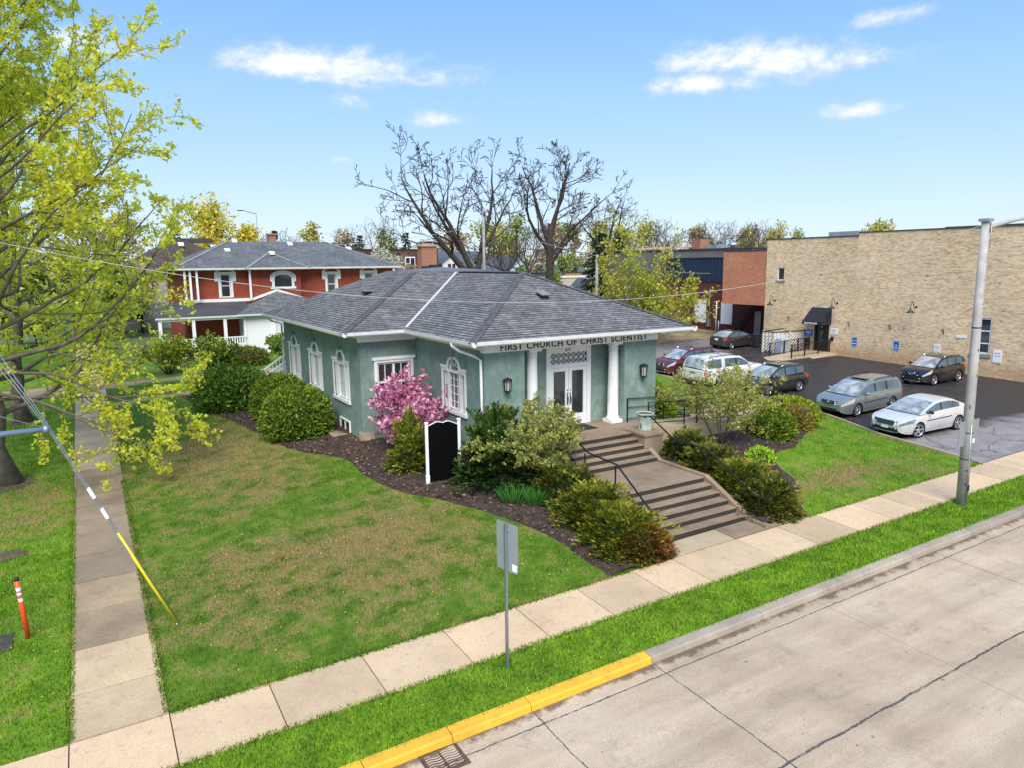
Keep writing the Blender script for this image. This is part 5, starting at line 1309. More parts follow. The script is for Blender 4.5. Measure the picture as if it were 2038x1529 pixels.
baretree('bare_tree', 'smaller leafless tree standing behind a dark pine, left of the brick buildings', (bx, by, bz), [((bx, by, bz+6.5), (.1, 0, 1), 8.5, .26), ((bx, by, bz+7), (.7, 0, .8), 7.5, .2), ((bx, by, bz+7), (-.75, 0, .7), 7.5, .2), ((bx, by, bz+6), (-.2, .5, 1), 7, .18)], 4, 3, .02, n=((4, 6), (4, 5), (3, 4)), trunk=([(bx, by, bz-.2), (bx, by, bz+7)], [.4, .27]))
# ---------------- leafy little tree behind the church
M_yg = leafmat('young_leaves', [(.28, .36, .03), (.44, .50, .04), (.56, .56, .07), (.36, .43, .04)], .4, .5, (.52, .42, .07), .6)
def leafytree(name, label, base, limbs, seed, mat, per, cl, lsz, levels=2, rmin=.01, n=((6, 8), (5, 7), (4, 5)), wander=.12, spread=.2, cat='tree', bark=None, wname=('trunk', 'branches'), up=.05, lenr=(.55, .5, .45)):
    rg = random.Random(seed); rs_ = np.random.RandomState(seed); t = thing(name, label, cat, base); out = []; tips = []
    PR = dict(seg=[.5, .4, .3, .25], wander=[wander, wander*1.2, wander*1.4, wander*1.5], up=[up, up, up, up], rmin=rmin, taper=.8, levels=levels, n=n, t0=[.25, .15, .1], ang=[(25, 60), (25, 65), (25, 65)], len=lenr, short=.35, rr=.5)
    for p, d_, L, r in limbs: grow(out, tips, rg, Vector(p), Vector(d_).normalized(), L, r, 0, PR)
    wood(out, t, bark or M_bark, 0, *wname); clumpleaves('leaves', tips, t, mat, per, cl, lsz, lsz*.75, rs_, spread)
    return t
bx, by = 38.8, 46.8; bz = g0(bx, by)
leafytree('leafy_tree', 'yellow-green leafing tree with several stems, between the church roof and the brick annex', (bx, by, bz),
          [((bx, by, bz), (-.12, 0, 1), 9.2, .16), ((bx+.5, by+.3, bz), (.28, .2, 1), 8., .14), ((bx+.6, by-.4, bz), (.62, -.1, .8), 7.6, .12), ((bx-.4, by, bz), (-.45, .1, 1), 6.8, .12), ((bx+1.2, by-.5, bz), (.85, -.3, .55), 6.5, .1), ((bx+.4, by-.8, bz), (.3, -.6, .8), 6., .1), ((bx+2.2, by, bz), (.5, .1, .8), 6., .1)], 31, M_yg, 6, 4, .2, spread=.3)
bx, by = 43.5, 49.5; bz = g0(bx, by)
leafytree('leafy_bush', 'lower yellow-green bush against the dark red brick wall, right of the leafing tree', (bx, by, bz), [((bx+.3*k-.6, by+.2*math.sin(k*2), bz), (.35*math.cos(k*1.7), .35*math.sin(k*1.7), .9), 4.6, .08) for k in range(7)], 37, M_yg, 5, 4, .19, spread=.3, cat='bush', wname=('stems', 'branches'))
# ---------------- magnolia in bloom
M_pink = leafmat('magnolia_petals', [(.42, .07, .21), (.60, .17, .34), (.76, .33, .48), (.84, .52, .62), (.48, .11, .26)], .3, .5)
bx, by = 10.75, 25.9; bz = gz(bx, by)
mg = leafytree('magnolia', 'magnolia shrub covered in pink blossom in front of the green church wall', (bx, by, bz), [((bx+.15*math.cos(k*1.3), by+.15*math.sin(k*1.3), bz), (.55*math.cos(k*1.05+.3), .32*math.sin(k*1.05+.3), .95 if k % 3 else .45), 2.4 if k % 3 else 1.45, .045) for k in range(9)], 12, M_pink, 3, 4, .15, spread=.16, levels=2, n=((8, 10), (6, 7), 3), cat='shrub', rmin=.007, wname=('stems', 'branches'), lenr=(.5, .42, .4))
mg.children[-1].name = 'blossom'
# ---------------- shrubs made of leaf shells round a dark twiggy heart
def shell(name, label, c, rad, mat, n, lsz, seed, bump_=.1, flat=.35, cat='shrub', up=.5, core=(.012, .022, .008), group=None, thick=.16, shape=None, spiky=1.0, wd=.5):
    """clipped or mounded evergreen: leaf tips spread through the outer skin of a lumpy ellipsoid"""
    rs_ = np.random.RandomState(seed); c = np.array(c, float); rad = np.array(rad, float)
    t = thing(name, label, cat, tuple(c), 0, group)
    d_ = unit(rs_.normal(size=(n, 3))); d_ = d_[d_[:, 2] > -flat]
    q = np.array([mnoise.noise(Vector(v)*2.2+Vector((seed*3.1, 0, 0)))+.7*mnoise.noise(Vector(v)*5.5+Vector((0, seed*1.7, 0)))+.6*mnoise.noise(Vector(v)*11+Vector((0, 0, seed*1.7))) for v in d_])
    k = (1+bump_*q)*(1-thick*rs_.random(len(d_))**1.8)
    ctr = c+np.array((0, 0, rad[2]*flat))
    P = ctr+d_*rad*k[:, None]
    if shape is not None: P = shape(P)
    D = d_/rad*rad.mean()*.7+rs_.normal(size=d_.shape)*.55*spiky+np.array((0, 0, up))
    link('foliage', leaves('foliage', P, D, lsz, lsz*wd, rs_, .15), mat, t)
    # inner mass of old wood and needles
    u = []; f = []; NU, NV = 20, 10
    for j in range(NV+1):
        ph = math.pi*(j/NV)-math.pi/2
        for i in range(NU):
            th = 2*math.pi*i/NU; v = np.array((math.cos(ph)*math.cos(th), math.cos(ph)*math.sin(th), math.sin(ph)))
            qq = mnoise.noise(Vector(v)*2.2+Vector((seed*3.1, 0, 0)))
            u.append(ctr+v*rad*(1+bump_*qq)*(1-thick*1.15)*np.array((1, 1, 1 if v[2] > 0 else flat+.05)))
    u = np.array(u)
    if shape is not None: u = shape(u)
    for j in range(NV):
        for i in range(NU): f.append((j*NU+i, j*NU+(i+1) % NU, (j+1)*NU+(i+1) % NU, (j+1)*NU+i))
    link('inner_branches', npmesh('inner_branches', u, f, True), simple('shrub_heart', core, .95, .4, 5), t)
    return t
def plumes(name, label, c, rad, mat, seed, n=340, per=44, lsz=.125, wd=.38, zlo=-.15, droop=.25, cat='shrub', group=None, core=(.010, .016, .007), conical=0., upright=0., s0=.42):
    """feathery evergreen: arching sprays of needles radiating from the root crown, over a dark twiggy inside"""
    rs_ = np.random.RandomState(seed); c = np.array(c, float); rad = np.array(rad, float); t = thing(name, label, cat, tuple(c), 0, group)
    P = []; D = []; N_ = []; wd_ = MB()
    for k in range(n):
        v = rs_.normal(size=3); v[2] = abs(v[2])*(1+upright)+zlo*rs_.random(); v /= np.linalg.norm(v)
        L = rs_.uniform(.82, 1.08)*(1+.22*mnoise.noise(Vector(v)*2.6+Vector((seed*2.3, 0, 0)))); q = v*rad*L
        if conical: q[:2] *= max(.12, 1-conical*max(0, q[2])/rad[2])
        side = np.cross(v, (0, 0, 1.)); side /= np.linalg.norm(side)+1e-6
        sw = rs_.normal()*.22; m = max(8, int(per*rs_.uniform(.7, 1.2)))
        s_ = s0+(1-s0)*np.sort(rs_.random(m)**.75); bend = -droop*rad[2]*(s_**2.6)*(1-.6*abs(v[2]))
        pts = c+np.outer(s_, q)+np.outer(sw*(s_**2)*rad[0], side)+np.c_[np.zeros(m), np.zeros(m), bend+.12*rad[2]*np.sin(s_*np.pi)]
        fan = (1.02-s_)[:, None]*.42*rad.mean()*.55; sg = np.where(rs_.random(m) < .5, -1, 1)[:, None]
        pts = pts+side*sg*fan*rs_.random((m, 1))+rs_.normal(size=(m, 3))*.018
        P.append(pts); D.append(q/np.linalg.norm(q)+side*sg*.75+rs_.normal(size=(m, 3))*.22+np.array((0, 0, .12)))
        up_ = np.cross(side, q); up_ = up_*np.sign(up_[2]+1e-6); N_.append(np.repeat((up_/np.linalg.norm(up_))[None], m, 0))
        if k % 2 == 0: wd_.tube([c+q*.1, c+q*.5+np.array((0, 0, .08*rad[2])), c+q*.86+np.array((0, 0, -droop*.4*rad[2]))], [.018, .012, .005], 3, cap=False)
    P = np.vstack(P); D = np.vstack(D); N_ = np.vstack(N_)
    P[:, 2] = np.maximum(P[:, 2], c[2]-.25+rs_.random(len(P))*.2)
    link('foliage', leaves('foliage', P, D, lsz, lsz*wd, rs_, .2, N_), mat, t); wd_.build('branches', MATS['dark_bark'], t)
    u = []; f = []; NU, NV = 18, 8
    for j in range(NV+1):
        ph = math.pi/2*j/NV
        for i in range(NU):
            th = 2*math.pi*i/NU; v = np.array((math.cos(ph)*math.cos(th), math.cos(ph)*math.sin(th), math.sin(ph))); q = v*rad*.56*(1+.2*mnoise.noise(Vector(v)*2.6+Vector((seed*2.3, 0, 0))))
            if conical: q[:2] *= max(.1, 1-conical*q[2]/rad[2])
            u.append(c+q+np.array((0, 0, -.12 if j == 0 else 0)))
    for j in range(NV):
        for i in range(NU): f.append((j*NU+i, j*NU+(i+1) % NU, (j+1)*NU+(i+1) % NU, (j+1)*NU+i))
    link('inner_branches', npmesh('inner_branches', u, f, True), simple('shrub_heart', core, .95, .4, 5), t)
    return t
M_yew = leafmat('yew_leaves', [(.035, .09, .012), (.075, .16, .018), (.125, .23, .025), (.22, .32, .035)], .15, .5)
M_yew2 = leafmat('yew_golden', [(.045, .105, .012), (.10, .19, .018), (.18, .27, .026), (.32, .37, .035)], .2, .5)
g_y = 'clipped yews by the left church wall'
shell('clipped_yew', 'largest and rearmost dark green clipped yew dome by the left wall of the church', (6.3, 39.3, gz(6.3, 39.3)), (1.95, 2.1, 1.42), M_yew, 17000, .16, 1, .13, .5, group=g_y)
shell('clipped_yew', 'middle clipped yew by the left church wall, half hidden by the rounder one in front', (7.75, 35.0, gz(7.75, 35)), (1.4, 1.55, 1.4), M_yew2, 12000, .145, 2, .11, .5, group=g_y)
shell('clipped_yew', 'round clipped yew ball nearest the window well at the left church wall', (7.55, 31.2, gz(7.55, 31.2)), (1.5, 1.45, 1.4), M_yew2, 16000, .135, 3, .10, .55, group=g_y)
# golden cedar beside the sign, dark evergreen and pale shrub by the porch
M_cedar = leafmat('cedar_golden', [(.05, .09, .012), (.12, .17, .02), (.26, .28, .03), (.36, .34, .05)], .2, .55)
cone = lambda c0, rx, h, pw=1.: (lambda P: np.c_[c0[0]+(P[:, 0]-c0[0])*np.clip(1.12-(P[:, 2]-c0[2])/h, .05, 1.2)**pw, c0[1]+(P[:, 1]-c0[1])*np.clip(1.12-(P[:, 2]-c0[2])/h, .05, 1.2)**pw, P[:, 2]])
plumes('cedar_bush', 'small golden-tipped conical cedar between the magnolia and the black sign', (9.75, 23.7, gz(9.75, 23.7)), (1.0, .95, 2.05), M_cedar, 6, 260, 50, .14, .42, -.35, -.1, conical=.62, upright=.5, s0=.3)
M_ever = leafmat('dark_evergreen', [(.013, .032, .009), (.03, .066, .013), (.058, .11, .02), (.10, .16, .03)], .1, .45)
plumes('evergreen_bush', 'dense dark green conical evergreen to the right of the black sign', (11.65, 20.6, gz(11.65, 20.6)), (1.8, 1.6, 2.4), M_ever, 7, 480, 56, .16, .45, -.2, -.03, conical=.5, upright=.4, s0=.35)
M_pale = leafmat('pale_spring_leaves', [(.20, .26, .04), (.33, .37, .06), (.46, .46, .09), (.30, .33, .08), (.42, .34, .09)], .35, .5, (.38, .40, .14), 1.5)
bx, by = 12.5, 19.9; bz = gz(bx, by)
leafytree('flowering_shrub', 'airy pale yellow-green shrub on bare grey stems, partly covering the church door', (bx, by, bz), [((bx+.22*math.cos(k*1.5), by+.22*math.sin(k*1.5), bz), (.62*math.cos(k*.9), .55*math.sin(k*.9), 1.0), 2.35, .028) for k in range(9)], 14, M_pale, 5, 6, .085, spread=.1, n=((8, 10), (6, 8), 3), rmin=.005, cat='shrub', wname=('stems', 'branches'), lenr=(.5, .45, .4), bark=simple('grey_stem', (.30, .26, .22), .9, .2))
bx, by = 21.6, 19.9; bz = gz(bx, by)
leafytree('flowering_shrub', 'open multi-stemmed shrub with thin yellowish leaves in front of the ramp railings', (bx, by, bz), [((bx+.2*math.cos(k*1.5), by+.2*math.sin(k*1.5), bz), (.6*math.cos(k*.9+.4), .55*math.sin(k*.9+.4), 1.1), 2.9, .03) for k in range(9)], 18, leafmat('bronze_spring_leaves', [(.26, .31, .05), (.40, .43, .08), (.52, .48, .13), (.42, .35, .12), (.36, .41, .06)], .35, .5), 4, 5, .085, spread=.1, n=((7, 9), (6, 7), 3), rmin=.005, cat='shrub', wname=('stems', 'branches'), lenr=(.5, .45, .4), bark=MATS['bark'])
# spreading yews that line the steps: several overlapping plants on each side
M_spread = leafmat('spreading_yew', [(.035, .07, .012), (.085, .13, .016), (.20, .23, .022), (.40, .36, .035)], .25, .55, (.40, .36, .025), .9)
M_spread2 = leafmat('spreading_yew_dark', [(.022, .05, .012), (.055, .09, .016), (.13, .15, .022), (.24, .21, .035)], .2, .55, (.26, .25, .025), .9)
M_rust = leafmat('winter_burnt_yew', [(.03, .045, .012), (.12, .08, .02), (.26, .12, .03), (.10, .11, .02)], .15, .6, (.30, .11, .025), 1.6)
gl = 'spreading yews left of the front steps'
plumes('spreading_yew', 'topmost spreading yew left of the steps, dark green beside the pale shrub', (13.05, 18.5, gz(13, 18.5)), (1.15, 1.2, 1.25), M_spread2, 41, group=gl)
plumes('spreading_yew', 'middle spreading yew left of the steps, bright yellow tips along the handrail', (12.9, 16.9, gz(12.9, 16.9)), (1.4, 1.4, 1.35), M_spread, 42, group=gl)
plumes('spreading_yew', 'lowest spreading yew left of the steps, yellow on top and hanging over the pavement', (12.75, 15.35, gz(12.75, 15.35)), (1.4, 1.25, 1.3), M_spread, 43, group=gl)
plumes('spreading_yew', 'rust-browned yew at the foot of the steps beside the pavement', (13.0, 14.75, gz(13, 14.75)-.05), (.95, .8, .85), M_rust, 44, group=gl)
gr_ = 'spreading yews right of the front steps'
plumes('spreading_yew', 'topmost spreading yew right of the steps, just below the urn', (19.6, 19.6, gz(19.6, 19.6)), (1.25, .9, 1.0), M_spread2, 45, group=gr_)
plumes('spreading_yew', 'second spreading yew right of the steps, dark green against the handrail', (19.2, 18.1, gz(19.2, 18.1)), (1.3, 1.2, 1.0), M_spread2, 46, group=gr_)
plumes('spreading_yew', 'third spreading yew right of the steps, olive with yellow tips', (19.1, 16.6, gz(19.1, 16.6)), (1.35, 1.25, 1.05), M_spread, 47, group=gr_)
plumes('spreading_yew', 'lowest spreading yew right of the steps, dark mound touching the pavement', (18.7, 15.1, gz(18.7, 15.1)), (1.15, 1.05, 1.1), M_spread2, 48, group=gr_)
# right-hand clipped shrubs
shell('clipped_yew', 'clipped green yew globe in the mulch right of the access ramp', (24.6, 19.8, gz(24.6, 19.8)), (.98, .92, .78), M_yew2, 10000, .125, 51, .12, .5)
M_gold = leafmat('golden_hedge', [(.10, .17, .012), (.22, .31, .018), (.36, .42, .03), (.46, .46, .05)], .25, .5)
shell('clipped_hedge', 'long bright yellow-green hedge wrapping the end of the access ramp', (28.0, 21.6, gz(28., 21.6)), (1.2, 1.5, .78), M_gold, 11000, .12, 52, .08, .4, cat='hedge')
shell('clipped_hedge', 'rusty brown end of a clipped hedge, behind the green yew globe and beside the lawn', (26.9, 20.4, gz(26.9, 20.4)), (.75, .68, .74), leafmat('browned_hedge', [(.10, .13, .02), (.26, .20, .04), (.40, .25, .06), (.25, .27, .03)], .2, .55), 5000, .11, 53, .08, .4, cat='hedge')
leafmat('golden_hedge_light', [(.18, .30, .015), (.34, .46, .025), (.48, .58, .04)], .35, .5)
shell('clipped_hedge', 'bright lime green clipped hedge against the right end of the church wall', (21.75, 25.2, gz(21.75, 25.2)), (1.0, 2.4, 1.25), MATS['golden_hedge_light'], 10000, .13, 54, .08, .4, cat='hedge')
shell('lime_perennial', 'low lime green perennial clump at the edge of the right-hand bed', (21.75, 18.0, gz(21.75, 18.)), (.55, .5, .38), leafmat('lime_leaves', [(.22, .42, .02), (.36, .58, .03), (.50, .68, .06)], .3, .5), 1800, .10, 55, .2, .3, cat='plant', thick=.3)
# daylily tufts
M_lily = leafmat('daylily_blades', [(.035, .14, .03), (.07, .24, .04), (.12, .33, .06)], .3, .4)
for i, (x, y, lb) in enumerate(((11.25, 18.95, 'left one of two tufts of green daylily blades at the foot of the pale shrub'), (11.85, 18.5, 'right one of two tufts of green daylily blades at the foot of the pale shrub'), (12.2, 17.6, 'sparse seedling tuft of green blades in the mulch beside the yews'))):
    rs_ = np.random.RandomState(60+i); n = 420 if i < 2 else 90; a = rs_.uniform(0, 2*np.pi, n); r = .33*np.sqrt(rs_.random(n)); z_ = gz(x, y)+.06
    P = np.c_[x+r*np.cos(a), y+r*np.sin(a), np.full(n, z_)]; D = np.c_[np.cos(a)*r*2.2, np.sin(a)*r*2.2, np.ones(n)]+rs_.normal(size=(n, 3))*.22
    o = link('daylily', leaves('daylily', P, D, .42 if i < 2 else .3, .028, rs_, .2), M_lily); tag(o, lb, 'plant', 'daylily tufts')
# shrubs along the drive by the brick house
M_shr = leafmat('drive_shrub_leaves', [(.05, .12, .015), (.12, .22, .02), (.24, .34, .03), (.34, .42, .04)], .25, .5)
for i, (x, y, r, h, lb) in enumerate(((4.6, 54.6, 1.75, 2.0, 'leftmost dark-stemmed shrub along the drive, before the white porch balustrade'), (7.4, 54.9, 1.5, 1.85, 'second dark-stemmed shrub along the drive, below the porch post'), (9.9, 55.6, 1.7, 1.35, 'low olive mound of a shrub before the corner of the clapboard bay'), (12.9, 54.3, 1.35, 1.9, 'vase-shaped shrub on bare stems in front of the white clapboard bay'), (15.2, 55., 1.2, 1.8, 'rightmost green shrub before the clapboard bay, next to the church corner'))):
    rg = random.Random(70+i); bz = g0(x, y)
    if i == 2: shell('shrub', lb, (x, y, bz), (r, r*.8, h*.72), leafmat('olive_leaves', [(.09, .13, .02), (.18, .21, .03), (.28, .27, .04)], .2, .5), 6000, .14, 72, .12, .4, group='shrubs along the drive'); continue
    t = leafytree('shrub', lb, (x, y, bz), [((x+.12*math.cos(k), y+.12*math.sin(k), bz), (.62*math.cos(k*1.1), .62*math.sin(k*1.1), .9), h*1.02, .05) for k in range(8)], 70+i, M_shr if i else M_gold, 4, 4, .15, spread=.2, cat='shrub', n=((6, 8), (5, 6), 3), wname=('stems', 'branches'), bark=M_barkgrey)
    t['group'] = 'shrubs along the drive'
# ---------------- background trees
M_willow = leafmat('willow_leaves', [(.55, .46, .04), (.70, .60, .06), (.80, .70, .10)], .35, .5)
M_far = [leafmat('far_green', [(.19, .27, .05), (.32, .40, .08), (.44, .49, .12)], .25, .6), leafmat('far_yellow', [(.40, .38, .08), (.54, .49, .11), (.62, .54, .17)], .25, .6), leafmat('far_tan', [(.30, .23, .14), (.42, .32, .20), (.46, .37, .24)], .2, .6), leafmat('far_blossom', [(.48, .46, .34), (.60, .58, .46), (.40, .42, .25)], .25, .6)]
M_conif = leafmat('conifer_needles', [(.010, .028, .016), (.022, .05, .026), (.04, .075, .035)], .05, .6)
def crowntree(label, base, H, W_, mat, seed, n=1500, lsz=.5, name='background_tree', bark=None, droop=0., lo=.25, blob=9, gap=.55, group='trees beyond the buildings'):
    """trunk with limbs and a crown of several uneven leaf clumps"""
    rs_ = np.random.RandomState(seed); rg = random.Random(seed); t = thing(name, label, 'tree', base, 0, group); b0 = Vector(base); out = []
    cl = []
    for k in range(blob):
        a = rs_.uniform(0, 2*np.pi); f_ = lo+.08+(.9-lo)*rs_.random(); rr = W_/2*(.25+.65*rs_.random())*math.sin(min(1, (1.08-f_)/(1-lo))*math.pi*.62)
        cl.append((np.array((base[0]+rr*math.cos(a), base[1]+rr*math.sin(a), base[2]+H*f_)), W_*rs_.uniform(.16, .27)))
    cl.append((np.array((base[0], base[1], base[2]+H*.86)), W_*.2))
    out.append(([b0, b0+Vector((.1, 0, H*.35)), b0+Vector((0, .1, H*.8))], [H*.022, H*.015, H*.006], 0))
    for c_, r in cl:
        q = b0+Vector((0, 0, H*lo*rg.uniform(.6, 1.2))); e = Vector(c_); m = q.lerp(e, .5)+Vector((0, 0, H*.04)); out.append(([q, m, e], [H*.009, H*.006, H*.003], 1))
        for _ in range(4): d_ = Vector(rs_.normal(size=3)).normalized()*r*1.1; d_.z = abs(d_.z)*.7; out.append(([m.lerp(e, .6), e+d_*.5, e+d_], [H*.004, H*.003, H*.002], 1))
    wood(out, t, bark or M_twig)
    P = []; 
    for c_, r in cl:
        m = n//len(cl); d_ = unit(rs_.normal(size=(m, 3))); P.append(c_+d_*(r*np.array((1, 1, .8+droop)))*(rs_.random(m)**.45)[:, None])
    P = np.vstack(P); P[:, 2] -= droop*np.abs(rs_.normal(size=len(P)))*H*.08
    D = rs_.normal(size=P.shape); D[:, 2] += .2-2*droop
    link('crown', leaves('crown', P, D, lsz, lsz*.6, rs_), mat, t)
    return t
crowntree('big golden willow-like tree left of centre, beyond the brick house roof', (16.0, 108, g0(16, 108)), 14.8, 9.5, M_willow, 101, 5200, .42, droop=.35, blob=16, lo=.2)
crowntree('second golden tree, smaller, right beside the big golden one', (20.9, 108, g0(21, 108)), 12.6, 6.0, M_willow, 102, 3600, .40, droop=.35, blob=11, lo=.2)
def conifer(label, base, H, W_, seed, n=1600, lsz=.5, group='dark conifers in the distance'):
    rs_ = np.random.RandomState(seed); t = thing('conifer', label, 'tree', base, 0, group); b = MB()
    b.tube([base, (base[0], base[1], base[2]+H*.97)], [H*.022, .03], 7); b.build('trunk', M_barkgrey, t)
    P = []; D = []
    tiers = int(H*1.6)
    for k in range(tiers):
        f_ = .08+.9*k/tiers; r = W_/2*(1-f_)**.85*rs_.uniform(.8, 1.15)+.12
        nb = max(5, int(11*(1-f_))+3)
        for j in range(nb):
            a = rs_.uniform(0, 2*np.pi); m = max(3, int(n/tiers/nb)); s_ = rs_.random(m)**.7*r*rs_.uniform(.75, 1.1)
            P.append(np.c_[base[0]+s_*np.cos(a), base[1]+s_*np.sin(a), base[2]+H*f_-s_*.28+rs_.normal(size=m)*.08]); D.append(np.c_[np.full(m, math.cos(a)), np.full(m, math.sin(a)), np.full(m, -.25)]+rs_.normal(size=(m, 3))*.5)
    link('crown', leaves('crown', np.vstack(P), np.vstack(D), lsz, lsz*.4, rs_), M_conif, t)
    return t
conifer('dark spruce standing left of the big golden tree', (10.2, 97, g0(10, 97)), 12.4, 3.8, 111, 3600, .42)
conifer('tiny dark spruce tip above the brick house roof, right of its chimney', (30.0, 132, g0(30, 132)), 12.5, 3, 112, 1200)
conifer('dark conifer above the long brown brick block', (50.0, 145, g0(50, 145)), 12, 4.5, 113, 1400)
conifer('dark conifer close behind the brick chimney of the church', (58.5, 141, g0(58, 141)), 12.5, 6, 114, 1600)
conifer('broad dark pine in front of the smaller bare tree', (66, 85, g0(66, 85)), 10.6, 8.5, 115, 4200, .5)
conifer('second broad dark pine just right of the first, beside the tan-roofed shop', (71.5, 88, g0(71, 88)), 10.2, 7., 116, 3000, .5)
crowntree('white-blossomed round tree in front of the long brown brick block', (42.5, 112, g0(42, 112)), 7.6, 8, M_far[3], 121, 2600, .42, lo=.12)
crowntree('small orange-tan bush right of the blossom tree', (47.3, 112, g0(47, 112)), 5.9, 5, M_far[2], 122, 1200, .4, lo=.1)
# belt of mixed trees along the horizon
rg = random.Random(77)
belt = [(-17, 80, 0, 8), (-11, 86, 2, 9), (-4, 78, 0, 8), (-1, 84, 1, 8.5), (2.5, 79, 0, 7.5), (-22, 84, 1, 9), (5, 84, 2, 7.5), (-30, 95, 1, 13), (-22, 110, 2, 14), (-14, 92, 2, 12), (-7, 100, 0, 13), (0, 112, 2, 15), (5.5, 120, 2, 14), (27, 150, 1, 11), (44, 160, 1, 14.5), (53, 165, 2, 13), (65, 170, 0, 13.5), (74, 150, 2, 14), (79, 140, 1, 13.5), (83, 150, 0, 15.5), (88, 145, 0, 16), (92, 160, 1, 15), (97, 140, 0, 14.5), (86, 128, 2, 13), (94, 120, 0, 12.5), (99, 128, 1, 13.5), (108, 150, 2, 14), (116, 140, 1, 14), (124, 150, 0, 14), (132, 150, 1, 15.5), (140, 140, 2, 14), (150, 150, 0, 15), (160, 140, 1, 15), (172, 150, 2, 15), (185, 150, 1, 16), (200, 155, 0, 15), (150, 95, 1, 13.5)]
words = ['pale green', 'golden', 'tan budding', 'blossoming']
for i, (x, y, k, H) in enumerate(belt):
    where = 'behind the street trees on the far left' if x < 6 else 'beyond the long brown brick block' if x < 60 else 'among the houses behind the bare trees' if x < 100 else 'on the skyline behind the mauve block and cream brick wall'
    crowntree(f'hazy {words[k]} tree {where}', (x, y, g0(x, y)-.5), H, H*rg.uniform(.62, .85), M_far[k], 200+i, 1500 if y > 110 else 2000, .62, blob=10, lo=.18)
for i, (x, y, H, w_, lb) in enumerate(((24.8, 112, 11.2, .5, 'thin leafless tree right of the golden trees'), (55, 150, 15.5, .6, 'small leafless treetop above the long brown block'), (78, 88, 12.4, .9, 'tangled leafless tree over the orange-tan roof, left one'), (88, 92, 13.2, .9, 'leafless fan-shaped tree over the orange-tan roof, middle one'), (96, 92, 12.6, .8, 'leafless rounded tree left of the mauve block chimney'), (112, 100, 13, .8, 'leafless tree just right of the mauve block chimney'), (122, 104, 13.2, .8, 'leafless tree next to the corner of the cream brick wall'), (70, 112, 13.5, .8, 'leafless tree behind the gabled houses'), (60, 104, 11, .7, 'bare brown tree between the two big bare trees'))):
    bz = g0(x, y); baretree('bare_tree', lb, (x, y, bz), [((x+.2*math.cos(k*2), y, bz+H*.25), (w_*math.cos(k*1.4), .4*math.sin(k*1.4), 1), H*.62, H*.011) for k in range(6)], 300+i, 2, .022, M_twig, n=((7, 9), (6, 8)), trunk=([(x, y, bz-.2), (x, y, bz+H*.3)], [H*.02, H*.014]))
# ivy-green undergrowth at the foot of the bare tree
shell('bush', 'fresh green bush at the foot of the upright bare tree', (51.5, 76, g0(51, 76)), (1.5, 1.4, 3.3), M_far[0], 2600, .4, 81, .3, .4, cat='bush', thick=.4)
shell('bush', 'small dark green bush beside the utility pole behind the church', (38.3, 62, g0(38, 62)), (1.1, 1.1, 4.2), M_yew, 3200, .25, 82, .2, .5, cat='bush')
# ================================================================== vehicles
def paint(name, col, metal=.5, rough=.28):
    m, nt, b = newmat(name)
    fl = noise(nt, 400., ocoord(nt), 1, .5)
    c = ramp(nt, fl, [(.3, tuple(k*.88 for k in col)), (.7, tuple(min(1, k*1.1) for k in col))])
    dirt = noise(nt, 1.6, ocoord(nt), 5, .65); z = sepxyz(nt, ocoord(nt))[2]
    f = mth(nt, 'MULTIPLY', ramp(nt, z, [(.25, .5), (.75, .04)]), ramp(nt, dirt, [(.35, .2), (.65, 1.)]))
    c = mixc(nt, f, c, (.16, .14, .12))
    setin(nt, b, Base_Color=c, Metallic=metal, Roughness=mixc(nt, f, rough, .6), Coat_Weight=.9, Coat_Roughness=.04)
    return m
M_cglass = simple('car_glass', (.012, .016, .019), .03, .2, 1, coat=1.)
M_cside = simple('car_side_glass', (.06, .135, .19), .04, .3, .8, coat=1.)
def wsmat():
    m, nt, b = newmat('car_windscreen'); v = ocoord(nt)
    setin(nt, b, Base_Color=ramp(nt, noise(nt, 1.7, v, 4, .6, .5), [(.35, (.14, .155, .145)), (.62, (.42, .445, .42))]), Roughness=.05, IOR=1.8, Coat_Weight=1.)  # cloudy pale tones painted into the base colour as reflected sky
    return m
M_cwind = wsmat()
M_tyre = simple('tyre_rubber', (.016, .016, .016), .85, .3, 8)
M_alloy = simple('alloy_rim', (.60, .61, .63), .3, .08, 6, metal=.85)
M_chrome = simple('chrome', (.72, .73, .75), .14, .04, 5, metal=1.)
M_trim = simple('black_trim', (.014, .014, .015), .55, .25, 6)
M_lens = simple('headlight_lens', (.50, .53, .56), .08, .1, 5, coat=1.)
M_lensd = simple('headlight_dark_lens', (.20, .215, .23), .08, .3, 7, coat=1.)
M_lensw = simple('headlight_amber_lens', (.60, .50, .36), .1, .12, 5, coat=1.)
M_tail = simple('tail_light_red', (.42, .012, .018), .12, .3, 9, coat=1.)
M_plate = simple('number_plate', (.74, .73, .70), .5, .1, 20)
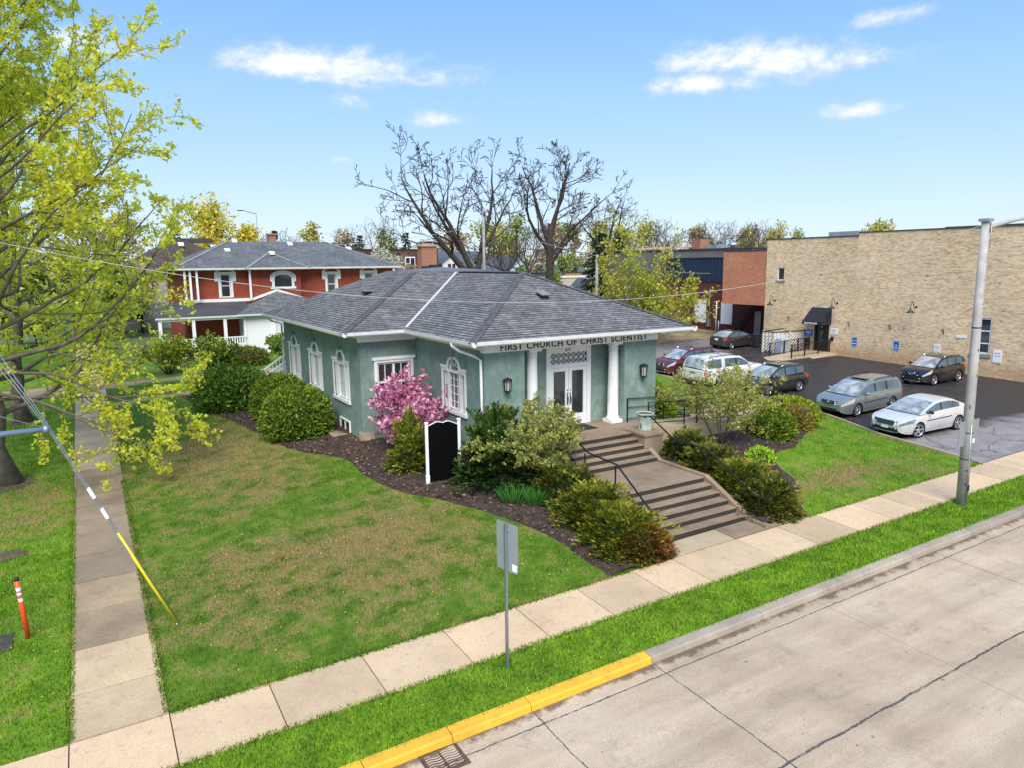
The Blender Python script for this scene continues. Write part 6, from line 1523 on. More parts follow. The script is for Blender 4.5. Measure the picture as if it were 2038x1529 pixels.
def car(name, label, cat, pos, yaw, S, mat):
    L, Wd, H = S['L'], S['W'], S['H']; hl = L/2; hw = Wd/2
    z = g0(pos[0], pos[1])+.006
    t = thing(name, label, cat, (pos[0], pos[1], z), yaw)
    # tilt to the slope of the lot
    fx = Vector((math.cos(yaw), math.sin(yaw), 0)); fx.z = SX*fx.x+SY*fx.y; ly = Vector((-math.sin(yaw), math.cos(yaw), 0)); ly.z = SX*ly.x+SY*ly.y
    fx.normalize(); up_ = fx.cross(ly).normalized(); ly = up_.cross(fx)
    t.rotation_euler = Matrix((fx, ly, up_)).transposed().to_euler()
    def B(mb, nm, m, par=None): 
        o = mb.build(nm, m, None, True); o.parent = par or t
        return o
    xf, xr = S['wf'], S['wr']; wr = S['R']; ar = wr+.065
    ctl = S['top']; cx = [c[0] for c in ctl]; cz = [c[1] for c in ctl]
    def ztop(x):
        s_ = 0.
        for k in range(-3, 4): s_ += np.interp(x+k*.035, cx, cz)
        return s_/7
    def zbot(x):
        zb = S['clr']
        if x > hl-.5: zb += .10*((x-hl+.5)/.5)**2
        if x < -hl+.5: zb += .14*((-x-hl+.5)/.5)**2
        for xw in (xf, xr):
            if abs(x-xw) < ar: zb = max(zb, wr-.02+math.sqrt(ar*ar-(x-xw)**2))
        return zb
    def plan(x):
        e = hw
        s_ = max(0, (x-(hl-S['rf']))/S['rf']); e -= S.get('tf', .30)*hw*s_**2.6
        s_ = max(0, (-x-(hl-S['rb']))/S['rb']); e -= S.get('tb', .20)*hw*s_**2.8
        return e
    sh = S['sh']
    def yprof(zz, zt): # side tuck as a fraction of half width
        pts = [(0, .06), (.35, .015), (.52, .0), (sh-.1, .008), (sh, .03), (zt, .085), (zt+.3, .2)]
        return np.interp(zz, [p_[0] for p_ in pts], [p_[1] for p_ in pts])
    xs_ = set(np.linspace(-hl+.16, hl-.16, 44).round(4)) | {hl-.11, hl-.06, hl-.025, hl, -hl+.11, -hl+.06, -hl+.025, -hl}
    for xw in (xf, xr):
        for k in range(-10, 11): xs_.add(round(xw+ar*math.sin(math.pi*k/20)*.999, 4))
    xs_ = sorted(xs_, reverse=True); NR = 13
    fr = [0, .07, .18, .32, .46, .60, .72, .82, .90, .955, 1.0]
    def ring(x):
        zt, zb = ztop(x), zbot(x); e = plan(x); end = 0
        dx_ = min(hl-x, x+hl)
        if dx_ < .115: end = (1-dx_/.115)**2
        zt -= .05*end; zb += .06*end; e -= .05*end
        out = [Vector((x, max(.05, e-e*yprof(zb+(zt-zb)*f_, zt)), zb+(zt-zb)*f_)) for f_ in fr]
        c_ = out[-1]; out.append(Vector((x, c_.y*.62, zt+.028*(1-end)))); out.append(Vector((x, 0, zt+.04*(1-end)))); return out
    G = [ring(x) for x in xs_]; N = len(xs_); K = len(G[0])
    b = MB()
    for sgn in (1, -1):
        base = len(b.v); b.v += [(p_.x, p_.y*sgn, p_.z) for r_ in G for p_ in r_]
        for i in range(N-1):
            for k in range(K-1):
                q = (base+i*K+k, base+(i+1)*K+k, base+(i+1)*K+k+1, base+i*K+k+1)
                b.f.append(q if sgn > 0 else q[::-1]); b.m.append(0); b.sm.append(True); b.uv.append(None)
    for i in (0, N-1):
        pts = [G[i][k] for k in range(K)]; b.face([(p_.x, p_.y, p_.z) for p_ in pts]+[(p_.x, -p_.y, p_.z) for p_ in pts[::-1][1:]])
    for sgn in (1, -1):                                                     # closed underside
        for i in range(N-1): b.face([(G[i][0].x, G[i][0].y*sgn, G[i][0].z), (G[i+1][0].x, G[i+1][0].y*sgn, G[i+1][0].z), (G[i+1][0].x, G[i+1][0].y*.72*sgn, G[i+1][0].z), (G[i][0].x, G[i][0].y*.72*sgn, G[i][0].z)], 1)
    b.box(-hl+.6, hl-.6, -hw*.74, hw*.74, S['clr'], S['clr']+.42, 1)
    body = B(b, 'body', [mat, M_trim])
    body.data.set_sharp_from_angle(angle=R(38))
    def xi(x): return min(range(N), key=lambda i: abs(xs_[i]-x))
    def patch(x0, x1, k0, k1, off, sgn, mb, mi=0, skip=None):
        i0, i1 = xi(x0), xi(x1)
        def pt(i, k):
            p_ = G[i][k]; a = G[min(i+1, N-1)][k]-G[max(i-1, 0)][k]; c_ = G[i][min(k+1, K-1)]-G[i][max(k-1, 0)]; n_ = c_.cross(a); n_.normalize()
            if n_.y < 0: n_ = -n_
            q = p_+n_*off; return (q.x, q.y*sgn, q.z)
        for i in range(i0, i1):
            for k in range(k0, k1):
                if skip and skip(xs_[i], k): continue
                q = [pt(i, k), pt(i+1, k), pt(i+1, k+1), pt(i, k+1)]
                mb.face(q if sgn > 0 else q[::-1], mi, sm=True)
        # rim
        for k in range(k0, k1):
            for i in (i0, i1): p0, p1 = pt(i, k), pt(i, k+1); c0_, c1_ = G[i][k], G[i][k+1]; mb.face([p0, p1, (c1_.x, c1_.y*sgn, c1_.z), (c0_.x, c0_.y*sgn, c0_.z)], mi)
    # ------------- greenhouse
    gx = S['gh']; gi = sorted(gx); bel = S['belt']                    # [(x, roof height)], [(x, belt height)]
    def zroof(x): return sum(np.interp(x+k*.03, [c[0] for c in gi], [c[1] for c in gi]) for k in range(-2, 3))/5
    def zbelt(x): return np.interp(x, [c[0] for c in bel], [c[1] for c in bel])
    g1, g0x = gx[0][0], gx[-1][0]
    px_ = set(np.linspace(g1-.01, g0x+.01, 46).round(4))
    for a, c_ in S['pill']: px_ |= {round(a, 4), round(c_, 4)}
    px_ = sorted(px_, reverse=True)
    gf = [0, .07, .40, .80, .93, 1.0]; tum = S['tum']
    def gring(x):
        zb, zt = zbelt(x), max(zbelt(x)+.004, zroof(x)); e = min(plan(x)-.035, hw-.06); out = []
        for f_ in gf[:-1]:
            zz = zb+(zt-zb)*f_; out.append(Vector((x, e-.05-(zz-zb)*tum, zz)))
        y_ = out[-1].y; bow = S.get('bow', .13)*min(1, max(0, (x-S['rx'][0])/.5)) if x > S['rx'][0] else 0
        bb = -.07*min(1, max(0, (S['rx'][1]-x)/.4))
        out.append(Vector((x+(bow+bb)*.12, y_-.075, zt))); out.append(Vector((x+(bow+bb)*.7, y_*.55, zt+.02))); out.append(Vector((x+(bow+bb), 0, zt+.03)))
        return out
    GG = [gring(x) for x in px_]; M_ = len(px_); KK = len(GG[0])
    parts = {}
    def addf(nm, q, sgn):
        mb, = parts.setdefault(nm, (MB(),)); mb.face([(v.x, v.y*sgn, v.z) for v in (q if sgn > 0 else q[::-1])], sm=True)
    for i in range(M_-1):
        xm = (px_[i]+px_[i+1])/2
        pill = any(c_ <= xm <= a for a, c_ in [(max(p_), min(p_)) for p_ in S['pill']])
        for k in range(KK-1):
            for sgn in (1, -1):
                q = [GG[i][k], GG[i+1][k], GG[i+1][k+1], GG[i][k+1]]
                if k in (0, 3): nm = 'roof'
                elif k in (1, 2): nm = ('side_window_l' if sgn > 0 else 'side_window_r')+str(sum(xm < min(p_) for p_ in S['pill'])) if not pill else ('roof' if S.get('ppaint') and any(max(p_) >= xm >= min(p_) for p_ in S['ppaint']) else 'pillar')
                elif k == 4: nm = 'roof'
                else: nm = 'windscreen' if xm > S['rx'][0] else 'rear_window' if xm < S['rx'][1] else 'roof'
                addf(nm, q, sgn)
    for e_, i in (('f', 0), ('r', M_-1)):
        pts = GG[i]; addf('roof', [Vector((p_.x, p_.y, p_.z)) for p_ in pts], 1); addf('roof', [Vector((p_.x, p_.y, p_.z)) for p_ in pts], -1)
    for nm, (mb,) in parts.items():
        o = B(mb, 'side_window' if nm.startswith('side') else nm, mat if nm == 'roof' else M_trim if nm == 'pillar' else M_cside if nm.startswith('side') else M_cwind)
        if nm == 'roof': o.data.set_sharp_from_angle(angle=R(40))
    # ------------- wheels
    for xw in (xf, xr):
        for sgn in (1, -1):
            st = S.get('steer', 0) if xw == xf else 0; yw = sgn*(hw-.115)
            e = bpy.data.objects.new('wheel', None); e.empty_display_size = .2; COL.objects.link(e); e.parent = t; e.location = (xw, yw, wr-.01); e.rotation_euler = (0, 0, st); WM[e.name] = Matrix()
            q = MB(); rr = S.get('rim', wr*.68)
            q.lathe((0, 0, 0), [(rr, -.10), (wr*.96, -.105), (wr, -.07), (wr, .07), (wr*.96, .105), (rr, .10)], 32, axis='Y', cap=False); B(q, 'tyre', M_tyre, e)
            q = MB(); o_ = sgn*.085
            q.lathe((0, 0, 0), [(rr*1.01, o_+sgn*.012), (rr*.93, o_+sgn*.01), (rr*.9, o_-sgn*.06), (.05, o_-sgn*.065), (.002, o_-sgn*.065)], 32, axis='Y', mi=1, cap=False)
            q.lathe((0, 0, 0), [(rr*1.015, o_-sgn*.02), (rr*1.015, o_+sgn*.018), (rr*.91, o_+sgn*.014), (rr*.9, o_-sgn*.03)], 32, axis='Y', cap=False)
            ns = S.get('spokes', 5)
            for k in range(ns):
                a = 2*math.pi*k/ns+.3; r0, r1 = Vector((.03*math.cos(a), 0, .03*math.sin(a))), Vector((rr*.93*math.cos(a), 0, rr*.93*math.sin(a))); tg = Vector((-math.sin(a), 0, math.cos(a)))
                w0, w1 = .045, rr*.62/ns*1.6
                for s2 in ((1,),):
                    v = [r0-tg*w0+Vector((0, o_-sgn*.01, 0)), r0+tg*w0+Vector((0, o_-sgn*.01, 0)), r1+tg*w1*.5+Vector((0, o_+sgn*.008, 0)), r1-tg*w1*.5+Vector((0, o_+sgn*.008, 0))]
                    q.face(v); q.face([x_-Vector((0, sgn*.03, 0)) for x_ in v]); 
                    for a_, c_ in ((1, 2), (3, 0)): q.face([v[a_], v[c_], v[c_]-Vector((0, sgn*.03, 0)), v[a_]-Vector((0, sgn*.03, 0))])
            q.lathe((0, o_, 0), [(.055, -.02), (.055, .01)] if sgn > 0 else [(.055, -.01), (.055, .02)], 12, axis='Y'); B(q, 'rim', [M_alloy, M_trim], e)
    # ------------- doors, handles, mirrors
    for sgn in (1, -1):
        for (d0, d1) in S['doors']:
            q = MB(); patch(d0, d1, 2, 10, .007, sgn, q, skip=lambda x, k: any(abs(x-xw) < ar+.09 for xw in (xf, xr)) and k < 7); dd = B(q, 'door', mat)
            q = MB(); xh = d1+.16; zh = S['sh']-.02; yh = (plan(xh)-plan(xh)*yprof(zh, ztop(xh)))*sgn
            q.obox((xh, yh+sgn*.025, zh), (1, 0, 0), (0, 1, 0), (0, 0, 1), .09, .02, .015); B(q, 'handle', S.get('hand', mat), dd)
        q = MB(); xm = S['mir']; zm = zbelt(xm)+.09; ym = (hw+.07)*sgn
        q.lathe((xm, ym, zm), [(.02, -.05), (.07, -.045), (.085, .0), (.07, .05), (.03, .06)], 12, axis='Y'); q.v = [(xm+(v[0]-xm)*.8+(.0), v[1]*1.0+(v[1]-ym)*.8, v[2]) for v in q.v]
        q.beam((xm, (hw-.12)*sgn, zm-.06), (xm, ym, zm-.04), .06, .04); B(q, 'mirror', S.get('mmat', mat))
        # wheel arch and sill cladding, side strip
        if S.get('clad'):
            q = MB(); patch(hl-.5, -hl+.5, 0, 2, .012, sgn, q); B(q, 'sill_cladding', M_trim)
        if S.get('strip'):
            q = MB(); patch(xf-ar-.05, xr+ar+.02, S['strip'], S['strip']+1, .014, sgn, q) if False else None
            zz = S['stripz']; x = xf-ar-.08; P_ = []
            while x > xr+ar+.1: P_.append((x, (plan(x)-plan(x)*yprof(zz, ztop(x))+.012)*sgn, zz+(xf-x)*.02)); x -= .2
            for a_, c_ in zip(P_, P_[1:]): q.beam(a_, c_, .012, .035)
            B(q, 'side_moulding', M_trim)
        # lamps
        q = MB(); patch(hl-.03, hl-S['hlen'], *S['hk'], .010, sgn, q); B(q, 'headlight', S.get('hmat', M_lens))
        q = MB(); patch(-hl+S['tlen'], -hl+.03, *S['tk'], .010, sgn, q); B(q, 'tail_light', M_tail)
        if S.get('fog'):
            q = MB(); y_ = plan(hl-.05)*.72*sgn; q.obox((hl-.05, y_, S['clr']+.22), (1, .4*sgn, 0), (-.4*sgn, 1, 0), (0, 0, 1), .05, .12, .045); B(q, 'fog_light_recess', M_trim)
            q = MB(); q.lathe((hl-.005, y_, S['clr']+.23), [(.045, .0), (.03, .02)], 10, axis='X'); B(q, 'fog_light', M_lens)
        if S.get('rails'):
            x0, x1 = S['rails']; q = MB(); y_ = (hw-.06-.05-(H-zbelt(0))*tum-.02)*sgn
            P_ = [(x0+(x1-x0)*k/6, y_, zroof(x0+(x1-x0)*k/6)+(.055 if 0 < k < 6 else .0)) for k in range(7)]
            q.tube(P_, .022, 6); B(q, 'roof_rail', S.get('railm', M_chrome))
    fy = plan(hl)-.05
    # grille, plates, bumper
    gz0, gz1, gw = S['gr']; q = MB(); xg = hl+.004
    for k in range(8):
        a = -1+2*k/8; c_ = a+.25
        e0 = xg+.03-.06*a*a; e1 = xg+.03-.06*c_*c_
        q.face([(e0, a*gw, gz0), (e1, c_*gw, gz0), (e1-.015, c_*gw*1.06, gz1), (e0-.015, a*gw*1.06, gz1)])
    go = B(q, 'grille', M_trim)
    q = MB()
    for k in range(S.get('slats', 3)+1):
        zz = gz0+(gz1-gz0)*k/max(1, S.get('slats', 3))
        q.tube([(xg+.042-.06*a*a, a*gw*1.02, zz) for a in (-1, -.6, -.2, .2, .6, 1)], .009, 5)
    if S.get('vee'): q.tube([(xg+.03, -gw*.52, gz1-.01), (xg+.05, -gw*.25, gz0+.02), (xg+.055, 0, gz0-.03), (xg+.05, gw*.25, gz0+.02), (xg+.03, gw*.52, gz1-.01)], .026, 6)
    if S.get('badge'): q.lathe((xg+.045, 0, (gz0+gz1)/2), [(.06, 0), (.05, .02)], 14, axis='X')
    B(q, 'grille_bars', M_chrome, go)
    q = MB(); q.box(hl-.02, hl+.012, -gw*1.15, gw*1.15, S['clr']+.11, S['clr']+.24); B(q, 'lower_intake', M_trim)
    if S.get('lip'): q = MB(); q.tube([(hl-.10, -fy*.98, S['clr']+.07), (hl+.005, -fy*.6, S['clr']+.06), (hl+.015, 0, S['clr']+.055), (hl+.005, fy*.6, S['clr']+.06), (hl-.10, fy*.98, S['clr']+.07)], .022, 6); B(q, 'bumper_trim', M_chrome)
    if S.get('fplate'): q = MB(); q.box(hl+.01, hl+.035, -.16, .16, S['clr']+.2, S['clr']+.36); B(q, 'number_plate', M_plate)
    q = MB(); q.box(-hl-.02, -hl+.03, -.16, .16, S['rp'], S['rp']+.16); B(q, 'number_plate', M_plate)
    q = MB(); q.box(-hl-.012, -hl+.02, -fy*.95, fy*.95, S['clr']+.14, S['clr']+.2); B(q, 'rear_bumper_trim', M_trim)
    # wipers
    q = MB()
    for y_ in (-.45, .25): xw_ = g1-.10; q.tube([(xw_, y_-.1, zroof(xw_)+.035), (xw_-.12, y_+.42, zroof(xw_-.12)+.035)], .011, 4)
    B(q, 'wiper', M_trim)
    # cabin seen through nothing: dark roof-hatch style extras
    if S.get('sunroof'): q = MB(); x0, x1 = S['sunroof']; q.box(x1, x0, -.45, .45, H+.02, H+.034); B(q, 'sunroof', M_cglass)
    return t
base = dict(tum=.30, bow=.14, rf=.85, rb=.7)
sedan = dict(base, L=5.1, W=1.93, H=1.53, clr=.22, R=.35, wf=1.50, wr=-1.38, sh=.88, top=[(-2.6, .98), (-2.45, 1.06), (-1.7, 1.10), (-.2, 1.05), (1.1, 1.0), (1.6, .96), (2.15, .88), (2.42, .78), (2.56, .66)],
             belt=[(-2.2, 1.10), (-1, 1.07), (.5, 1.03), (1.35, 1.01)], gh=[(1.30, 1.02), (.95, 1.17), (.55, 1.33), (.2, 1.46), (-.15, 1.515), (-.7, 1.525), (-1.15, 1.47), (-1.6, 1.30), (-2.05, 1.12)], rx=(.22, -1.0),
             pill=[(-.12, -.22), (-1.02, -1.06), (-1.5, -2.2), (.98, 1.4)], ppaint=[(-1.5, -2.2), (.98, 1.4)], doors=[(1.0, -.17), (-.19, -1.28)], mir=.88, hlen=.72, hk=(6, 9), tlen=.45, tk=(6, 9), gr=(.58, .80, .54), slats=4, mmat=M_trim, hmat=M_lensd, fplate=True, fog=True, rp=.72, steer=.0, strip=6, stripz=.72, lip=True, spokes=5, rim=.255)
car('parked_car', 'silver four-door sedan parked nearest the street, nose to the lawn', 'car', (33.15, 18.35), R(176.5), dict(sedan, steer=R(-16)), paint('silver_paint', (.70, .70, .68), .3))
van = dict(base, L=5.1, W=1.96, H=1.74, clr=.20, R=.345, wf=1.52, wr=-1.48, sh=.92, top=[(-2.6, 1.0), (-2.4, 1.08), (0, 1.06), (1.2, 1.05), (1.7, 1.0), (2.15, .92), (2.4, .80), (2.56, .68)], tum=.24, rb=.5, tb=.12,
           belt=[(-2.5, 1.10), (0, 1.06), (1.5, 1.04)], gh=[(1.48, 1.05), (1.15, 1.24), (.75, 1.46), (.4, 1.62), (0, 1.71), (-.9, 1.74), (-1.7, 1.72), (-2.2, 1.66), (-2.38, 1.4), (-2.5, 1.12)], rx=(.42, -2.12),
           pill=[(.02, -.10), (-.98, -1.12), (-2.2, -2.5), (1.12, 1.6)], ppaint=[(-2.2, -2.5), (1.12, 1.6)], doors=[(1.08, -.05), (-.07, -1.1)], mir=1.0, hlen=.72, hk=(6, 9), hmat=M_lensw, tlen=.3, tk=(6, 9), gr=(.66, .84, .42), slats=3, rp=.8, rails=(-.1, -1.9), railm=M_trim, strip=6, stripz=.66, spokes=7, rim=.225, badge=True, sunroof=(.25, -.1))
car('parked_car', 'blue-grey minivan with hazy amber headlights, parked beside the silver sedan', 'minivan', (34.35, 22.3), R(181), van, paint('blue_grey_paint', (.25, .285, .29), .45))
suv = dict(base, L=4.6, W=1.84, H=1.68, clr=.25, R=.365, wf=1.36, wr=-1.34, sh=.95, top=[(-2.4, .98), (-2.2, 1.08), (0, 1.09), (1.0, 1.08), (1.45, 1.04), (1.9, .97), (2.15, .84), (2.32, .70)], tum=.27, rb=.5, tb=.16,
           belt=[(-2.2, 1.20), (-1.2, 1.14), (0, 1.09), (1.3, 1.07)], gh=[(1.22, 1.08), (.9, 1.27), (.55, 1.46), (.25, 1.60), (-.1, 1.665), (-.8, 1.68), (-1.5, 1.63), (-1.92, 1.56), (-2.08, 1.38), (-2.22, 1.2)], rx=(.28, -1.86),
           pill=[(-.12, -.22), (-1.02, -1.10), (-1.75, -2.25), (.9, 1.3)], ppaint=[(-1.75, -2.25), (.9, 1.3)], doors=[(.92, -.17), (-.19, -1.25)], mir=.82, hlen=.62, hk=(6, 9), tlen=.42, tk=(6, 9), gr=(.70, .86, .42), slats=2, rp=.8, rails=(.1, -1.7), clad=True, lip=True, fog=True, rim=.25)
car('parked_car', 'black crossover parked beneath the brick wall, facing the lawn', 'car', (45.35, 24.6), R(180), dict(suv, vee=True, slats=0, badge=True, spokes=5, hand=M_chrome), paint('black_paint', (.016, .014, .014), .3, .2))
car('parked_car', 'dark charcoal crossover with silver roof rails, half hidden by the thin-leaved shrub', 'car', (34.3, 27.8), R(180), dict(suv, sunroof=(.1, -.8), H=1.67), paint('charcoal_paint', (.045, .047, .052), .55, .25))
car('parked_car', 'maroon crossover at the far end of the row, next to the church corner', 'car', (34.75, 35.5), R(182), dict(suv, L=4.55, badge=True), paint('maroon_paint', (.17, .018, .03), .45, .25))
big = dict(base, L=5.65, W=2.02, H=1.9, clr=.28, R=.40, wf=1.85, wr=-1.45, sh=1.08, top=[(-2.9, 1.16), (-2.7, 1.2), (0, 1.2), (1.2, 1.19), (1.8, 1.16), (2.4, 1.1), (2.65, .98), (2.84, .85)], tum=.20, rb=.3, tb=.06, rf=.7, tf=.2,
           belt=[(-2.8, 1.21), (1.4, 1.19)], gh=[(1.35, 1.2), (1.05, 1.38), (.72, 1.62), (.45, 1.79), (.1, 1.86), (-1, 1.9), (-2.2, 1.88), (-2.6, 1.83), (-2.7, 1.5), (-2.79, 1.21)], rx=(.46, -2.55), bow=.1,
           pill=[(.02, -.1), (-1.0, -1.28), (-2.45, -2.8), (1.0, 1.45)], ppaint=[(-1.0, -1.28), (-2.45, -2.8), (1.0, 1.45)], doors=[(1.02, -.05), (-.07, -1.0)], mir=.95, hlen=.4, hk=(6, 9), tlen=.22, tk=(5, 10), gr=(.85, 1.05, .6), slats=2, rp=.6, rails=(.2, -2.3), railm=M_trim, spokes=6, rim=.27)
SUB = car('parked_car', 'long white full-size SUV parked tail towards the church', 'SUV', (34.2, 31.3), R(0), big, paint('white_paint_car', (.72, .72, .70), .05, .3))
q = MB(); q.beam((-2.842, -.24, .98), (-2.842, .24, .98), .03, .05); q.beam((-2.842, 0, .94), (-2.842, 0, 1.02), .03, .12)
o = q.build('emblem', simple('gold_emblem', (.45, .33, .06), .35, .1, metal=.7), None, True); o.parent = SUB
q = MB(); q.box(-2.86, -2.84, -.95, .95, .52, .56); q.box(-2.87, -2.84, -.35, .35, .36, .5); o = q.build('bumper_step', M_trim, None, True); o.parent = SUB
civ = dict(sedan, L=4.5, W=1.75, H=1.43, clr=.19, R=.315, wf=1.32, wr=-1.35, sh=.82, top=[(-2.3, .90), (-2.15, .98), (-1.6, 1.0), (-.2, .95), (1.2, .92), (1.6, .88), (2.0, .78), (2.27, .62)],
           belt=[(-2, 1.0), (-1, .98), (.4, .94), (1.4, .93)], gh=[(1.42, .93), (1.05, 1.08), (.6, 1.26), (.25, 1.37), (-.1, 1.42), (-.6, 1.43), (-1.0, 1.37), (-1.4, 1.2), (-1.8, 1.01)], rx=(.28, -.85), pill=[(-.12, -.2), (-.98, -1.02), (-1.4, -2), (1.0, 1.5)], ppaint=[(-1.4, -2), (1.0, 1.5)], doors=[(1.0, -.15), (-.17, -1.12)], mir=.85, hlen=.6, tlen=.45, tk=(6, 9), gr=(.55, .68, .4), slats=2, stripz=.62, steer=0, rim=.22, rp=.74)
car('parked_car', 'dark brown-grey sedan standing apart by the bins, tail lights towards the street', 'car', (46.8, 42.1), R(6), civ, paint('brown_grey_paint', (.055, .050, .048), .55, .25))
# ================================================================== street furniture and small things
M_pole = simple('weathered_pole_paint', (.40, .385, .36), .8, .2, 1.6, dirt=(.13, .12, .11), bmp=.2)
bx, by = 24.72, 12.07; bz = g0(bx, by)
LP = thing('utility_pole', 'tall weathered grey pole on the kerbside grass with two small sign plates', 'pole', (bx, by, bz))
TP = Vector((24.50, by, 10.0))
q = MB(); q.tube([(bx, by, bz-.2), ((bx+TP.x)/2, by, (bz+TP.z)/2), TP], [.175, .145, .115], 18); q.build('shaft', M_pole, LP)
q = MB(); q.tube([(TP.x-.12, by-.01, 9.95), (TP.x, by-.13, 9.9), (TP.x+.14, by-.1, 9.6)], .03, 6); q.tube([(TP.x+.1, by-.13, 9.9), (TP.x+.06, by-.17, 9.4), (TP.x+.13, by-.12, 9.1)], .012, 5); q.box(TP.x-.16, TP.x+.17, by-.16, by+.14, 9.93, 10.02); q.build('cable_clamp', M_alu, LP)
q = MB(); q.tube([(TP.x+.05, by, 9.72), (TP.x+1.2, by-.25, 9.98), (TP.x+3.4, by-1.4, 10.42)], [.06, .055, .045], 10); q.build('arm', M_pole, LP)
q = MB(); q.box(bx-.06, bx+.03, by-.185, by-.15, bz+.5, bz+.72); q.build('hand_hole', M_dark, LP)
rg = random.Random(8)
for k in range(16):
    z = rg.uniform(1.2, 8.5); t_ = (z-bz)/(TP.z-bz); xx = bx+(TP.x-bx)*t_; rr = .175-.06*t_; a_ = rg.uniform(3.4, 5.6); q = MB(); c_ = Vector((xx+rr*math.cos(a_), by+rr*math.sin(a_), z)); q.obox(c_, (-math.sin(a_), math.cos(a_), 0), (math.cos(a_), math.sin(a_), 0), (0, 0, 1), rg.uniform(.008, .03), .004, rg.uniform(.015, .06)); q.build('staple' if k % 3 else 'tag', M_trim if k % 3 else M_alu, LP)
q = MB(); q.tube([(bx-.08, by-.165, bz+.1), (bx+(TP.x-bx)*.3-.07, by-.15, 3.4)], .018, 6); q.build('conduit', M_alu, LP)
for z in (6.6, 3.1, 2.2): q = MB(); t_ = (z-bz)/(TP.z-bz); xx = bx+(TP.x-bx)*t_; rr = .175-.06*t_; q.lathe((xx, by, z), [(rr+.004, -.02), (rr+.004, .02)], 18); q.build('band', M_trim, LP)
for x0, x1 in ((24.12, 24.5), (24.84, 25.3)):
    q = MB(); zc = 2.95
    y_ = by-.26
    q.box(x0, x1, by-.03, by-.005, 2.66, 3.5); so_ = q.build('sign_plate', M_alu, LP, bevel=.008)
    if x0 > 24.5: q = MB(); q.box(x0+.06, x0+.26, by-.034, by-.031, 2.7, 2.84); q.build('sticker', M_swhite, so_)
q = MB(); q.box(24.2, 25.2, by-.0, by+.03, 3.05, 3.09); q.build('sign_bracket', M_alu, LP)
# street sign seen from behind
bx, by = 6.94, 11.96; bz = g0(bx, by); SG = thing('street_sign', 'bare metal back of a street sign on a galvanised post in the kerbside grass', 'sign', (bx, by, bz))
q = MB(); q.box(bx-.04, bx+.01, by-.02, by+.036, bz-.1, 3.58)
q.build('post', simple('galvanised_post', (.30, .34, .38), .4, .12, 3, metal=.7), SG)
def plate(b, c, hx, hz, th, ax, r=.05):
    ax = Vector(ax).normalized(); n_ = ax.cross(Vector((0, 0, 1))); pts = []
    for sx, sz, a0 in ((1, 1, 0), (-1, 1, 90), (-1, -1, 180), (1, -1, 270)):
        for k in range(5): a = R(a0+22.5*k); pts.append((sx*(hx-r)+r*math.cos(a), sz*(hz-r)+r*math.sin(a)))
    A_ = [Vector(c)+ax*u+Vector((0, 0, v))-n_*th/2 for u, v in pts]; B_ = [p_+n_*th for p_ in A_]
    b.face(B_); b.face(A_[::-1])
    for i in range(len(pts)): j = (i+1) % len(pts); b.face([A_[i], A_[j], B_[j], B_[i]])
q = MB(); plate(q, (bx+.02, by+.01, 3.06), .31, .52, .01, (.22, -.975, 0)); pl_ = q.build('plate', simple('sign_back', (.36, .40, .42), .5, .06, 2, metal=.45), SG)
q = MB(); n_ = Vector((.22, -.975, 0)); c_ = Vector((bx+.02, by+.01, 3.06))+n_*.22+Vector((0, 0, -.4)); q.obox(c_+n_.cross(Vector((0, 0, 1)))*.009, n_, n_.cross(Vector((0, 0, 1))), (0, 0, 1), .07, .002, .075); q.build('sticker', M_swhite, pl_)
q = MB(); q.lathe((bx, by-.055, 3.45), [(.02, -.01), (.02, .01)], 8, axis='Y'); q.build('bolt', M_alu, SG)
# orange utility marker
bx, by = -1.83, 18.7; bz = g0(bx, by); OM = thing('marker_post', 'bright orange utility marker post with a white label and black cap, on the left grass', 'marker', (bx, by, bz))
q = MB(); q.tube([(bx+.02, by, bz-.1), (bx-.06, by, 1.86)], .05, 16); q.build('tube', simple('orange_plastic', (.85, .085, .012), .45, .08, 2), OM)
q = MB(); q.tube([(bx-.06, by, 1.86), (bx-.063, by, 1.93)], [.053, .048], 16); q.build('cap', M_trim, OM)
q = MB(); q.tube([(bx-.031, by, 1.36), (bx-.053, by, 1.70)], .0515, 16, cap=False); lo = q.build('label', M_swhite, OM)
q = MB(); q.tube([(bx-.037, by, 1.44), (bx-.042, by, 1.52)], .0523, 16, cap=False); q.tube([(bx-.045, by, 1.58), (bx-.048, by, 1.62)], .0523, 16, cap=False); q.build('label_print', simple('red_print', (.75, .12, .08), .5), lo)
# guy wire with strut and yellow guard
GW = thing('guy_wire', 'steel guy wires with a yellow plastic guard anchored in the lawn', 'guy wire', (1.19, 17.5, .46))
A_ = Vector((1.19, 17.5, .44)); S_ = Vector((-.87, 17.5, 5.46)); U_ = Vector((-4.4, 17.6, 13.0))
q = MB()
for o in (-.035, 0, .035): q.tube([A_+Vector((0, 0, .15)), A_.lerp(S_, .45)+Vector((o*.8, o, 0)), S_+Vector((o*.7, o, 0)), U_+Vector((o*8, o*4, 0))], .009, 5)
q.tube([S_, Vector((-2.4, 17.7, 6.1)), Vector((-4.3, 17.6, 7.2))], .009, 5); q.build('wires', M_alu, GW)
q = MB(); e = A_.lerp(S_, .50); q.tube([A_+Vector((-.03, -.02, .12)), A_.lerp(e, .5)+Vector((-.0, -.02, 0)), e], .032, 10); q.build('guard', simple('yellow_plastic', (.80, .60, .02), .45, .08, 2), GW)
q = MB()
for t_ in (.60, .70): p_ = A_.lerp(S_, t_); q.beam(p_-(S_-A_).normalized()*.13, p_+(S_-A_).normalized()*.13, .09, .07)
q.build('wire_clamp', M_swhite, GW)
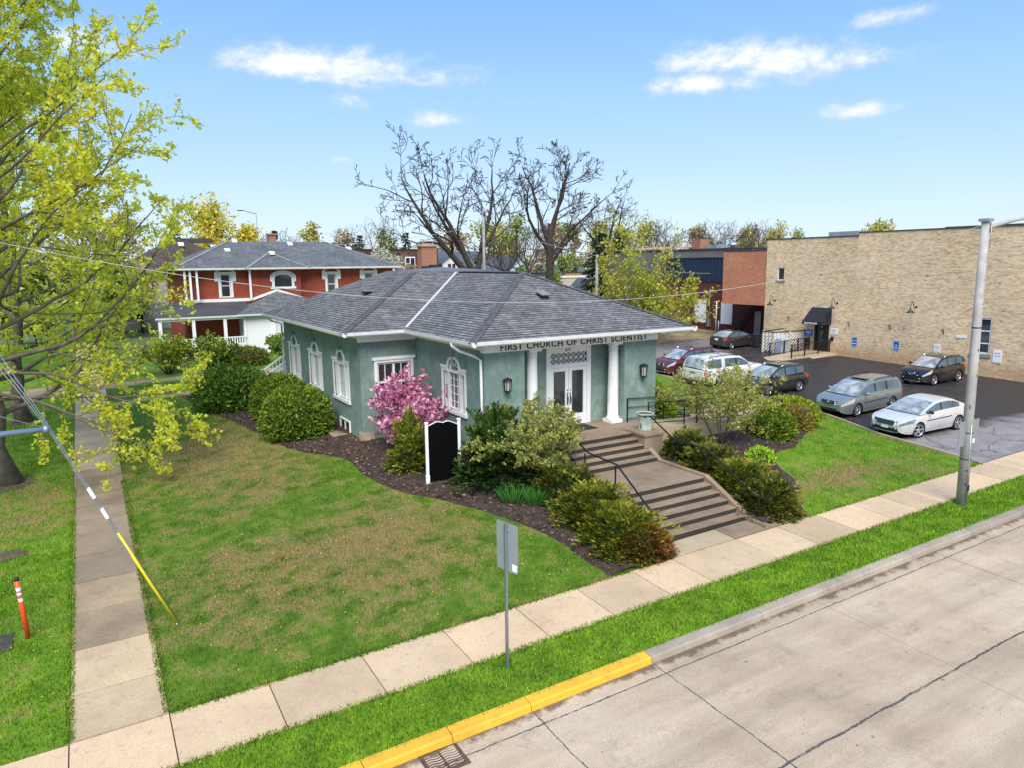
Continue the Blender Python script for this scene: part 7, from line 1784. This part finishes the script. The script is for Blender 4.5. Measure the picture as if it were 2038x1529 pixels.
q = MB(); q.tube([(-4.4, 17.6, 5.42), (-.95, 17.5, 5.46)], .06, 12); q.lathe((-.93, 17.5, 5.46), [(.08, -.05), (.08, .05)], 12, axis='X'); q.build('strut', simple('blue_grey_pipe', (.25, .34, .40), .4, .1, 2, metal=.5), GW)
q = MB(); q.tube([A_+Vector((0, 0, -.2)), A_+Vector((-.03, 0, .1))], .02, 6); q.build('anchor_rod', M_alu, GW)
q = MB(); q.tube([(-4.55, 17.6, .3), (-4.5, 17.6, 14)], [.17, .12], 12)
tag(q.build('utility_pole', M_bark), 'wooden utility pole carrying the guy wires, just outside the left edge', 'pole')
# overhead cable sagging from the grey pole across the church roof
def cable(pts, sag, r): 
    a, c = Vector(pts[0]), Vector(pts[1]); q = MB(); q.tube([a.lerp(c, k/40)-Vector((0, 0, sag*4*(k/40)*(1-k/40))) for k in range(41)], r, 5); return q
q = cable(((24.45, 12.07, 9.85), (-4.5, 17.6, 10.2)), 2.2, .007); tag(q.build('overhead_cable', simple('cable_sheath', (.42, .41, .40), .6)), 'thin grey overhead cable sagging from the grey pole across the church roof', 'cable')
# black sign board with white posts
SB_ = thing('sign_board', 'blank black notice board with a scalloped top between two white posts in the mulch', 'sign', (10.1, 21.7, gz(10.1, 21.7)))
a = Vector((9.56, 21.8, 0)); c = Vector((10.66, 21.55, 0)); d_ = (c-a).normalized(); n_ = d_.cross(Vector((0, 0, 1)))
for p_ in (a, c):
    zb = gz(p_.x, p_.y); q = MB(); q.obox((p_.x, p_.y, zb+1.06), d_, n_, (0, 0, 1), .05, .05, 1.12); q.obox((p_.x, p_.y, zb+.16), d_, n_, (0, 0, 1), .065, .065, .2); q.obox((p_.x, p_.y, zb+2.19), d_, n_, (0, 0, 1), .065, .065, .018); q.build('post', M_white, SB_, bevel=.005)
w_ = (c-a).length-.1; top = []
for k in range(31):
    u = k/30; s_ = abs(u-.5)*2; top.append((u*w_+.05, 3.34+.13*(1-abs(s_-.42)/.58 if s_ > .42 else 1-(1-s_/.42)**2*.35)-.0))
zb0 = gz(10.1, 21.7)+.12; q = MB(); A_ = [a+d_*u+n_*.025+Vector((0, 0, z)) for u, z in top]; B_ = [p_-n_*.05 for p_ in A_]
for f_ in (A_, B_): q.face([Vector((f_[0].x, f_[0].y, zb0)), Vector((f_[-1].x, f_[-1].y, zb0))]+f_[::-1])
q.face([Vector((A_[0].x, A_[0].y, zb0)), Vector((A_[-1].x, A_[-1].y, zb0)), Vector((B_[-1].x, B_[-1].y, zb0)), Vector((B_[0].x, B_[0].y, zb0))])
q.build('board', simple('board_black', (.003, .003, .0035), .85, .2, 3, spec=.05), SB_)
q = MB()
for i in range(30): q.face([A_[i]+n_*.006, A_[i+1]+n_*.006, A_[i+1]+n_*.006+Vector((0, 0, .022)), A_[i]+n_*.006+Vector((0, 0, .022))]); q.face([A_[i]+n_*.006+Vector((0, 0, .022)), A_[i+1]+n_*.006+Vector((0, 0, .022)), B_[i+1]+Vector((0, 0, .022)), B_[i]+Vector((0, 0, .022))])
q.build('edge_trim', M_white, SB_)
# storm drain
DR = thing('storm_drain', 'cast-iron storm drain grate with wavy slots in the gutter by the yellow kerb', 'drain', (4.68, 10.36, .2)); q = MB(); zz = lambda x, y: g0(x, y)-.13
q.box(4.33, 5.02, 10.04, 10.65, -.3, zz(4.7, 10.3)-.02); q.build('pit', M_dark, DR); q = MB()
for x0, x1, y0, y1 in ((4.3, 5.05, 10.02, 10.1), (4.3, 5.05, 10.6, 10.655), (4.3, 4.37, 10.1, 10.6), (4.98, 5.05, 10.1, 10.6)): q.box(x0, x1, y0, y1, zz(4.7, 10.3)-.05, zz(4.7, 10.3)+.012)
q.box(4.655, 4.69, 10.1, 10.6, zz(4.7, 10.3)-.05, zz(4.7, 10.3)+.008)
for k in range(8):
    y = 10.13+k*.062
    for s0 in (4.37, 4.69): q.tube([(s0+.29*u/6, y+.018*math.sin(u/6*6.28), zz(4.7, 10.3)-.004) for u in range(7)], .016, 5)
q.build('grate', simple('rusty_iron', (.14, .085, .06), .75, .35, 8, metal=.4), DR)
# utility cover, tree pit
q = MB(); q.obox((-2.55, 18.7, g0(-2.5, 18.7)+.012), (1, 0, SX), (0, 1, SY), (0, 0, 1), .45, .42, .012); tag(q.build('utility_cover', simple('dark_cover', (.055, .05, .048), .8, .3, 4), None, bevel=.006), 'dark grey square utility cover set in the grass beside the orange marker', 'cover')
def patchdisc(name, x, y, r, mat, label, cat, seed):
    rs_ = np.random.RandomState(seed); V = [(x, y, gz(x, y)+.05)]; n = 22
    for k in range(n): a = 2*math.pi*k/n; rr = r*(.75+.5*rs_.random()); V.append((x+rr*math.cos(a), y+rr*math.sin(a), gz(x+rr*math.cos(a), y+rr*math.sin(a))-.005))
    me = bpy.data.meshes.new(name); me.from_pydata(V, [], [(0, k+1, (k+1) % n+1) for k in range(n)]); tag(link(name, me, mat), label, cat, None, 'structure')
patchdisc('bare_soil', -2.6, 24.3, .5, M_dirt, None, None, 1); patchdisc('bare_soil', -3.05, 32, 1.0, M_dirt, None, None, 2); patchdisc('bare_soil', -3.1, 43.2, .9, M_dirt, None, None, 3)
# bins, lattice screen and cabinet by the brick wall
M_bin = simple('bin_plastic', (.022, .026, .03), .55, .2, 3)
for x, y, lb in ((48.0, 40.75, 'left one of two dark wheelie bins before the lattice screen'), (48.7, 40.0, 'right one of two dark wheelie bins, touching the lattice screen')):
    z = g0(x, y); t = thing('wheelie_bin', lb, 'bin', (x, y, z), 0, 'wheelie bins'); q = MB()
    A_ = [(x+sx*.24, y+sy*.24, z+.06) for sx, sy in ((-1, -1), (1, -1), (1, 1), (-1, 1))]; B_ = [(x+sx*.31, y+sy*.32, z+1.05) for sx, sy in ((-1, -1), (1, -1), (1, 1), (-1, 1))]
    for i in range(4): j = (i+1) % 4; q.face([A_[i], A_[j], B_[j], B_[i]])
    q.face(A_[::-1]); q.build('tub', M_bin, t, bevel=.02)
    q = MB(); q.box(x-.35, x+.33, y-.35, y+.35, z+1.05, z+1.10); q.tube([(x+.36, y-.25, z+1.05), (x+.36, y+.25, z+1.05)], .02, 6); q.build('lid', M_bin, t, bevel=.012)
    for s_ in (-1, 1): q = MB(); q.lathe((x+.26, y+s_*.27, z+.1), [(.1, -.025), (.1, .025)], 14, axis='Y'); q.build('wheel', M_tyre, t)
LS = thing('lattice_screen', 'diagonal white lattice screen on cream posts hiding bins against the brick wall', 'fence', (47.4, 38.2, 1.5)); z = 1.53
P_ = [(46.45, 38.7), (46.55, 37.75), (49.6, 37.3)]
for x, y in P_[:2]: q = MB(); q.box(x-.06, x+.06, y-.06, y+.06, z, z+1.75); q.build('post', simple('cream_post', (.62, .56, .42), .7), LS)
q = MB(); q.box(48.0, 48.1, 37.4, 37.5, z, z+1.7); q.build('post', MATS['cream_post'], LS)
q = MB()
for a, c in ((Vector((46.45, 38.7, 0)), Vector((46.55, 37.75, 0))), (Vector((46.6, 37.75, 0)), Vector((49.6, 37.3, 0))), (Vector((46.45, 38.75, 0)), Vector((49.6, 39.3, 0)))):
    L_ = (c-a).length; d_ = (c-a)/L_; u = -1.5
    while u < L_:
        s_, e = max(0, u), min(L_, u+1.5)
        if e > s_: q.beam(a+d_*s_+Vector((0, 0, z+.12+(s_-u))), a+d_*e+Vector((0, 0, z+.12+(e-u))), .016, .055)
        u += .27
q.build('lattice', M_white, LS)
q = MB()
for a, c in (((46.4, 38.75), (46.5, 37.7)), ((46.5, 37.72), (49.65, 37.25)), ((46.4, 38.75), (49.65, 39.3))): q.beam((a[0], a[1], z+1.68), (c[0], c[1], z+1.68), .07, .09)
q.build('top_rail', M_cop, LS)
CB = thing('metal_cabinet', 'pale blue-grey metal utility cabinet between lattice screen and ramp railing', 'cabinet', (47.0, 37.15, 1.5)); q = MB(); q.box(46.5, 47.5, 36.98, 37.55, 1.6, 2.75); q.build('case', simple('cabinet_paint', (.42, .48, .55), .45, .08, 2), CB, bevel=.015)
q = MB()
for x in (46.6, 47.4): q.box(x-.03, x+.03, 37.0, 37.5, 1.45, 1.6)
q.box(46.52, 46.9, 36.965, 36.979, 1.68, 2.68); q.box(46.93, 47.45, 36.965, 36.979, 1.68, 2.68); q.build('door_leaf', simple('cabinet_door', (.46, .52, .58), .45), CB)
# leaning timber and pallets
PL = thing('timber_pile', 'old brown pallets and boards leaning on the dark red brick wall', 'timber', (52.8, 54.5, 2)); rg = random.Random(3)
for k in range(9): q = MB(); y = 53.2+k*.33; q.beam((52.0+rg.uniform(-.2, .3), y, 2.05), (53.45, y+rg.uniform(-.3, .3), 3.4+rg.uniform(-.3, .4)), .28, .04); q.build('board', simple('old_wood', (.22, .10, .05), .85, .4, 4), PL)
# fence right of the church
FE = thing('board_fence', 'grey weathered board fence at the back of the lot, behind the church eave', 'fence', (40, 48.5, 1.8)); q = MB()
for k in range(60): x = 30+k*.2; q.box(x, x+.18, 48.3, 48.33, g0(x, 48), g0(x, 48)+1.25+.03*math.sin(k*1.9))
q.build('boards', simple('grey_wood', (.30, .28, .25), .85, .25, 5), FE)
q = MB(); q.box(30, 42, 48.335, 48.39, 2.1, 2.2); q.box(30, 42, 48.335, 48.39, 2.7, 2.8); q.build('rail', MATS['grey_wood'], FE)
# utility poles beyond the church
M_wpole = simple('grey_wood_pole', (.30, .28, .26), .9, .2, 2)
for x, y, h, lb in ((36.0, 66, 12.2, 'grey wooden utility pole rising in front of the leaning bare tree'), (42.2, 55, 7.6, 'grey utility pole beside the yellow-green tree'), (55.0, 58.5, 8.5, 'short dark pole in front of the navy metal cladding'), (26.7, 130, 14.8, 'thin lamp pole above the brick house roof')):
    z = g0(x, y); t = thing('utility_pole', lb, 'pole', (x, y, z)); q = MB(); q.tube([(x, y, z-.3), (x+.05, y, z+h)], [.19, .13] if y < 100 else [.12, .07], 8); q.build('shaft', M_wpole, t)
    q = MB()
    if y < 100: q.tube([(x, y-.2, z+h-.7), (x, y-.2, z+h-.25)], .07, 8); q.tube([(x-.35, y, z+h-.5), (x+.35, y, z+h-.5)], .03, 6)
    else: q.tube([(x, y, z+h-.2), (x-2.0, y, z+h+.3)], .05, 6); q.box(x-3.0, x-2.0, y-.15, y+.15, z+h+.22, z+h+.36)
    q.build('fitting', M_trim, t)
for a, c, s_, lb in (((42.2, 55, 9.4), (36, 66, 13), .3, 'service wire between the two wooden poles behind the church'), ((42.2, 55, 9.2), (53.6, 51.35, 7.6), .4, 'service wire from the pole to the electric meter'), ((36, 66, 12.7), (17.5, 70, 10.6), .5, 'service wire from the pole to the brick house roof')):
    q = cable((a, c), s_, .016); tag(q.build('service_wire', MATS['cable_sheath']), lb, 'cable')
